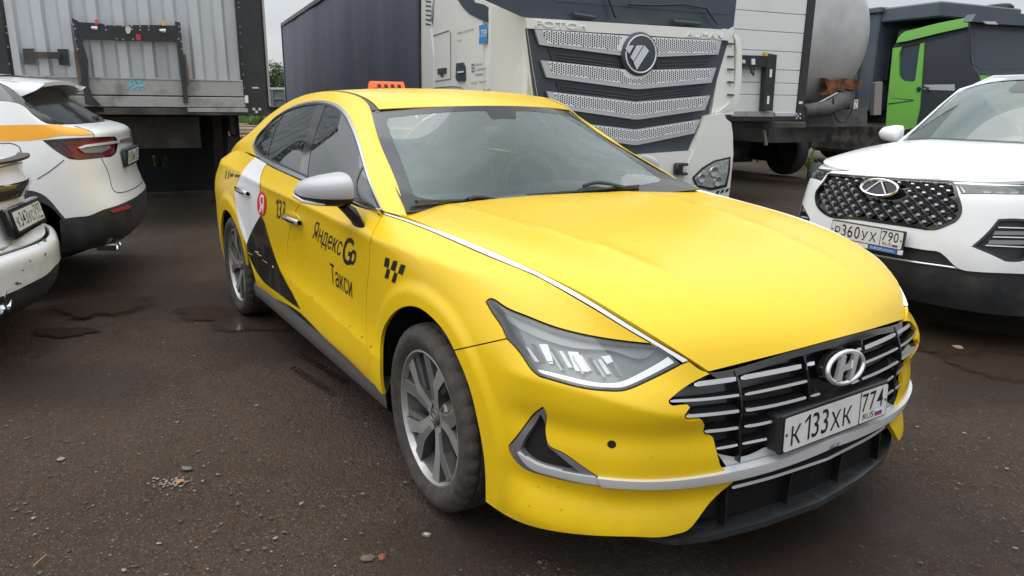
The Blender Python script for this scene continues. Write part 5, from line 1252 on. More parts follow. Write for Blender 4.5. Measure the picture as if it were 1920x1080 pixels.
# bumper: centre, right corner with the headlamp
tplate('bumper', [(1000,300),(1180,292),(1302,283),(1285,318),(1272,380),(1272,470),(1000,470)], .10, TWHITE, -.02)
f1 = TF.shift(.05); BC = [(1302,282),(1328,217),(1358,213),(1362,223),(1371,230),(1374,250),(1375,290),(1369,350),(1366,372),(1364,470),(1272,470),(1272,380),(1285,318)]
tplate('bumper_corner', BC, .16, TWHITE, -.07)
hlp = [(1299,333),(1318,314),(1340,301),(1370,294),(1369,320),(1363,350),(1335,357),(1305,350)]
hlo = tplate('headlight', hlp, .02, BLK, .082)
TF.poly('lamp_reflector', [(1302,334),(1320,317),(1341,304),(1367,298),(1365,322),(1359,346),(1335,352),(1308,347)], .004, mat('truck_lamp', (.5, .52, .5), .3, .3, build=dirty((.58, .60, .58), (.28, .30, .29), 30, .4, .6, (.1, .35))), hlo, .103)
for c_, r_ in (((1315,334), .045), ((1338,322), .05), ((1345,340), .05)):
    f = TF.shift(.108); u, v = f.hit(*c_); mb = MB(); mb.lathe([(.001, .004), (r_*.5, .010), (r_, .016), (r_*1.12, .004)], f.P(u, v), TF.n, 20); mb.build('lamp_bowl', REFL, hlo)
f = TF.shift(.08); u, v = f.hit(1270, 316)
mb = MB(); A3 = np.array([TF.a, UZ, TF.n])
mb.box(f.P(u-.01, v, .03), (.09, .12, .07), A3, .015); mb.box(f.P(u+.05, v+.045, .05), (.07, .03, .07), A3, .012); mb.box(f.P(u+.05, v-.05, .05), (.07, .03, .07), A3, .012); mb.build('tow_hook', BLK, lorry)
for k in range(3):
    tplate('bumper_sticker', [(1345+9*k,358-2*k),(1350+9*k,357-2*k),(1346+9*k,364-2*k),(1341+9*k,365-2*k)], .002, PRINT, .092)
# left flank: door skin, rear wall and wing
zt = 3.6
TS.poly('cab_side', [(905,0),(905,262),(800,255),(815,0),(812,-70),(905,-70)], .03, TWHITE, lorry, -.02)
DS = TS.shift(.013)
def sp(name, pts, d, m, off=.012, parent=None): return TS.poly(name, pts, d, m, parent or lorry, off)
sp('side_window_edge', [(858,-40),(858,0),(868,14),(880,26),(900,36),(914,42),(915,14),(905,8),(888,4),(880,-40)], .012, TDARK)
def seam(name, pts, wd=.006, off=.0135, m=None):
    f = TS.shift(off); mb = MB(); mb.tube([f.P(*f.hit(*p)) for p in pts], wd, 4); mb.build(name, m or TEXTGREY, lorry)
seam('hatch_seam', [(812,67),(842,57),(845,61),(845,148),(816,152)], .005)
seam('door_seam', [(812,165),(832,163),(850,162),(864,164),(872,170)], .006)
sp('door_handle', [(855,119),(867,117),(870,124),(871,148),(868,151),(856,152),(854,146)], .02, TDARK)
sp('handle_grip', [(857,134),(868,133),(868,136),(857,137)], .01, TWHITE, .034)
sp('hatch_lock', [(820,129),(836,127),(836,137),(830,138),(830,143),(826,144),(826,139),(820,139)], .010, TDARK)
sp('number_sticker', [(898,48),(913,45),(913,78),(898,82)], .003, BLUEST, .013)
TS.text('sticker_number', '1739', (899,71), (912.5,68.5), (899,57), WHITEPRINT, lorry, .018)
for body, bl, br, tl in (('8(800) 550-92-08', (857,66), (887,58), (857,61)), ('гтг.рф', (857,80), (868,77.5), (857,74)), ('Работай', (891,124), (904,122), (891,119)),
    ('в стабильной', (891,134), (912,130), (891,128.5)), ('компании', (891,143), (906,141), (891,138.5)), ('гтг.рф/career', (884,160), (912.5,156), (884,153)), ('460', (905,176), (918,174), (905,168))):
    TS.text('door_lettering', body, bl, br, tl, TEXTGREY if body != '460' else PRINT, lorry, .016)
for k, (x, y) in enumerate([(884,120),(884,126),(884,132),(887,120),(887,126),(887,132)]):
    sp('code_mark', [(x,y),(x+2,y-.3),(x+2,y+3.4),(x,y+3.7)], .001, TEXTGREY, .013)
# side air fairing with slots behind the cab
sp('side_fairing', [(790,-70),(812,-70),(812,0),(806,40),(812,100),(813,260),(792,260),(790,100)], .03, TWHITE, -.01)
for k in range(7):
    y = -8+k*8.6; sp('fairing_slot', [(798,y),(808,y+1.5),(808,y+4.5),(798,y+3)], .002, TDARK, .021)
big_wheel(lorry, TS.P(-1.35, .52, -.17), TS.n); big_wheel(lorry, TF.P(W_T-.2, .52, -1.35), -TS.n)
# ------------------------------------------------------------------ its dark blue-grey curtain trailer
def vertical_fold(c1, c2, lo=.35, hi=.7, rough=(.4, .6)):
    def f(nt, b):
        fac = noise_fac(nt, 1.3, 5, .6, lo, hi, stretch=(2.2, 2.2, .25)); nt.links.new(mixc(nt, fac, c1, c2), b.inputs['Base Color'])
        b.inputs['Roughness'].default_value = rough[0]; bump(nt, b, noise_fac(nt, 2.2, 3, .5, .3, .7, stretch=(.35, .35, .08)), .12, .05)
    return f
CURT = mat('curtain_tarp', (.07, .08, .12), .5, spec=.3, build=vertical_fold((.092, .098, .118), (.062, .075, .14), rough=(.5, .6)))
ctr = thing('curtain_trailer', 'long trailer with a dark blue grey tarpaulin side behind the cream lorry', 'trailer', gnd(TS.P(-9., 0)), math.atan2(AT[1], AT[0])-math.pi/2)
s0 = TS.hit(789, 100)[0]; s1 = TS.hit(533, 120)[0]; zt_ = TS.hit(533, 40)[1]
mb = MB(); G = []
nn_ = 160
for i in range(nn_):
    u = s0+(s1-s0)*i/(nn_-1); wv = .001*math.sin(i*.61)+.010*math.sin(i*.13)+.004*math.sin(i*.31+2)
    G.append([TS.P(u, z, wv*(.6 if k in (0, 5) else 1)-.01) for k, z in enumerate((1.12, 1.6, 2.1, 2.7, 3.3, zt_-.09))])
mb.grid(G, flip=True); mb.build('curtain', CURT, ctr, 60)
def cb(name, u0, u1, v0, v1, n0, n1, m, bev=.01): return TS.box(name, u0, u1, v0, v1, n0, n1, m, ctr, bev)
cb('roof_rail', s0, s1, zt_-.10, zt_, -.06, .03, FRAMEBLK); cb('side_rail', s0, s1, 1.02, 1.14, -.08, .02, FRAMEBLK)
cb('trailer_body', s0, s1, 1.15, zt_-.02, -2.45, -.05, CURT); cb('headboard', s0-.02, s0+.06, 1.1, zt_, -2.5, .03, FRAMEBLK); cb('rear_frame', s1-.06, s1+.04, 1.0, zt_, -2.5, .025, FRAMEBLK)
for k in range(9):
    u = s0+(s1-s0)*(k+.5)/9; cb('tension_strap', u-.025, u+.025, .98, 1.30, .015, .035, RUBBER, .004)
cb('chassis_beam', s0, s1, .82, 1.02, -1.6, -.8, CHASS)
for u in (-12.2, -13.5, -14.8): big_wheel(ctr, TS.P(u, .52, -.18), TS.n); big_wheel(ctr, TS.P(u, .52, -2.3), -TS.n)
# ------------------------------------------------------------------ corrugated trailer at the left
LT0 = CAM+ray(5, 130)*7.1
LF = Face(gnd(LT0), AT)
GALV = mat('galvanised_wall', (.40, .42, .43), .42, .25, build=dirty((.52, .55, .575), (.36, .375, .385), 2.2, .45, .8, (.35, .6), .05, 40, (1, 1, .3)))
SILLST = mat('worn_sill_steel', (.36, .36, .34), .55, .2, build=dirty((.38, .38, .36), (.17, .15, .12), 5, .5, .78, (.45, .8)))
RUSTDK = mat('worn_black_steel', (.04, .038, .035), .6, build=dirty((.022, .023, .025), (.15, .12, .09), 4, .45, .75, (.5, .85)))
ltr = thing('corrugated_trailer', 'grey corrugated headboard of a parked trailer with a black steel bracket frame on it', 'trailer', gnd(LF.P(1.25, 0, -1)), math.atan2(AT[1], AT[0])-math.pi/2)
uR = LF.hit(505, 200)[0]; uPi = LF.hit(452, 160)[0]; uLi = LF.hit(26, 130)[0]; z_sl = LF.hit(300, 148)[1]; z_bt = LF.hit(300, 201)[1]; z_lg = LF.hit(300, 179)[1]; z_bm = LF.hit(300, 216)[1]
# corrugated sheet: trapezoid ribs built from the rib edges seen on the wall
x_edges = np.linspace(uLi-.02, uPi+.02, 10); G = []
for a, b in zip(x_edges[:-1], x_edges[1:]):
    d = b-a
    for t, dep in ((0, .0), (.34, .0), (.46, -.045), (.88, -.045)): G.append((a+d*t, dep))
G.append((uPi+.02, 0)); mb = MB(); mb.grid([[LF.P(u, z_sl-.01, dd), LF.P(u, 4.0, dd)] for u, dd in G]); mb.build('corrugated_sheet', GALV, ltr, False)
def lb(name, u0, u1, v0, v1, n0, n1, m, bev=.008, parent=None): return LF.box(name, u0, u1, v0, v1, n0, n1, m, parent or ltr, bev)
lb('trailer_body', .02, uR-.02, z_bm, 4.0, -13., -.10, FRAMEBLK)
lb('kick_plate', uLi-.02, uPi+.02, z_lg, z_sl, -.05, .02, SILLST, .004); lb('kick_edge', uLi-.02, uPi+.02, z_sl-.012, z_sl+.006, -.03, .028, SILLST, .003)
lb('sill_plate', uLi-.02, uPi+.03, z_bt, z_lg-.012, -.05, .035, SILLST, .006); lb('sill_strip', LF.hit(350, 205)[0], uPi+.05, z_bt-.05, z_bt-.006, -.05, .04, SILLST, .004)
lb('front_beam', -.02, uR, z_bm, z_bt-.052, -.3, .03, RUSTDK); lb('front_beam_face', LF.hit(195, 208)[0], LF.hit(352, 208)[0], z_bm+.005, z_bt-.01, -.02, .045, RUSTDK, .004)
for a, b in ((-.06, uLi), (uPi, uR)):
    lb('corner_post', a, b, z_bm, 4.05, -.2, .03, FRAMEBLK, .03)
lb('post_edge', uR-.005, uR+.02, z_bm+.1, 4.05, -.2, .02, SILLST, .004)
fB = LF.shift(.10)
def bracket(P_, owner, left_px, right_px, beam_px, m):
    for q_ in left_px, right_px:
        if q_: P_.poly('bracket_upright', q_, .09, m, owner, .02)
    P_.poly('bracket_beam', beam_px, .08, m, owner, .025)
bracket(LF, ltr, [(134,33),(147,40),(147,70),(152,75),(163,110),(165,160),(172,180),(188,197),(180,200),(160,195),(155,160),(148,105)], [(328,40),(338,42),(343,95),(350,150),(353,192),(344,193),(340,150),(333,95)],
        [(143,41),(190,44),(200,47),(234,48),(237,55),(242,47),(300,47),(332,48),(335,77),(300,77),(240,76),(190,74),(158,73),(147,80)], FRAMEBLK)
def dot(P_, owner, px_, r_, m, off, name='bolt', d=.012, n=8):
    f = P_.shift(off); u, v = f.hit(*px_); mb = MB(); mb.lathe([(.001, d), (r_*.8, d), (r_, d*.5), (r_, 0)], f.P(u, v), P_.n, n); return mb.build(name, m, owner)
for p in [(198,48),(215,48),(231,49),(247,49),(263,50),(279,50),(199,56),(248,55),(263,56),(279,56),(219,73),(231,74),(250,74),(262,74),(138,46),(141,54),(142,73),(146,92),(336,50),(338,60),(335,73),(340,78),(341,92)]: dot(LF, ltr, p, .009, SILLST, .105)
for p, q_ in (((178,52), (170,48)), ((306,57), (298,54))):
    f = LF.shift(.11); mb = MB(); mb.tube([f.P(*f.hit(p[0]-7, p[1])), f.P(*f.hit(p[0]+5, p[1]+1))], .022, 10, rs=[.014, .024]); mb.build('air_coupling', SILVER, ltr)
for p, m_, nm in (((181,42), mat('red_tag', (.65, .06, .05), .5), 'red_valve'), ((307,44), mat('yellow_tag', (.75, .45, .04), .5), 'yellow_valve')):
    LF.poly(nm, [(p[0]-2.5,p[1]-6),(p[0]+2.5,p[1]-6),(p[0]+3,p[1]+4),(p[0]-3,p[1]+4)], .02, m_, ltr, .11)
LF.poly('cable_socket', [(236,50),(244,50),(246,56),(243,63),(238,63),(235,56)], .02, mat('socket_cream', (.55, .56, .42), .5), ltr, .105)
LF.poly('red_reflector', [(255,64),(263,64),(264,73),(260,76),(255,74)], .015, mat('reflector_red', (.45, .04, .05), .3), ltr, .105)
# small handrail bracket, worn wooden rubbing strips, blue sticker, lights
for q_ in ([(42,91),(63,91),(66,121),(46,121)], [(107,92),(127,92),(130,123),(111,122)]): LF.poly('rail_foot', q_, .03, RUSTDK, ltr, .005)
LF.poly('hand_rail', [(60,97),(112,98),(114,110),(62,109)], .05, RUSTDK, ltr, .035)
WOOD = mat('grey_wood', (.16, .125, .085), .85, build=dirty((.19, .15, .10), (.06, .048, .035), 9, .4, .7, (.8, .95), .4, 60, (1, 1, .15)))
for q_ in ([(138,97),(146,96),(150,115),(154,152),(148,158),(144,140)], [(339,103),(348,101),(354,135),(356,158),(350,161),(344,140)]): LF.poly('wooden_buffer', q_, .06, WOOD, ltr, .03)
LF.poly('blue_sticker', [(240,151),(271,151),(272,169),(241,168)], .002, mat('pale_blue_sticker', (.22, .45, .50), .6, build=dirty((.24, .47, .52), (.08, .16, .2), 40, .52, .58, (.5, .6))), ltr, .0215)
LF.poly('white_marker', [(459,179),(465,179),(466,193),(460,193)], .02, WHITEPRINT, ltr, .04)
for p in ((476,205),(487,205),(481,210)): dot(LF, ltr, p, .018, SILVER, .03, 'rivet')
for y in (5, 14, 50, 62, 88, 120, 140, 165):
    for x0, x1 in ((443, .062), (6, .08)): dot(LF, ltr, (x0+x1*y+(4 if x0 > 100 else 2), y), .007, SILLST, .03, 'rivet', .006, 6)
LF.poly('grab_slot', [(473,163),(484,163),(485,166),(473,166)], .006, SILVER, ltr, .03)
# running gear, added dark boards and mud flaps under the floor
lb('chassis_beam', .75, 1.75, .85, z_bm-.02, -12.5, -.5, RUSTDK); lb('gear_leg', .42, .55, .05, 1.2, -2.4, -2.25, RUSTDK); lb('gear_leg', 1.95, 2.08, .05, 1.2, -2.4, -2.25, RUSTDK)
lb('gear_foot', .36, .61, .0, .05, -2.5, -2.15, RUSTDK); lb('gear_foot', 1.89, 2.14, .0, .05, -2.5, -2.15, RUSTDK)
for u in (.18, 2.3):
    for n_ in (-8.6, -9.9, -11.2): big_wheel(ltr, LF.P(u, .5, n_), AT*(-1 if u < 1 else 1))
uw0, uw1 = LF.shift(-3.5).hit(286, 300)[0], LF.shift(-3.5).hit(313, 300)[0]; zw0, zw1 = LF.shift(-3.5).hit(300, 313)[1], LF.shift(-3.5).hit(300, 291)[1]
DKBOARD = mat('underfloor_dark_board', (.016, .018, .021), .8)  # dark boards added for the gloom under the floor, open where grass shows
for a, b, c, d in ((-.1, uw0, .02, 1.2), (uw1, 2.40, .02, 1.2), (uw0, uw1, .02, zw0), (uw0, uw1, zw1, 1.2)): lb('underfloor_dark_board', a, b, c, d, -3.6, -3.5, DKBOARD, .002)
LF.poly('side_marker', [(427,247),(431,246),(432,255),(429,255)], .01, SILVER, ltr, -.6)
LF.poly('mud_flap', [(427,256),(447,257),(449,330),(427,330)], .02, RUBBER, ltr, -.5); lb('flap_bracket', LF.shift(-.5).hit(430, 230)[0], LF.shift(-.5).hit(440, 230)[0], 1.0, z_bm, -.56, -.5, RUSTDK)
# ------------------------------------------------------------------ white trailer to the right of the lorry
WT0 = CAM+ray(1516, 120)*10.6
WF = Face(gnd(WT0), AT)
wtr = thing('white_trailer', 'white panelled headboard of a parked trailer with black corner post and bracket', 'trailer', gnd(WF.P(-1.2, 0, -1)), math.atan2(AT[1], AT[0])-math.pi/2)
WPAN = mat('white_panel', (.75, .77, .74), .5, build=dirty((.75, .77, .74), (.58, .59, .55), 1.8, .5, .85, (.4, .6)))
def wb(name, u0, u1, v0, v1, n0, n1, m, bev=.006): return WF.box(name, u0, u1, v0, v1, n0, n1, m, wtr, bev)
zc = WF.hit(1470, 215)[1]; ui = WF.hit(1492, 210)[0]
ys_ = [WF.hit(1430, y)[1] for y in (212, 178, 155, 130, 95, 58, 22, -14, -50, -90)]
for a, b in zip(ys_[:-1], ys_[1:]): wb('wall_panel', -2.45, ui, a+.003, b-.003, -.06, 0, WPAN, .006)
wb('corner_post', ui, .0, zc-.10, 4.1, -.2, .03, FRAMEBLK, .02); wb('corner_post', -2.52, -2.45, zc-.1, 4.1, -.2, .03, FRAMEBLK, .02)
wb('trailer_body', -2.5, -.02, zc-.06, 4.1, -13, -.07, WPAN); wb('front_beam', -2.5, .02, WF.hit(1440, 227)[1], zc-.02, -.3, .03, FRAMEBLK); wb('sill_strip', WF.hit(1452, 214)[0], ui, zc-.03, zc+.03, -.02, .02, SILVER)
WF.poly('sill_plate', [(1370,209),(1450,209),(1451,219),(1372,218)], .02, SILLST, wtr, .03)
bracket(WF, wtr, None, [(1440,100),(1457,103),(1449,208),(1432,208),(1437,125)], [(1390,103),(1441,105),(1441,126),(1390,124)], FRAMEBLK)
for q_ in ([(1444,130),(1448,130),(1447,145),(1443,145)], [(1439,180),(1443,180),(1442,195),(1438,195)]): WF.poly('upright_slot', q_, .004, WHITEPRINT, wtr, .112)
WF.poly('yellow_valve', [(1433,98),(1440,98),(1440,105),(1434,105)], .03, mat('yellow_tag', (.75, .45, .04), .5), wtr, .1)
WF.poly('cable_socket', [(1410,110),(1416,110),(1416,121),(1410,121)], .02, WHITEPRINT, wtr, .11); dot(WF, wtr, (1393,116), .03, SILVER, .1, 'air_coupling', .03, 12)
for dx in (0, 4, 9):
    f = WF.shift(.12); mb = MB(); mb.tube([f.P(*f.hit(1405+dx, 124)), f.P(*f.hit(1408+dx*.6, 136)), f.P(*f.hit(1413, 142))], .008, 6); mb.build('air_hose', BLK, wtr)
for y in (75, 92, 106, 130, 157, 170, 185): dot(WF, wtr, (1499-.03*y, y), .010, SILVER, .03, 'rivet', .006, 6)
WF.poly('post_label', [(1498,190),(1505,190),(1505,195),(1498,195)], .003, WHITEPRINT, wtr, .03)
for p in ((1493,214),(1500,214),(1496,218),(1493,222),(1500,222)): dot(WF, wtr, p, .016, SILVER, .03, 'rivet')
wb('chassis_beam', -2.2, .6, WF.shift(-.5).hit(1440, 240)[1], zc-.12, -.7, -.5, CHASS)
for u in (-2.0, -.55): wb('gear_leg', u, u+.14, .04, 1.0, -2.5, -2.35, CHASS)
f = WF.shift(-.45); mb = MB(); mb.tube([f.P(*f.hit(1432, 243)), f.P(*f.hit(1436, 272))], .03, 8); mb.build('crank_bar', SILLST, wtr)
for n_ in (-9, -10.3, -11.6):
    for u in (-2.3, -.2): big_wheel(wtr, WF.P(u, .5, n_), AT*(1 if u > -1 else -1))
wb('spare_box', -2.4, -.05, .12, 1.05, -5.0, -4.0, RUSTDK)
# ------------------------------------------------------------------ steel tank trailer
TK = thing('tank_trailer', 'bare steel tank trailer with a rusty bracket low on its domed end', 'tank trailer', (0, 0, 0), 0)
tkc = CAM+ray(1541, 62)*12.6; TKR = 1.17; TK.location = gnd(tkc)
STEEL = mat('tank_steel', (.46, .46, .46), .42, .45, build=dirty((.58, .58, .57), (.36, .365, .37), 1.1, .35, .75, (.34, .6), .05, 8))
tdir = -BT*1.; TKF = Face(gnd(tkc), AT)
mb = MB(); prof = [(.001, .32), (.35, .305), (.7, .24), (.95, .15), (1.1, .05), (TKR, -.06), (TKR, -11)]; mb.lathe([(r, h) for r, h in prof], tkc, TKF.n, 72); mb.build('tank_shell', STEEL, TK, 60)
mb = MB(); mb.lathe([(TKR+.003, -.10), (TKR+.02, -.11), (TKR+.02, -.16), (TKR+.003, -.17)], tkc, TKF.n, 60); mb.build('tank_band', STEEL, TK)
RUST = mat('rust', (.20, .07, .03), .85, build=dirty((.24, .085, .03), (.045, .022, .016), 7, .4, .62, (.75, .95), .5, 30))
fr = TKF.shift(.42)
TKF.poly('rusty_bracket', [(1547,146),(1560,151),(1580,147),(1600,147),(1618,152),(1614,163),(1609,171),(1600,170),(1588,166),(1572,168),(1560,176),(1545,177),(1552,167),(1549,158)], .12, RUST, TK, .24)
mb = MB(); f = TKF.shift(.38); mb.tube([f.P(*f.hit(1512, 203)), f.P(*f.hit(1540, 190)), f.P(*f.hit(1570, 174))], .012, 6); mb.build('bare_rod', SILVER, TK)
mb = MB(); mb.tube([f.P(*f.hit(*p)) for p in ((1505,208),(1550,203),(1580,188),(1585,176))], .12, 14, rs=[.10, .14, .16, .15]); mb.build('outlet_pipe', CHASS, TK)
mb = MB(); f = TKF.shift(.5); mb.tube(curve([f.P(*f.hit(*p)) for p in ((1562,183),(1564,206),(1572,227),(1582,229),(1594,214),(1600,196))], 24), .014, 6); mb.build('hanging_hose', BLK, TK)
TKF.poly('chassis_front', [(1505,216),(1590,206),(1622,205),(1624,237),(1505,238)], .1, CHASS, TK, .05); TKF.poly('chassis_box', [(1596,186),(1626,186),(1626,237),(1590,237)], .3, CHASS, TK, -.2)
TKF.poly('plate_letter', [(1602,187),(1609,187),(1608,204),(1600,204)], .004, WHITEPRINT, TK, .11)
TKF.text('chassis_letter', 'Z', (1602,203), (1607.5,203), (1602.5,189), TEXTGREY, TK, .116)
TKF.poly('lamp_post', [(1641,155),(1655,153),(1652,215),(1638,216)], .08, mat('faded_lamp', (.26, .25, .22), .6), TK, -.2)
TKF.box('chassis_beam', -.7, .7, .75, 1.2, -10, -.3, CHASS, TK)
TKF.box('dark_skirt_filler', 1.1, 1.16, .25, 1.2, -10, -1.3, RUSTDK, TK); TKF.box('dark_box_filler', -1.1, 1.1, .2, 1.1, -3.4, -2.6, RUSTDK, TK)  # dark skirt and box added to darken the gap under the tank
for n_ in (-1.6, -7.6, -8.9):
    for u in (-1.05, 1.05): big_wheel(TK, TKF.P(u, .52, n_), AT*(1 if u > 0 else -1))
# ------------------------------------------------------------------ green cab and dark tipper body
GC0 = CAM+ray(1820, 100)*14.0
GF = Face(gnd(GC0), AT); GS = Face(gnd(GC0), -BT)
gtr = thing('tipper_truck', 'dark grey tipper truck with a bright green cab side and roof edge', 'truck', gnd(GF.P(1.2, 0, -1)), math.atan2(AT[1], AT[0])-math.pi/2)
GREEN = mat('cab_green', (.20, .50, .09), .4, coat=.2, cr=.2, build=dirty((.20, .52, .09), (.19, .36, .12), 1.6, .5, .85, (.35, .6)))
TIP = mat('tipper_grey', (.065, .085, .11), .6, build=dirty((.065, .085, .11), (.11, .12, .13), 1.5, .45, .8, (.5, .75)))
TIPD = mat('tipper_dark', (.022, .029, .038), .6)
def gsp(name, pts, d, m, off=0., parent=None): return GS.poly(name, pts, d, m, parent or gtr, off)
def gfp(name, pts, d, m, off=0., parent=None): return GF.poly(name, pts, d, m, parent or gtr, off)
GF.box('cab_shell', .05, 2.4, .9, 3.0, -1.75, -.06, TIPD, gtr, .05)
gsp('cab_rear_panel', [(1674,90),(1691,88),(1686,100),(1685,140),(1688,148),(1694,152),(1713,153),(1716,150),(1720,120),(1725,82),(1733,80),(1728,150),(1724,205),(1716,240),(1660,250),(1664,190)], .04, GREEN)
gsp('cab_window', [(1690,88),(1724,82),(1717,152),(1692,152),(1685,142)], .01, mat('truck_glass', (.06, .08, .10), .12, spec=.3), -.01)
gsp('roof_edge', [(1680,80),(1684,71),(1690,64),(1697,59),(1760,43),(1817,32),(1819,49),(1760,62),(1700,77)], .05, GREEN, .03)
gsp('window_band', [(1674,90),(1680,81),(1740,68),(1819,50),(1821,58),(1740,78),(1690,89)], .02, TIPD)
gsp('dark_door', [(1733,80),(1819,58),(1818,120),(1835,138),(1845,190),(1845,240),(1716,240),(1725,205)], .03, mat('door_film', (.040, .048, .058), .45), -.015)
gsp('door_strip', [(1732,159),(1790,158),(1790,170),(1732,168)], .02, SILVER, .0)
mb = MB(); f = GS.shift(.05); mb.tube([f.P(*f.hit(*p)) for p in ((1732,162),(1740,165),(1738,172))], .02, 6); mb.build('door_handle', TIPD, gtr)
dot(GS, gtr, (1723,167), .05, TIPD, .04, 'lock', .03, 12); gsp('panel_seam', [(1668,183),(1713,187),(1713,189),(1665,196),(1665,194),(1710,188)], .004, TIPD, .041)
gfp('windscreen_frame', [(1820,32),(1850,28),(1990,40),(1990,140),(1850,141),(1832,136),(1822,118)], .05, TIP, -.02)
gfp('windscreen', [(1826,56),(1990,66),(1990,130),(1840,131),(1828,122)], .012, mat('truck_glass', (.06, .08, .10), .12, spec=.3), .022)
gfp('sun_visor', [(1822,40),(1885,46),(1990,52),(1990,36),(1905,24),(1880,22),(1830,26)], .18, TIP, .03)
gfp('marker_lamp', [(1842,40),(1866,40),(1872,46),(1850,45)], .02, SILVER, .2)
gfp('cab_front', [(1820,140),(1990,142),(1990,300),(1820,300)], .04, GREEN, -.02)
TB = GS.shift(.12)
zt2 = GF.shift(-2.2).hit(1690, 19)[1]
GF.box('tipper_body', -.15, 2.5, 1.3, zt2, -8, -2.05, TIP, gtr, .03); GF.box('tipper_canopy', -.1, 2.45, zt2-.32, zt2-.02, -2.1, -.7, TIP, gtr, .03)
GF.box('tipper_rim', -.22, 2.56, zt2-.12, zt2+.0, -8.05, -2.0, TIP, gtr, .02)
for k in range(5): GF.box('body_rib', -.21, -.15, 1.3, zt2-.14, -7.6+k*1.25, -7.4+k*1.25, TIP, gtr, .01)
mb = MB(); f = GF.shift(-1.2); P_ = [f.P(*f.hit(*p)) for p in ((1800,20),(1830,19),(1860,15),(1878,14),(1890,12),(1897,16),(1896,22))]; mb.tube(curve(P_, 20), .05, 8, rs=list(np.interp(np.arange(20), [0, 6, 14, 19], [.02, .05, .09, .05]))); mb.build('folded_tarp', TIPD, gtr)
gsp('intake_stack', [(1655,95),(1670,92),(1663,150),(1650,155)], .1, TIPD, -.3)
GF.box('chassis', .5, 1.9, .7, 1.3, -8, -.3, CHASS, gtr); GF.box('dark_tank_filler', .05, .6, .35, 1.05, -3.8, -1.7, RUSTDK, gtr, .08); GF.box('dark_tank_filler', 1.8, 2.35, .35, 1.05, -3.8, -1.7, RUSTDK, gtr, .08); GF.box('dark_guard_filler', .1, 2.3, .3, 1.2, -8., -7.8, RUSTDK, gtr)  # dark side blocks and end board added to darken the gap beneath
for n_ in (-1.0, -5.0, -6.4):
    for u in (.12, 2.28): big_wheel(gtr, GF.P(u, .55, n_), AT*(1 if u > 1 else -1), .55)
# ================================================================== the three white cars
def car_white_build(nt, b):
    f = noise_fac(nt, 2.0, 5, .6, .5, .85); z = nt.nodes.new('ShaderNodeTexCoord'); sp = nt.nodes.new('ShaderNodeSeparateXYZ'); nt.links.new(z.outputs['Object'], sp.inputs[0])
    low = N(nt, 'ShaderNodeMapRange', From_Min=.75, From_Max=.3, To_Min=0, To_Max=1); low.clamp = True; nt.links.new(sp.outputs['Z'], low.inputs['Value'])
    road = mathn(nt, 'MULTIPLY', low.outputs['Result'], noise_fac(nt, 7., 6, .7, .40, .8))
    c = mixc(nt, mathn(nt, 'MULTIPLY', f, .35), (.80, .81, .82), (.68, .68, .67)); c = mixc(nt, mathn(nt, 'MULTIPLY', road, .5), c, (.33, .29, .24)); nt.links.new(c, b.inputs['Base Color'])
CARW = mat('white_paint', (.80, .81, .82), .22, coat=.5, cr=.06, build=car_white_build)
CLAD = mat('cladding_plastic', (.028, .032, .038), .5, build=dirty((.026, .030, .036), (.07, .068, .06), 6, .45, .8, (.42, .65)))
PRIV = glass_mat('privacy_glass', (.05, .06, .065), .004, base=.10, drops=.05)
PIANO = mat('gloss_black', (.012, .012, .013), .08)
class CarFrame:
    def __init__(s, o, ax, dd): s.o = np.array(o, float); s.a = np.array(ax, float)/np.linalg.norm(ax); s.d = np.array(dd, float)/np.linalg.norm(dd)
    def __call__(s, X, D, Z): return s.o+s.a*X+s.d*D+UZ*Z
    def grid(s, G): return [[s(*p) for p in row] for row in G]
def surf_local(fr, G, flip, **k): return Surf(fr.grid(G), None, flip=flip, **k)
def cpart(fr_s, name, segs, m, parent, off=0., gap=.002, step=.03, rim=.012, st=4., holes=(), px=True):
    pl = fr_s.px(outline(segs, st)) if px else np.asarray(segs)
    return panel(fr_s, pl, holes, gap, step, off, rim, name, m, parent)
def poly_px(pts): return [[pts[i], pts[(i+1) % len(pts)]] for i in range(len(pts))]
def full_uv(s, e=.002): return np.array([(e, e), (s.Lu-e, e), (s.Lu-e, s.Lv-e), (e, s.Lv-e)])
def band_uv(s, v0, v1, u0=0., u1=None): u1 = s.Lu if u1 is None else u1; return np.array([(u, v0) for u in np.linspace(u0, u1, 60)]+[(u, v1) for u in np.linspace(u1, u0, 60)])
def wheel_at(parent, fr, X, D, r, out_left, src):
    c = copy_tree(src, parent); Mw = parent.matrix_basis.inverted() @ Matrix.Translation(Vector(fr(X, D, r)))
    n = fr.a*(-1 if out_left else 1); ang = math.atan2(n[1], n[0])+math.pi/2; c.matrix_basis = Mw @ Matrix.Rotation(ang, 4, 'Z') @ Matrix.Scale(r/.334, 4); return c
def arch_hole(s, fr, sg, D, r, zc=.35):
    """outline of a wheel opening on one flank"""
    pts = [fr(sg*3., D+r*math.cos(t), max(.06, zc+r*math.sin(t))) for t in np.linspace(R(-48), R(228), 36)]
    return s.solve(np.array(pts), np.tile(-sg*fr.a, (len(pts), 1)))
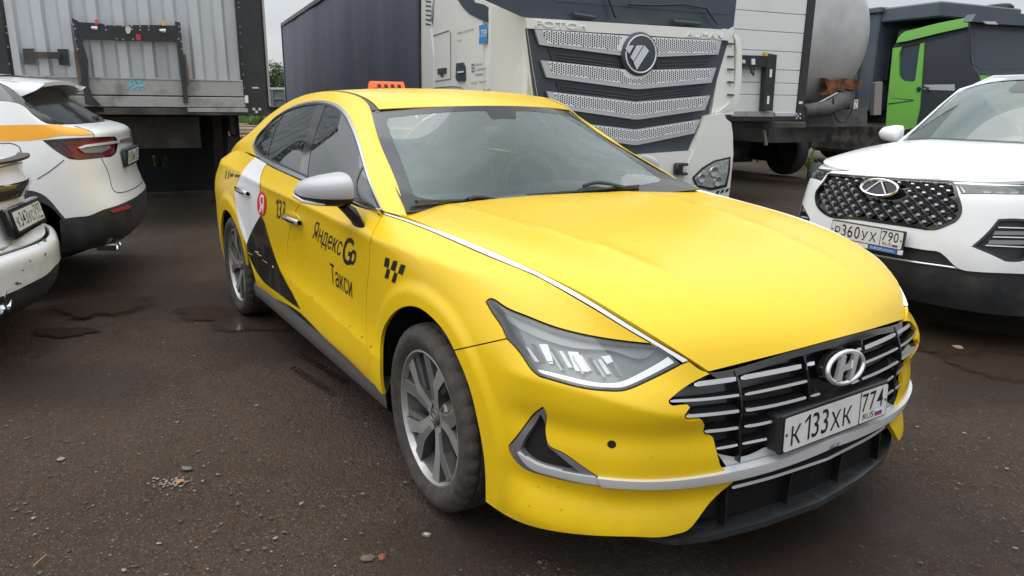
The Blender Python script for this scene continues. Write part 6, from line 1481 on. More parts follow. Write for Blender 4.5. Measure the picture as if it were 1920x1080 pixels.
# ------------------------------------------------------------------ white crossover seen from the front, right of the taxi
CF = CarFrame((-.463, 2.474, 0), (.995, -.096, 0), (.096, .995, 0))
suv = thing('crossover', 'white crossover facing the taxi with a studded black diamond grille and oval badge', 'crossover car', CF(0, .6, 0), math.atan2(CF.a[1], CF.a[0]))
def front_cols():
    plan = [(-.89, 4.35), (-.905, 3.2), (-.915, 2.2), (-.92, 1.35), (-.915, .85), (-.885, .52), (-.80, .27), (-.62, .11), (-.36, .03), (0, 0)]
    plan = plan+[(-x, d) for x, d in plan[-2::-1]]; G = []
    for X, D in plan:
        k = smoothstep(np.array(D), .1, 1.2); a = abs(X); ins = lambda w_: X*(1-w_)
        zs = [.22, .36, .50, .64, .80, .93+.02*k, .99+.115*k]; do = [.07, .0, -.015, .0, .03, .065, .12]; wi = [.02, 0, -.005, 0, .012, .035, .085]
        G.append([(ins(wi[j]), D+do[j]*(1-k), zs[j]) for j in range(7)])
    return G
FG = front_cols(); SF = surf_local(CF, FG, False, nu=260, nv=80); wo = [arch_hole(SF, CF, sg, D, .405) for sg in (-1, 1) for D in (.98, 3.65)]
HG = []
top = [FG[i][6] for i in range(len(FG))]; half = top[:len(top)//2+1]
hedge = [(abs(x), d, z) for x, d, z in half]
hx = curve([(.0, .12, .99), (.36*.915, .15, .992), (.565, .225, .998), (.735, .37, 1.02), (.81, .60, 1.055), (.838, .88, 1.085), (.842, 1.20, 1.102)], 9)
for t in np.linspace(0, 1, 9):
    row = []
    for a in (-1, -.9, -.6, -.25, 0, .25, .6, .9, 1):
        k = abs(a)*1.0; X = a*.842; e = np.interp(abs(X), [q[0] for q in hx], [q[1] for q in hx]); ez = np.interp(abs(X), [q[0] for q in hx], [q[2] for q in hx])
        dend = 1.02+.22*k**2; zend = 1.19-.07*k**3; D = e+(dend-e)*t; Z = ez+(zend-ez)*(1-(1-t)**1.5); row.append((X, D, Z))
    HG.append(row)
SHD = surf_local(CF, HG, True, nu=90, nv=90)
panel(SHD, full_uv(SHD), (), .001, .05, 0., .02, 'bonnet', CARW, suv)
# outlines
GR = [[(1528,372),(1529,362),(1536,350),(1546,338),(1556,323),(1562,319.5)], [(1562,319.5),(1620,321),(1700,327),(1776,333)], [(1776,333),(1790,345),(1797,365),(1803,385),(1803,400),(1795,413),(1775,424),(1755,431),(1735,431)], [(1735,431),(1690,424),(1640,417),(1590,411),(1556,407),(1540,397),(1531,385),(1528,372)]]
gruv = SF.px(outline(GR, 4.))
HLL = [[(1507,323),(1512,305),(1522,311),(1540,320),(1551,325)], [(1551,325),(1540,339)], [(1540,339),(1522,334),(1506,328),(1507,323)]]
HLR = [[(1785,342),(1800,341),(1860,337),(1925,330)], [(1925,330),(1960,327),(1985,345)], [(1985,345),(1975,364)], [(1975,364),(1920,365),(1850,364),(1803,364)], [(1803,364),(1797,352),(1785,342)]]
hll, hlr = SF.px(outline(HLL, 4.)), SF.px(outline(HLR, 4.))
FGR = [[(1872,411),(1905,410),(1940,414)], [(1940,414),(1942,445),(1936,470),(1925,486),(1905,491),(1885,490)], [(1885,490),(1860,478),(1836,468),(1822,462)], [(1822,462),(1850,437),(1872,411)]]
FGL = [[(1492,370),(1503,368)], [(1503,368),(1508,390),(1516,418),(1512,420)], [(1512,420),(1500,412),(1489,405)], [(1489,405),(1488,388),(1492,370)]]
fgr, fgl = SF.px(outline(FGR, 4.)), SF.px(outline(FGL, 4.))
vb = lambda z: None
lowL = SF.px(seg([(1560,452),(1620,466),(1700,478),(1775,487),(1810,500),(1850,520),(1925,530)]))
zr = [SF.P(np.array([[SF.Lu/2, v]]))[0][2] for v in np.linspace(0, SF.Lv, 50)]
def v_at(z): return float(np.interp(z, zr, np.linspace(0, SF.Lv, 50)))
va, vc = v_at(.47), v_at(.36)
uR_ = np.array([(u, va+.0*u) for u in np.linspace(SF.Lu-.01, .01, 80)])
edge_r = SF.px(seg([(1640,455),(1706,464),(1745,470),(1757,471.5),(1775,484),(1798,504),(1820,509),(1870,512),(1925,514)], 4.)); edge_r = edge_r[edge_r[:, 0] > SF.Lu/2+.02]; edge_r = edge_r[np.concatenate([[True], np.diff(np.maximum.accumulate(edge_r[:, 0])) > 1e-4])]
edge_r = np.vstack([edge_r, [(u, edge_r[-1][1]) for u in np.linspace(edge_r[-1][0], SF.Lu-.01, 24)[1:]]]); edge_l = np.stack([SF.Lu-edge_r[:, 0], edge_r[:, 1]], 1)
low_edge = np.vstack([edge_l[::-1], edge_r])
panel(SF, np.vstack([[(.01, SF.Lv-.004)], low_edge, [(SF.Lu-.01, SF.Lv-.004)]]), [gruv, hll, hlr, fgr, fgl, *wo], .001, .03, 0., .03, 'front_bumper', CARW, suv)
panel(SF, np.vstack([[(.01, .004)], [(SF.Lu-.01, .004)], (low_edge+[0, .004])[::-1]]), wo, .001, .04, -.028, .01, 'lower_bumper', CLAD, suv)
c_ = SF.P(np.array([[SF.Lu/2, va]]))[0]
mb = MB(); mb.tube(SF.P(SF.px(seg([(1600,472),(1660,483),(1720,493),(1770,500),(1803,505)])), -.022), .006, 6); mb.build('bumper_strip', SATIN, suv)
sg_ = panel(SF, gruv, (), .0, .03, -.035, 0., 'grille', GLOSSBLK, suv); panel(SF, gruv, [inset(gruv, .018)], .0, .02, .003, .04, 'grille_frame', GLOSSBLK, sg_)
# diamond lattice with bright studs
Pc = SF.P(gruv); mn, mx_ = gruv.min(0), gruv.max(0); inn_g = inset(gruv, .022); stp = .088; nst = 0
ecuv = SF.px([(1650, 353)])[0]; V1, F1, V2, F2, m1 = [], [], [], [], []
for i in range(-2, 40):
    for j in range(-2, 40):
        c0 = mn+np.array([(i+.5*(j % 2))*stp, j*stp*.40]); 
        if not pip(c0[None], inn_g)[0]: continue
        if abs((c0[0]-ecuv[0])/.19)**2+abs((c0[1]-ecuv[1])/.085)**2 < 1: continue
        h = np.array([stp*.46, 0]); v = np.array([0, stp*.38]); q = np.array([c0-h, c0-v, c0+h, c0+v, c0]); P = SF.P(q, np.array([-.012, -.012, -.012, -.012, -.032]))
        n0 = len(V1); V1 += list(P); F1 += [(n0, n0+1, n0+4), (n0+1, n0+2, n0+4), (n0+2, n0+3, n0+4), (n0+3, n0, n0+4)]
        s_ = np.array([stp*.11, 0]); t_ = np.array([0, stp*.07]); q = np.array([c0-s_-t_, c0+s_-t_, c0+s_+t_, c0-s_+t_]); Pa, Pb = SF.P(q, -.002), SF.P(q, -.03)
        V2 = np.vstack([Pa, Pb]); make('grille_stud', V2, [(0, 1, 2, 3), (0, 4, 5, 1), (1, 5, 6, 2), (2, 6, 7, 3), (3, 7, 4, 0)], CHR2, sg_)
make('grille_lattice', V1, F1, mat('lattice_black', (.03, .032, .036), .35), sg_)['kind'] = 'stuff'
ec2 = SF.P(ecuv[None], .012)[0]; en = SF.Nrm(ecuv[None])[0]; eu = CF.a; ev = np.cross(en, eu); ev /= np.linalg.norm(ev); ev = ev if ev[2] > 0 else -ev
mb = MB(); mb.tube([ec2+eu*.128*math.cos(a)+ev*.052*math.sin(a) for a in np.linspace(0, 2*math.pi, 45)], .0095, 8, False); bdg = mb.build('badge', CHROME, suv)
mb = MB(); mb.prism([(.12*math.cos(a), .048*math.sin(a)) for a in np.linspace(0, 6.283, 33)[:-1]], ec2-en*.008, eu, ev, en, .004); mb.build('badge_plate', GLOSSBLK, bdg)
mb = MB(); mb.tube([ec2+eu*-.085+ev*-.034, ec2+eu*0+ev*.048], .006, 6); mb.tube([ec2+eu*.07+ev*-.042, ec2+eu*0+ev*.048], .008, 6); mb.build('badge_letter', CHROME, bdg)
plate(suv, CF(0, -.046, .622), CF.a, UZ+CF.d*.06, 'Р360УХ', '790', .004)
q0 = CF(0, -.042, .625); Apl = np.array([CF.a, UZ, -CF.d])
mb = MB(); mb.box(q0+UZ*-.074, (.53, .032, .012), Apl, .003); ph = mb.build('plate_holder_strip', WHITEPRINT, suv)
for a, b, m_, tx_ in ((-.255, -.08, mat('strip_orange', (.75, .13, .03), .4), ''), (.03, .235, mat('strip_blue', (.03, .16, .45), .4), 'EUROPLAN.RU')):
    mb = MB(); mb.box(q0+UZ*-.074+CF.a*(a+b)/2-CF.d*.0065, (b-a, .028, .002), Apl); mb.build('strip_print', m_, ph)
    if tx_: text_on('strip_lettering', tx_, q0+UZ*-.082+CF.a*(a+.02)-CF.d*.0085, CF.a, UZ, b-a-.04, .016, WHITEPRINT, ph, .001)
# lamps
for uvp, nm in ((hll, 0), (hlr, 1)):
    h_ = panel(SF, uvp, (), .003, .03, -.04, 0., 'headlight', mat('lamp_housing_dark', (.05, .053, .057), .35, .2), suv); panel(SF, uvp, [inset(uvp, .014)], .001, .02, -.002, .03, 'lamp_bezel', LAMPDARK, h_); panel(SF, uvp, (), .004, .03, 0., 0., 'lens', LENS, h_)
    if nm:
        for k in range(5): cpart(SF, 'reflector', poly_px([(1838+k*26,346),(1852+k*26,345),(1862+k*26,358),(1848+k*26,359)]), REFL, h_, -.028, 0, .02)
        cpart(SF, 'lamp_strip', poly_px([(1794,343),(1799,343),(1811,361),(1840,361),(1925,362),(1925,364),(1805,364)]), SATIN, h_, -.008, 0, .02)
    else:
        for k in range(2): cpart(SF, 'reflector', poly_px([(1514+k*11,314+k*4),(1521+k*11,317+k*4),(1523+k*11,328+k*3),(1516+k*11,326+k*3)]), REFL, h_, -.028, 0, .02)
for uvp, rows in ((fgr, [((1872,425),(1936,427)), ((1862,443),(1938,445)), ((1848,459),(1930,463))]), (fgl, [((1490,379),(1505,381)), ((1489,391),(1508,394)), ((1489,402),(1511,407))])):
    h_ = panel(SF, uvp, (), .0, .03, -.04, 0., 'fog_light_recess', CLAD, suv)
    panel(SF, uvp, [inset(uvp, .012)], .0, .02, .0, .03, 'fog_light_frame', CLAD, h_)
    for a, b in rows: cpart(SF, 'fog_light_bar', poly_px([a, b, (b[0], b[1]+2), (a[0], a[1]+2)]), SATIN, h_, -.012, 0, .02, .02); 
    if uvp is fgr:
        for a, b in (((1866,433),(1932,441)), ((1856,450),(1930,459))): cpart(SF, 'fog_light_lens', poly_px([a, (b[0], a[1]+1), (b[0], b[1]), (a[0]-4, b[1]-1)]), LAMPBODY, h_, -.016, 0, .02, .01)
for q_ in ([(1505,430),(1512,427),(1555,447),(1548,450)], [(1775,440),(1900,446),(1900,449),(1830,449)]): pass
# windscreen, pillars, roof, side windows
we = curve([(.775, 1.27, 1.13), (.735, 1.40, 1.25), (.69, 1.56, 1.40), (.645, 1.72, 1.53), (.625, 1.80, 1.565)], 7)
WG = []
for t in range(7):
    row = []
    for a in (-1, -.6, -.2, .2, .6, 1):
        k = abs(a); xe, de, ze = we[t]; tt = t/6; dc = .98+tt*.58; zc_ = 1.175+.435*tt; bl = .03*math.sin(math.pi*tt)*(1-k*k); row.append((a*xe, dc+(de-dc)*k*k-bl, zc_+(ze-zc_)*k*k+bl))
    WG.append(row)
SWC = surf_local(CF, WG, False, nu=50, nv=50)
def ctest(s, D_out):      # orient by looking at the normal
    n = s.Nrm(np.array([[s.Lu/2, s.Lv/2]]))[0]; s.sg *= 1 if n@D_out > 0 else -1
for s_, d_ in ((SWC, -CF.d+UZ*.5), (SHD, UZ), (SF, -CF.d)): ctest(s_, d_)
nC = 20
wi_ = np.array([(SWC.Lu*t, SWC.Lv*(a+1)/2) for t, a in outline([[(.07,-.9),(.05,0),(.07,.9)], [(.12,.93),(.88,.93)], [(.9,.88),(.9,.16),(.78,.14),(.78,-.14),(.9,-.16),(.9,-.88)], [(.88,-.93),(.12,-.93)]], .04)])
panel(SWC, full_uv(SWC), [wi_], 0, .05, 0, .004, 'windscreen_border', FRIT, suv); panel(SWC, wi_, (), 0, .06, -.001, 0, 'windscreen', WSGLASS, suv)
def loft(name, rows, m, parent, fr, smooth=50, flip=False):
    mb = MB(); mb.grid([[fr(*p) for p in row] for row in rows], flip=flip); return mb.build(name, m, parent, smooth)
rf = []
for D, hw, ze, zc_ in ((1.80, .625, 1.567, 1.612), (2.2, .64, 1.645, 1.68), (3.1, .64, 1.675, 1.71), (3.8, .62, 1.64, 1.68), (4.3, .60, 1.57, 1.61)): rf.append([(a*hw, D-(.25*(1-abs(a)**2) if D < 2.0 else 0), zc_+(ze-zc_)*abs(a)**2) for a in np.linspace(-1, 1, 11)])
loft('roof', rf, CARW, suv, CF)
for sg in (-1, 1):
    P_ = [(.842, 1.16, 1.105), (.80, 1.28, 1.14), (.755, 1.43, 1.265), (.71, 1.59, 1.415), (.665, 1.76, 1.555), (.655, 2.2, 1.65), (.65, 3.1, 1.68), (.635, 3.8, 1.64)]
    Q_ = [(.86, 1.24, 1.095), (.84, 1.40, 1.12), (.80, 1.57, 1.25), (.76, 1.74, 1.40), (.72, 1.95, 1.50), (.715, 2.4, 1.565), (.71, 3.1, 1.585), (.70, 3.8, 1.56)]
    loft('roof_pillar', [[(sg*x, d, z) for x, d, z in r_] for r_ in zip([(x-.03, d, z-.012) for x, d, z in P_], P_, Q_)], CARW, suv, CF)
    loft('side_window', [[(sg*x, d, z) for x, d, z in r_] for r_ in zip(Q_[1:], [(.905-.03, 1.5, 1.10), (.905-.03, 1.75, 1.105), (.875, 2.0, 1.11), (.875, 2.25, 1.115), (.875, 2.65, 1.12), (.875, 3.1, 1.13), (.87, 3.8, 1.14)])], SIDEGLASS, suv, CF)
    loft('door_shoulder', [[(sg*.83, d, 1.105+.012*(d-1.2)), (sg*.885, d, 1.095+.012*(d-1.2)), (sg*.915, d, 1.0)] for d in (1.2, 1.6, 2.2, 3.2, 3.9)], CARW, suv, CF)
    mb = MB(); mb.tube([CF(sg*x, d, z) for x, d, z in ((.665, 1.95, 1.585), (.672, 2.2, 1.655), (.668, 3.1, 1.695), (.652, 3.8, 1.65))], .014, 8); mb.build('roof_rail', SILVER, suv)
    mi_ = []; mb = MB(); G = []
    for t, hh, dp in ((0, .01, .02), (.04, .034, .05), (.2, .058, .085), (.6, .070, .098), (.92, .066, .094), (1., .042, .07)):
        X = .915+.21*(1-t) if False else 1.12-.2*t; G.append([CF(sg*(X-.015), 1.50-dp*math.cos(an), 1.195+hh*math.sin(an)) for an in np.linspace(-math.pi/2, math.pi/2, 15)])
    G.append([sum(np.array(q) for q in G[-1])/15]*15); G.insert(0, [sum(np.array(q) for q in G[0])/15]*15); G = [[*row, row[0]] for row in G]; mb.grid(G); mm = mb.build('door_mirror', CARW, suv, 60)
    mb = MB(); mb.box(CF(sg*.90, 1.50, 1.12), (.10, .06, .06), np.array([CF.a, CF.d, UZ]), .015); mb.build('mirror_foot', BLK, mm)
loft('dashboard', [[(a*.72, d, z) for a in (-1, 0, 1)] for d, z in ((1.25, 1.08), (1.6, 1.1), (1.85, 1.04), (1.9, .7))], DASH, suv, CF)
for X in (-.37, .37):
    mb = MB(); A_ = np.array([CF.a, CF.d*.95+UZ*.3, UZ*.95-CF.d*.3]); mb.box(CF(X, 2.75, 1.05), (.5, .14, .6), A_, .05); mb.build('seat_back', SEAT, suv); mb = MB(); mb.box(CF(X, 2.72, 1.42), (.27, .1, .18), A_, .04); mb.build('head_rest', SEAT, suv)
mb = MB(); mb.box(CF(0, 2.4, .62), (1.40, 3.2, .5), np.array([CF.a, CF.d, UZ]), .05); mb.build('inner_shell', DARK, suv)
for X, D in ((-.80, .98), (.80, .98), (-.80, 3.65), (.80, 3.65)): wheel_at(suv, CF, X, D, .35, X < 0, w0)
# ------------------------------------------------------------------ white crossover seen from the rear left, orange stripe
RA, RN = np.array([-.97, .247, 0]), np.array([.247, .97, 0])
RFm = CarFrame(np.array([-4.62, -1.29, 0])+RN*.06, RA, -RN)
rsv = thing('crossover', 'white crossover with an orange side stripe seen from behind at its left corner', 'crossover car', RFm(0, .6, 0), math.atan2(RA[1], RA[0]))
def rear_cols(prof, plan, zs_side):
    G = []
    for X, D in plan:
        k = float(smoothstep(np.array(D), .15, .62)); G.append([])
        for j, (z, do, sc_) in enumerate(prof):
            zz = z+(zs_side[j]-z)*k; G[-1].append((X*(1-sc_), D+do*(1-k), zz))
    return G
plan = [(-.90, 3.6), (-.905, 2.4), (-.91, 1.5), (-.905, .9), (-.895, .52), (-.86, .27), (-.76, .12), (-.55, .04), (-.28, .01), (0, 0)]; plan = plan+[(-x, d) for x, d in plan[-2::-1]]
prof = [(.33, .10, .04), (.43, .02, .0), (.575, .0, -.005), (.64, .005, 0), (.80, .055, .0), (.97, .075, .005), (1.10, .085, .02), (1.165, .09, .04), (1.225, .24, .07)]
side_z = [.32, .42, .50, .62, .80, .97, 1.12, 1.24, 1.37]
SRV = surf_local(RFm, rear_cols(prof, plan, side_z), False, nu=240, nv=90); ctest(SRV, -RFm.d)
allr = full_uv(SRV, .003)
WB_ = [(60,358),(83,367),(106,391),(122,409)]
edge_px = [(122,410),(145,407),(169,404),(190,395),(215,387),(240,377),(258,367),(271,354)]
eu_ = SRV.px(seg(edge_px, 4.)); um = SRV.Lu/2
eu_ = np.array([q for q in eu_ if q[0] < um-.02]); elow = np.vstack([eu_, [(u, eu_[-1][1]) for u in np.linspace(eu_[-1][0], SRV.Lu-.02, 40)[1:]]])
arch_uv = SRV.px(seg([(122,410),(106,391),(83,367),(60,358),(35,356)], 4.))
tl = [[(80,263),(120,260),(215,256)], [(215,256),(220,262),(220,275)], [(220,275),(216,288),(207,294)], [(207,294),(170,298),(138,299),(128,297)], [(128,297),(105,283),(80,263)]]
tluv = SRV.px(outline(tl, 3.))
panel(SRV, np.vstack([[(.01, SRV.Lv-.004), (.01, .42)], arch_uv[::-1], elow[1:], [(SRV.Lu-.02, SRV.Lv-.004)]]), [tluv], .001, .03, 0, .012, 'body_side', CARW, rsv)
panel(SRV, np.vstack([[(eu_[0][0]-.03, .004)], eu_[:1]-[.03, 0], elow, [(SRV.Lu-.02, .004)]]), (), .001, .04, -.006, .012, 'rear_cladding', CLAD, rsv)
ar2 = np.vstack([arch_uv, inset(arch_uv, 0)[::-1]+[.015, -.075]]); panel(SRV, ar2, (), 0, .03, .006, .02, 'arch_cladding', CLAD, rsv)
mb = MB(); mb.box(RFm(0, 2.2, .72), (1.40, 3.1, .5), np.array([RA, -RN, UZ]), .08); mb.build('inner_shell', DARK, rsv)
th_ = panel(SRV, tluv, (), .002, .03, -.012, 0, 'tail_light', mat('tail_red', (.19, .006, .02), .3, coat=.3), rsv)
panel(SRV, tluv, [inset(tluv, .014)], .001, .02, .002, .02, 'tail_light_frame', GLOSSBLK, th_)
cpart(SRV, 'tail_light_bar', poly_px([(145,277),(160,271.5),(218,264),(222,264),(222,268),(160,276),(150,279)]), SATIN, th_, .010, 0, .02, .02)
cpart(SRV, 'reverse_lamp', poly_px([(148,280),(165,277),(205,272),(207,278),(190,286),(158,287)]), LAMPBODY, th_, .004, 0, .02, .01)
for k in range(3): cpart(SRV, 'tail_light_blade', poly_px([(92+11*k,266-k*.5),(97+11*k,266-k*.5),(122+9*k,292-2*k),(117+9*k,291-2*k)]), GLOSSBLK, th_, -.006, 0, .02, .005)
for k in range(2): cpart(SRV, 'tail_light_blade', poly_px([(100,263.5+k*7),(150,262+k*6),(150,264+k*6),(100,265.5+k*7)]), GLOSSBLK, th_, -.006, 0, .02, .005)
ORS = mat('orange_vinyl', (.84, .38, .02), .35)
cpart(SRV, 'orange_stripe', [[(-420,240),(-200,238),(-60,236),(0,235),(60,234),(110,236),(140,240),(160,243),(174,253)], [(174,253),(150,254),(110,255),(90,259)], [(90,259),(70,262),(0,265),(-60,267),(-200,270),(-420,275)], [(-420,275),(-420,240)]], ORS, rsv, .002, 0, .04, 0)
def linepx(s, pts, m, parent, r=.003, off=.001, name='panel_seam'):
    mb = MB(); mb.tube(s.P(s.px(seg(pts, 5.)), off), r, 4); return mb.build(name, m, parent)
linepx(SRV, [(190,297),(203,325),(208,345),(215,359),(226,361),(245,356),(262,346),(270,335)], DARK, rsv); linepx(SRV, [(120,300),(95,320),(70,336)], DARK, rsv); linepx(SRV, [(140,237),(160,243),(176,254),(176,257)], DARK, rsv); linepx(SRV, [(0,269),(25,270),(36,276),(40,292)], DARK, rsv)
cpart(SRV, 'rear_reflector', poly_px([(207,396),(240,385),(246,387),(240,392),(212,399)]), mat('reflector_red', (.45, .04, .05), .3), rsv, .004, 0, .02)
cpart(SRV, 'tailgate_bar', poly_px([(222,262),(247,256),(253,250),(256,257),(250,264),(222,268)]), mat('bar_grey', (.25, .26, .27), .3, .5), rsv, .01, 0, .02)
plate(rsv, RFm(0, .035, .955), RA, UZ*.97+RN*.12, 'Е515МК', '797')
mb = MB(); mb.box(RFm(0, .062, .955), (.57, .03, .15), np.array([RA, -RN, UZ]), .02); mb.build('plate_recess', CLAD, rsv)
for dx in (0, .115):
    c0 = RFm(-.66+dx, .16, .335); mb = MB(); mb.lathe([(.040, -.12), (.044, .0), (.047, .012), (.040, .012), (.036, -.0), (.034, -.10), (.001, -.10)], c0+RN*.03, RN-UZ*.05, 24); mb.build('exhaust_tip', CHROME, rsv, 60)
loft('underside', [[(X, .20+.3*X*X, .345), (X, .30+.3*X*X, .27), (X, 1.2, .25)] for X in np.linspace(-.75, .75, 9)], CLAD, rsv, RFm)
# glasshouse: rear screen, side glass, pillar, spoiler and roof
loft('rear_screen', [[(a*x, d0+.245*(a*x)**2*f_, z) for a in np.linspace(-1, 1, 15)] for x, d0, f_, z in ((.715, .248, 1., 1.226), (.70, .38, .9, 1.32), (.665, .52, .7, 1.42), (.625, .66, .6, 1.52))], mat('dark_screen', (.012, .014, .016), .12, spec=.35), rsv, RFm)
def top_edge(sg, n=10):
    u0, u1 = (SRV.Lu*.5, .02); uu = np.linspace(SRV.Lu*.5, .02, 400) if sg < 0 else np.linspace(SRV.Lu*.5, SRV.Lu-.02, 400); P = SRV.P(np.stack([uu, np.full(400, SRV.Lv-.001)], 1))-RFm.o; L = np.stack([P@RFm.a, P@RFm.d, P[:, 2]], 1)
    k0 = int(np.argmax(np.abs(L[:, 0]) > .70)); k1 = int(np.argmax(L[:, 1] > 1.0)); return L[np.linspace(k0, k1, n).astype(int)]
for sg in (-1, 1):
    te = top_edge(sg); se = curve([(.70, .372, 1.228), (.69, .49, 1.32), (.66, .60, 1.42), (.625, .72, 1.52), (.66, .85, 1.53), (.70, 1.0, 1.525)], 10)*[sg, 1, 1]
    loft('pillar_glass', [[tuple(a), tuple((a+b)/2+np.array([sg*.02, -.015, .01])), tuple(b)] for a, b in zip(te, se)], GLOSSBLK, rsv, RFm)
for sg in (-1, 1):
    loft('side_window', [[(sg*.845, d, z0), (sg*.80, d, (z0+z1)/2), (sg*.745, d, z1)] for d, z0, z1 in ((.95, 1.375, 1.47), (1.2, 1.375, 1.49), (2.0, 1.37, 1.51), (3.0, 1.35, 1.48))], GLOSSBLK, rsv, RFm)
    loft('roof_side', [[(sg*.745, d, z), (sg*.70, d, z+.035), (sg*.64, d, z+.06)] for d, z in ((.80, 1.475), (1.2, 1.505), (2.0, 1.53), (3.0, 1.50))], CARW, rsv, RFm)
loft('roof', [[(a*.66, d, z+.03*(1-a*a)) for a in np.linspace(-1, 1, 9)] for d, z in ((.78, 1.54), (1.2, 1.57), (2.0, 1.60), (3.0, 1.57))], CARW, rsv, RFm)
loft('spoiler', [[(a*.66, .86, 1.535+.028*(1-a*a)), (a*.66, .62, 1.515+.03*(1-a*a)), (a*.64, .44+.05*a*a, 1.497+.034*(1-a*a)), (a*.63, .445+.05*a*a, 1.47+.034*(1-a*a)), (a*.62, .66, 1.455+.03*(1-a*a)), (a*.64, .86, 1.47)] for a in np.linspace(-1, 1, 15)], CARW, rsv, RFm, 35)
for sg in (-1, 1): loft('spoiler_fin', [[(sg*.66, .86, 1.54), (sg*.705, .72, 1.47), (sg*.70, .62, 1.425)], [(sg*.65, .44, 1.50), (sg*.665, .50, 1.455), (sg*.68, .585, 1.415)], [(sg*.62, .46, 1.48), (sg*.62, .56, 1.43), (sg*.64, .62, 1.41)]], CARW if sg < 0 else CARW, rsv, RFm)
mb = MB(); mb.tube([RFm(.02, .33, 1.25), RFm(-.05, .36, 1.29), RFm(-.35, .60, 1.42)], .012, 6); mb.tube([RFm(.02, .31, 1.24), RFm(.02, .26, 1.25)], .03, 8); mb.build('rear_wiper', BLK, rsv)
for X in (-.4, .4):
    mb = MB(); mb.box(RFm(X, 1.2, 1.28), (.42, .14, .36), np.array([RA, -RN, UZ]), .05); mb.build('head_rest', SEAT, rsv)
for X, D in ((-.80, .88), (.80, .88), (-.80, 3.45)): wheel_at(rsv, RFm, X, D, .345, X < 0, w0)
# ------------------------------------------------------------------ white saloon, only its right rear corner in view
SFm = CarFrame(np.array([-2.83, -2.03, 0])+RN*.04, RA, -RN)
sed = thing('saloon', 'white saloon with a scuffed rear bumper and black boot lip, nearest at the left edge', 'saloon car', SFm(0, .6, 0), math.atan2(RA[1], RA[0]))
plan_s = [(-.90, 2.6), (-.905, 1.2), (-.89, .60), (-.83, .33), (-.70, .185), (-.45, .085), (-.22, .025), (0, 0)]; plan_s = plan_s+[(-x, d) for x, d in plan_s[-2::-1]]
prof_s = [(.22, .08, .05), (.33, -.045, .0), (.40, -.07, -.005), (.50, -.075, -.008), (.59, -.065, 0), (.612, -.035, .01), (.64, .022, .06), (.76, .05, .10), (.88, .055, .13), (.93, .02, .15), (1.0, .04, .20), (1.045, .03, .24)]
sidez_s = [.24, .35, .42, .51, .60, .64, .69, .78, .86, .92, .97, 1.01]
SSD = surf_local(SFm, rear_cols(prof_s, plan_s, sidez_s), False, nu=200, nv=110); ctest(SSD, -SFm.d)
zs_ = np.array([SSD.P(np.array([[SSD.Lu/2, v]]))[0][2] for v in np.linspace(0, SSD.Lv, 120)]); vz = lambda z: float(np.interp(z, zs_, np.linspace(0, SSD.Lv, 120)))
sr = SSD.px(seg([(2,556.5),(30,545),(60,530),(91,512),(104,498)], 3.)); sedge = np.vstack([[(u, sr[0][1]) for u in np.linspace(.02, sr[0][0], 30)[:-1]], sr, [(u, sr[-1][1]) for u in np.linspace(sr[-1][0], SSD.Lu-.02, 30)[1:]]])
LP = SSD.P(np.stack([np.linspace(0, SSD.Lu, 300), np.full(300, vz(.5))], 1))-SFm.o; Dl = LP@SFm.d; uu_ = np.linspace(0, SSD.Lu, 300); ua, ub = float(uu_[np.argmax(Dl < .46)]), float(uu_[299-np.argmax(Dl[::-1] < .46)])
for sg, a_, b_ in ((-1, .02, ua-.003), (1, ub+.003, SSD.Lu-.02)):
    panel(SSD, np.array([(a_, .05), (b_, .05), (b_, SSD.Lv-.003), (a_, SSD.Lv-.003)]), [arch_hole(SSD, SFm, sg, .98, .385, .335)], .001, .04, 0, .012, 'quarter_panel', CARW, sed)
sedge = np.array([q for q in sedge if ua <= q[0] <= ub])
panel(SSD, np.vstack([sedge, [(u, vz(.612)) for u in np.linspace(ub, ua, 50)]]), (), .001, .03, 0, .02, 'rear_bumper', CARW, sed)
panel(SSD, np.vstack([[(ua, .004), (ub, .004)], (sedge+[0, .004])[::-1]]), (), .001, .035, -.012, .01, 'diffuser', CLAD, sed)
panel(SSD, band_uv(SSD, vz(.62), vz(.86), ua, ub), (), .001, .035, 0, .012, 'boot_lid', CARW, sed)
panel(SSD, band_uv(SSD, vz(.865), vz(.945), ua, ub), (), .001, .035, .012, .012, 'light_bar', mat('smoked_bar', (.05, .045, .045), .12, coat=.8), sed)
panel(SSD, band_uv(SSD, vz(.95), SSD.Lv-.003, ua, ub), (), .001, .035, .0, .012, 'boot_edge', CARW, sed)
top_s = SSD.P(np.array([(u, SSD.Lv-.002) for u in np.linspace(.02, SSD.Lu-.02, 60)]))
mb = MB(); mb.grid([[p, p+SFm.d*.30+UZ*.015, p*np.array([1, 1, 1])+SFm.d*.8+UZ*.08] for p in top_s[8:-8]]); mb.build('boot_top', CARW, sed)
mb = MB(); cs_ = [SFm(X, .045+.30*X*X+.02, 1.058) for X in np.linspace(-.62, .50, 22)]; mb.grid([[p-SFm.d*.035+UZ*.002, p-SFm.d*.035+UZ*.016, p+SFm.d*.03+UZ*.02, p+SFm.d*.04+UZ*.0] for p in cs_]); mb.build('boot_lip', mat('lip_black', (.016, .016, .017), .5), sed)
plate(sed, SFm(0, .022, .755), RA, UZ*.97+SFm.d*.2, 'К343УС', '797')
mb = MB(); mb.box(SFm(0, .05, .745), (.60, .05, .17), np.array([RA, SFm.d*.97-UZ*.2, UZ*.97+SFm.d*.2]), .01); mb.build('plate_surround', PIANO, sed)
fq = 0
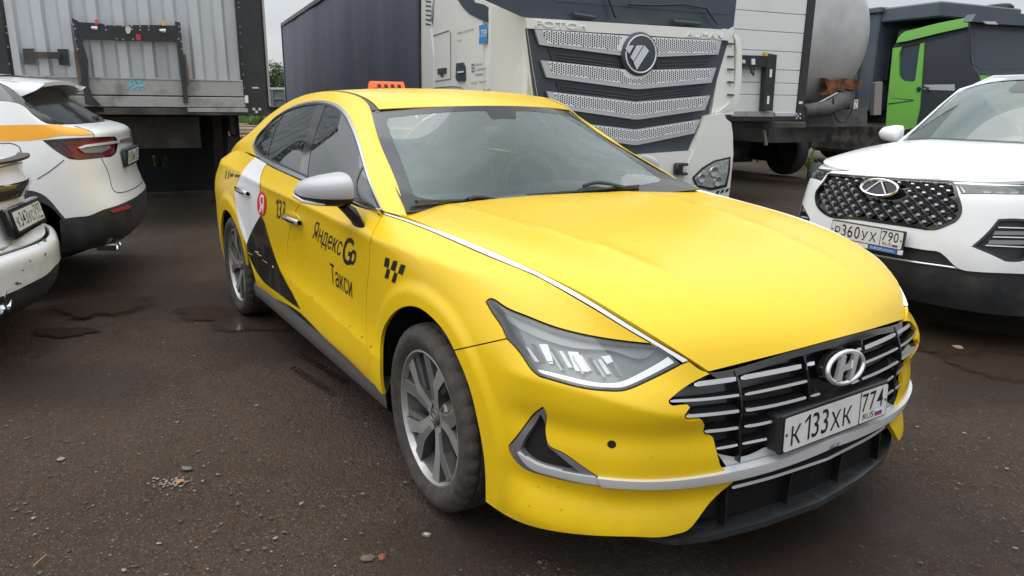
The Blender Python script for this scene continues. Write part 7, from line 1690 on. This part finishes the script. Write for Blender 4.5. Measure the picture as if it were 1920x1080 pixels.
for k, ch in enumerate('CHERY'):
    X = -.20+.1*k; q_ = SSD.px([[(19,362),(31,358.5),(43,355),(54,351),(63.5,347)][k]]); n_ = SSD.Nrm(q_)[0]; ax_ = RA-n_*(RA@n_); ax_ /= np.linalg.norm(ax_); up_ = np.cross(n_, ax_); text_on('boot_letter', ch, SSD.P(q_, .013)[0]-ax_*.02-up_*.018, ax_, up_, .042, .036, CHROME, sed, .004)
q_ = SSD.px([(6, 472)]); n_ = SSD.Nrm(q_)[0]; ax_ = RA-n_*(RA@n_); ax_ /= np.linalg.norm(ax_); text_on('boot_lettering', 'ARRIZO 8', SSD.P(q_, .002)[0], ax_, np.cross(n_, ax_), .23, .032, PRINT, sed, .002)
for p_ in ((15,565), (1,574)):
    c0 = SSD.P(SSD.px([p_]), -.02)[0]
    for cc_ in (c0,):
        mb = MB(); mb.lathe([(.045, -.08), (.052, .01), (.056, .02), (.046, .02), (.040, .0), (.001, -.04)], cc_, RN-UZ*.08, 22); mb.build('exhaust_tip', CHROME, sed, 60)
mb = MB(); mb.tube([SFm(X, .06+.24*X*X, .235) for X in np.linspace(.3, .80, 10)], .012, 6); mb.build('diffuser_strip', SATIN, sed)
for k, (a, b) in enumerate([((30,528),(34,535)), ((41,505),(44,508)), ((83,474),(86,480)), ((27,530),(40,533)), ((80,448),(87,453)), ((70,455),(73,458)), ((55,487),(57,492))]):
    cpart(SSD, 'bumper_scuff', poly_px([a, (b[0], a[1]+.6), b, (a[0]+1, b[1])]), mat('scuff', (.10, .075, .06), .7), sed, .0015, 0, .02, 0, 2.)
mb = MB(); mb.box(SFm(0, 1.9, .6), (1.4, 2.6, .6), np.array([RA, -RN, UZ]), .08); mb.build('inner_shell', DARK, sed)
for X in (-.80, .80): wheel_at(sed, SFm, X, .98, .335, X < 0, w0)
loft('rear_screen', [[(a*x, d+.08*a*a, z) for a in np.linspace(-1, 1, 9)] for x, d, z in ((.66, .72, 1.085), (.62, 1.05, 1.26), (.57, 1.42, 1.40))], PRIV, sed, SFm)
loft('roof', [[(a*x, d, z+.035*(1-a*a)) for a in np.linspace(-1, 1, 9)] for x, d, z in ((.58, 1.42, 1.40), (.60, 2.0, 1.435), (.60, 2.6, 1.44))], CARW, sed, SFm)
for sg in (-1, 1):
    loft('pillar', [[(sg*x, d, z) for x, d, z in r_] for r_ in zip([(.66, .80, 1.085), (.62, 1.13, 1.26), (.57, 1.48, 1.40), (.60, 2.6, 1.44)], [(.84, .70, 1.03), (.80, 1.10, 1.17), (.72, 1.45, 1.33), (.67, 2.6, 1.40)])], CARW, sed, SFm)
    loft('side_window', [[(sg*x, d, z) for x, d, z in r_] for r_ in zip([(.80, 1.10, 1.17), (.72, 1.45, 1.33), (.67, 2.6, 1.40)], [(.875, 1.15, 1.0), (.88, 1.6, 1.0), (.88, 2.6, 1.0)])], PRIV, sed, SFm)
# ================================================================== what shows between and under the trailers
FH = (CR[2]*[1, 1, 0])/np.linalg.norm(CR[2][:2]); RH = CR[0]*[1, 1, 0]; RH = RH/np.linalg.norm(RH)
def yard(lat, d, z=0.): return np.array([CAM[0], CAM[1], 0])+RH*lat+FH*d+UZ*z
GRASS = [mat('grass_light', (.12, .20, .045), .7), mat('grass_mid', (.075, .15, .03), .7), mat('grass_dark', (.05, .10, .025), .7)]
mb = MB()
for k in range(9000):
    zone = RNG.random()
    if zone < .45: d = RNG.uniform(15., 23.5); lat = RNG.uniform(-.72, -.26)*d; h = RNG.uniform(.12, .42)
    elif zone < .9: d = RNG.uniform(35., 56.); lat = RNG.uniform(-.62, -.22)*d; h = RNG.uniform(.3, .8)
    else: d = RNG.uniform(56., 90.); lat = RNG.uniform(-.62, 1.0)*d; h = RNG.uniform(.4, 1.)
    c = yard(lat, d); a = RNG.uniform(0, 6.28); s_ = h*.16; u = np.array([math.cos(a), math.sin(a), 0]); ln = np.array([RNG.normal(0, .18), RNG.normal(0, .18), 1.])*h; mi = int(RNG.integers(3))
    mb.add([c-u*s_, c+u*s_, c+ln+u*s_*.3, c+ln*.6-u*s_*1.4], [(0, 1, 2, 3)], mi)
tag(mb.build('grass', GRASS, None, False), kind='stuff')
# old timbers lying in a low pile beyond the left trailer
TIM = [mat('timber_pale', (.34, .28, .22), .85, build=dirty((.36, .30, .24), (.16, .12, .09), 3, .4, .7, (.8, .9), .3, 20)), mat('timber_red', (.24, .15, .12), .85)]
tp_ = thing('timber_pile', 'weathered timbers lying in a low pile beyond the grey trailer', 'timber pile', yard(-.36*28, 28))
for k in range(11):
    d = 25.5+k*.75; lat0 = -.50*d+RNG.uniform(-.6, .4); L = RNG.uniform(4.5, 7.); z = .10+.1*(k % 3); a, b = yard(lat0, d+RNG.uniform(-.3, .3), z), yard(lat0+L, d+RNG.uniform(-.3, .3), z); ax_ = (b-a)/np.linalg.norm(b-a); n_ = np.array([-ax_[1], ax_[0], 0])
    mb = MB(); mb.box((a+b)/2, (np.linalg.norm(b-a), .28, .22), np.array([ax_, n_, UZ]), .03); mb.build('timber', TIM[k % 2], tp_)
# a far skip wagon and trees in the gap
wg = thing('skip_container', 'far grey open skip container with a pale rim, seen between the trailers', 'skip', yard(-13.6, 44))
def fb(name, c, s, m, bev=.03): mb = MB(); mb.box(c, s, np.array([RH, FH, UZ]), bev); return mb.build(name, m, wg)
SKIP = mat('skip_grey', (.13, .15, .16), .7, build=dirty((.13, .15, .16), (.22, .21, .19), 2, .45, .7, (.6, .8)))
fb('skip_wall', yard(-13.8, 44, 1.45), (6., 2.3, .95), SKIP); fb('skip_rim', yard(-13.8, 44, 1.99), (6.2, 2.5, .14), mat('skip_rim', (.42, .41, .37), .7)); fb('skip_frame', yard(-13.8, 44, .55), (5.6, 1.9, .8), TIPD)
for k in range(9): fb('skip_rib', yard(-16.6+k*.7, 42.8, 1.45), (.10, .10, .95), SKIP, .01)
fb('skip_rail', yard(-13.8, 42.8, 1.45), (6., .09, .10), SKIP, .01)
fb('skip_lamp', yard(-12.3, 42.75, 1.10), (.16, .06, .16), SILVER, .01)
LEAF = [mat('leaf_light', (.085, .13, .04), .6), mat('leaf_mid', (.055, .095, .03), .6), mat('leaf_dark', (.035, .065, .022), .6)]
BARK = mat('bark', (.07, .055, .042), .9)
def tree(lab, lat, d, H, W, n=900, ls=.16, twigs=True):
    t = thing('tree', lab, 'tree', yard(lat, d)); base = yard(lat, d); mb = MB(); mb.tube(curve([base, base+UZ*H*.3+RH*.1, base+UZ*H*.62]+[], 6), .1, 8, rs=list(np.linspace(.13, .05, 6))*1)
    tips = []
    for k in range(9):
        a = RNG.uniform(0, 6.28); e = base+UZ*H*RNG.uniform(.55, 1.)+RH*W*.42*math.cos(a)+FH*W*.4*math.sin(a); s0_ = base+UZ*H*RNG.uniform(.25, .55); mb.tube([s0_, (s0_+e)/2+UZ*.15, e], .03, 5, rs=[.045, .03, .012]); tips.append(e)
    mb.build('trunk', BARK, t); mb = MB()
    for k in range(n):
        e = tips[int(RNG.integers(len(tips)))]; c = e+np.array([RNG.normal(0, W*.13), RNG.normal(0, W*.13), RNG.normal(-.05, H*.07)]); u = RNG.normal(0, 1, 3); u /= np.linalg.norm(u); v = np.cross(u, RNG.normal(0, 1, 3)); v /= np.linalg.norm(v); s_ = ls*RNG.uniform(.5, 1.1)
        mb.add([c-u*s_, c+v*s_*.5, c+u*s_, c-v*s_*.5], [(0, 1, 2, 3)], int(RNG.integers(3)))
    cr_ = mb.build('crown', LEAF, t, False)
tree('small scrubby tree above the far skip, beside the dark blue trailer', -.312*62, 62, 4.1, 3.2)
tree('small scrubby tree above the far skip, beside the grey trailer', -.333*58, 58, 3.9, 2.6)
tree('low leafy tree hidden mostly behind the long blue grey trailer', -.29*66, 66, 3.6, 4.)
mb = MB()
for k in range(9000):
    a = RNG.uniform(-1.2, 1.2); d = RNG.uniform(150, 180); c = np.array([CAM[0], CAM[1], 0])+FH*math.cos(a)*d+RH*math.sin(a)*d; hm = 4+2.*mnoise.noise(Vector((a*9, 0, 0)))+1.5*mnoise.noise(Vector((a*40, 2, 0))); c[2] = RNG.uniform(0, max(1.5, hm*.55)); u = RNG.normal(0, 1, 3); v = RNG.normal(0, 1, 3); u *= .8/np.linalg.norm(u); v *= .5/np.linalg.norm(v)
    mb.add([c-u, c+v, c+u, c-v], [(0, 1, 2, 3)], int(RNG.integers(3)))
tag(mb.build('woods', LEAF, None, False), kind='stuff')
# weeds and a grey canister on the ground under the white trailer
for k, (x, y, d_) in enumerate(((1421, 296, 18.), (1517, 292, 16.5))):
    t = thing('weed', ['pale green weed under the white trailer behind the lorry headlamp', 'small yellow green weed beside the grey canister'][k], 'weed', at(x, y, d=d_)*[1, 1, 0]); b0 = at(x, y, d=d_)*[1, 1, 0]; mb = MB()
    for j in range(16):
        a = RNG.uniform(0, 6.28); u = np.array([math.cos(a), math.sin(a), 0]); h = RNG.uniform(.2, .5); mb.add([b0-u*.02, b0+u*.12+UZ*h*.6, b0+u*.2+UZ*h, b0+u*.05+UZ*h*.7], [(0, 1, 2, 3)])
    mb.build('leaf', mat('weed_leaf', (.22, .28, .06), .7), t, False)
cn = at(1531, 292, d=13.5)*[1, 1, 0]; ct = thing('canister', 'grey plastic canister standing on the ground under the tank trailer', 'canister', cn)
mb = MB(); mb.box(cn+UZ*.2, (.26, .16, .38), np.array([RH, FH, UZ]), .05); mb.build('canister_body', mat('canister_grey', (.17, .18, .16), .6), ct); mb = MB(); mb.tube([cn+UZ*.38, cn+UZ*.44], .035, 10); mb.build('cap', BLK, ct); mb = MB(); mb.tube([cn+UZ*.38+RH*.02, cn+UZ*.45+RH*.05, cn+UZ*.38+RH*.11], .014, 6); mb.build('handle', BLK, ct)
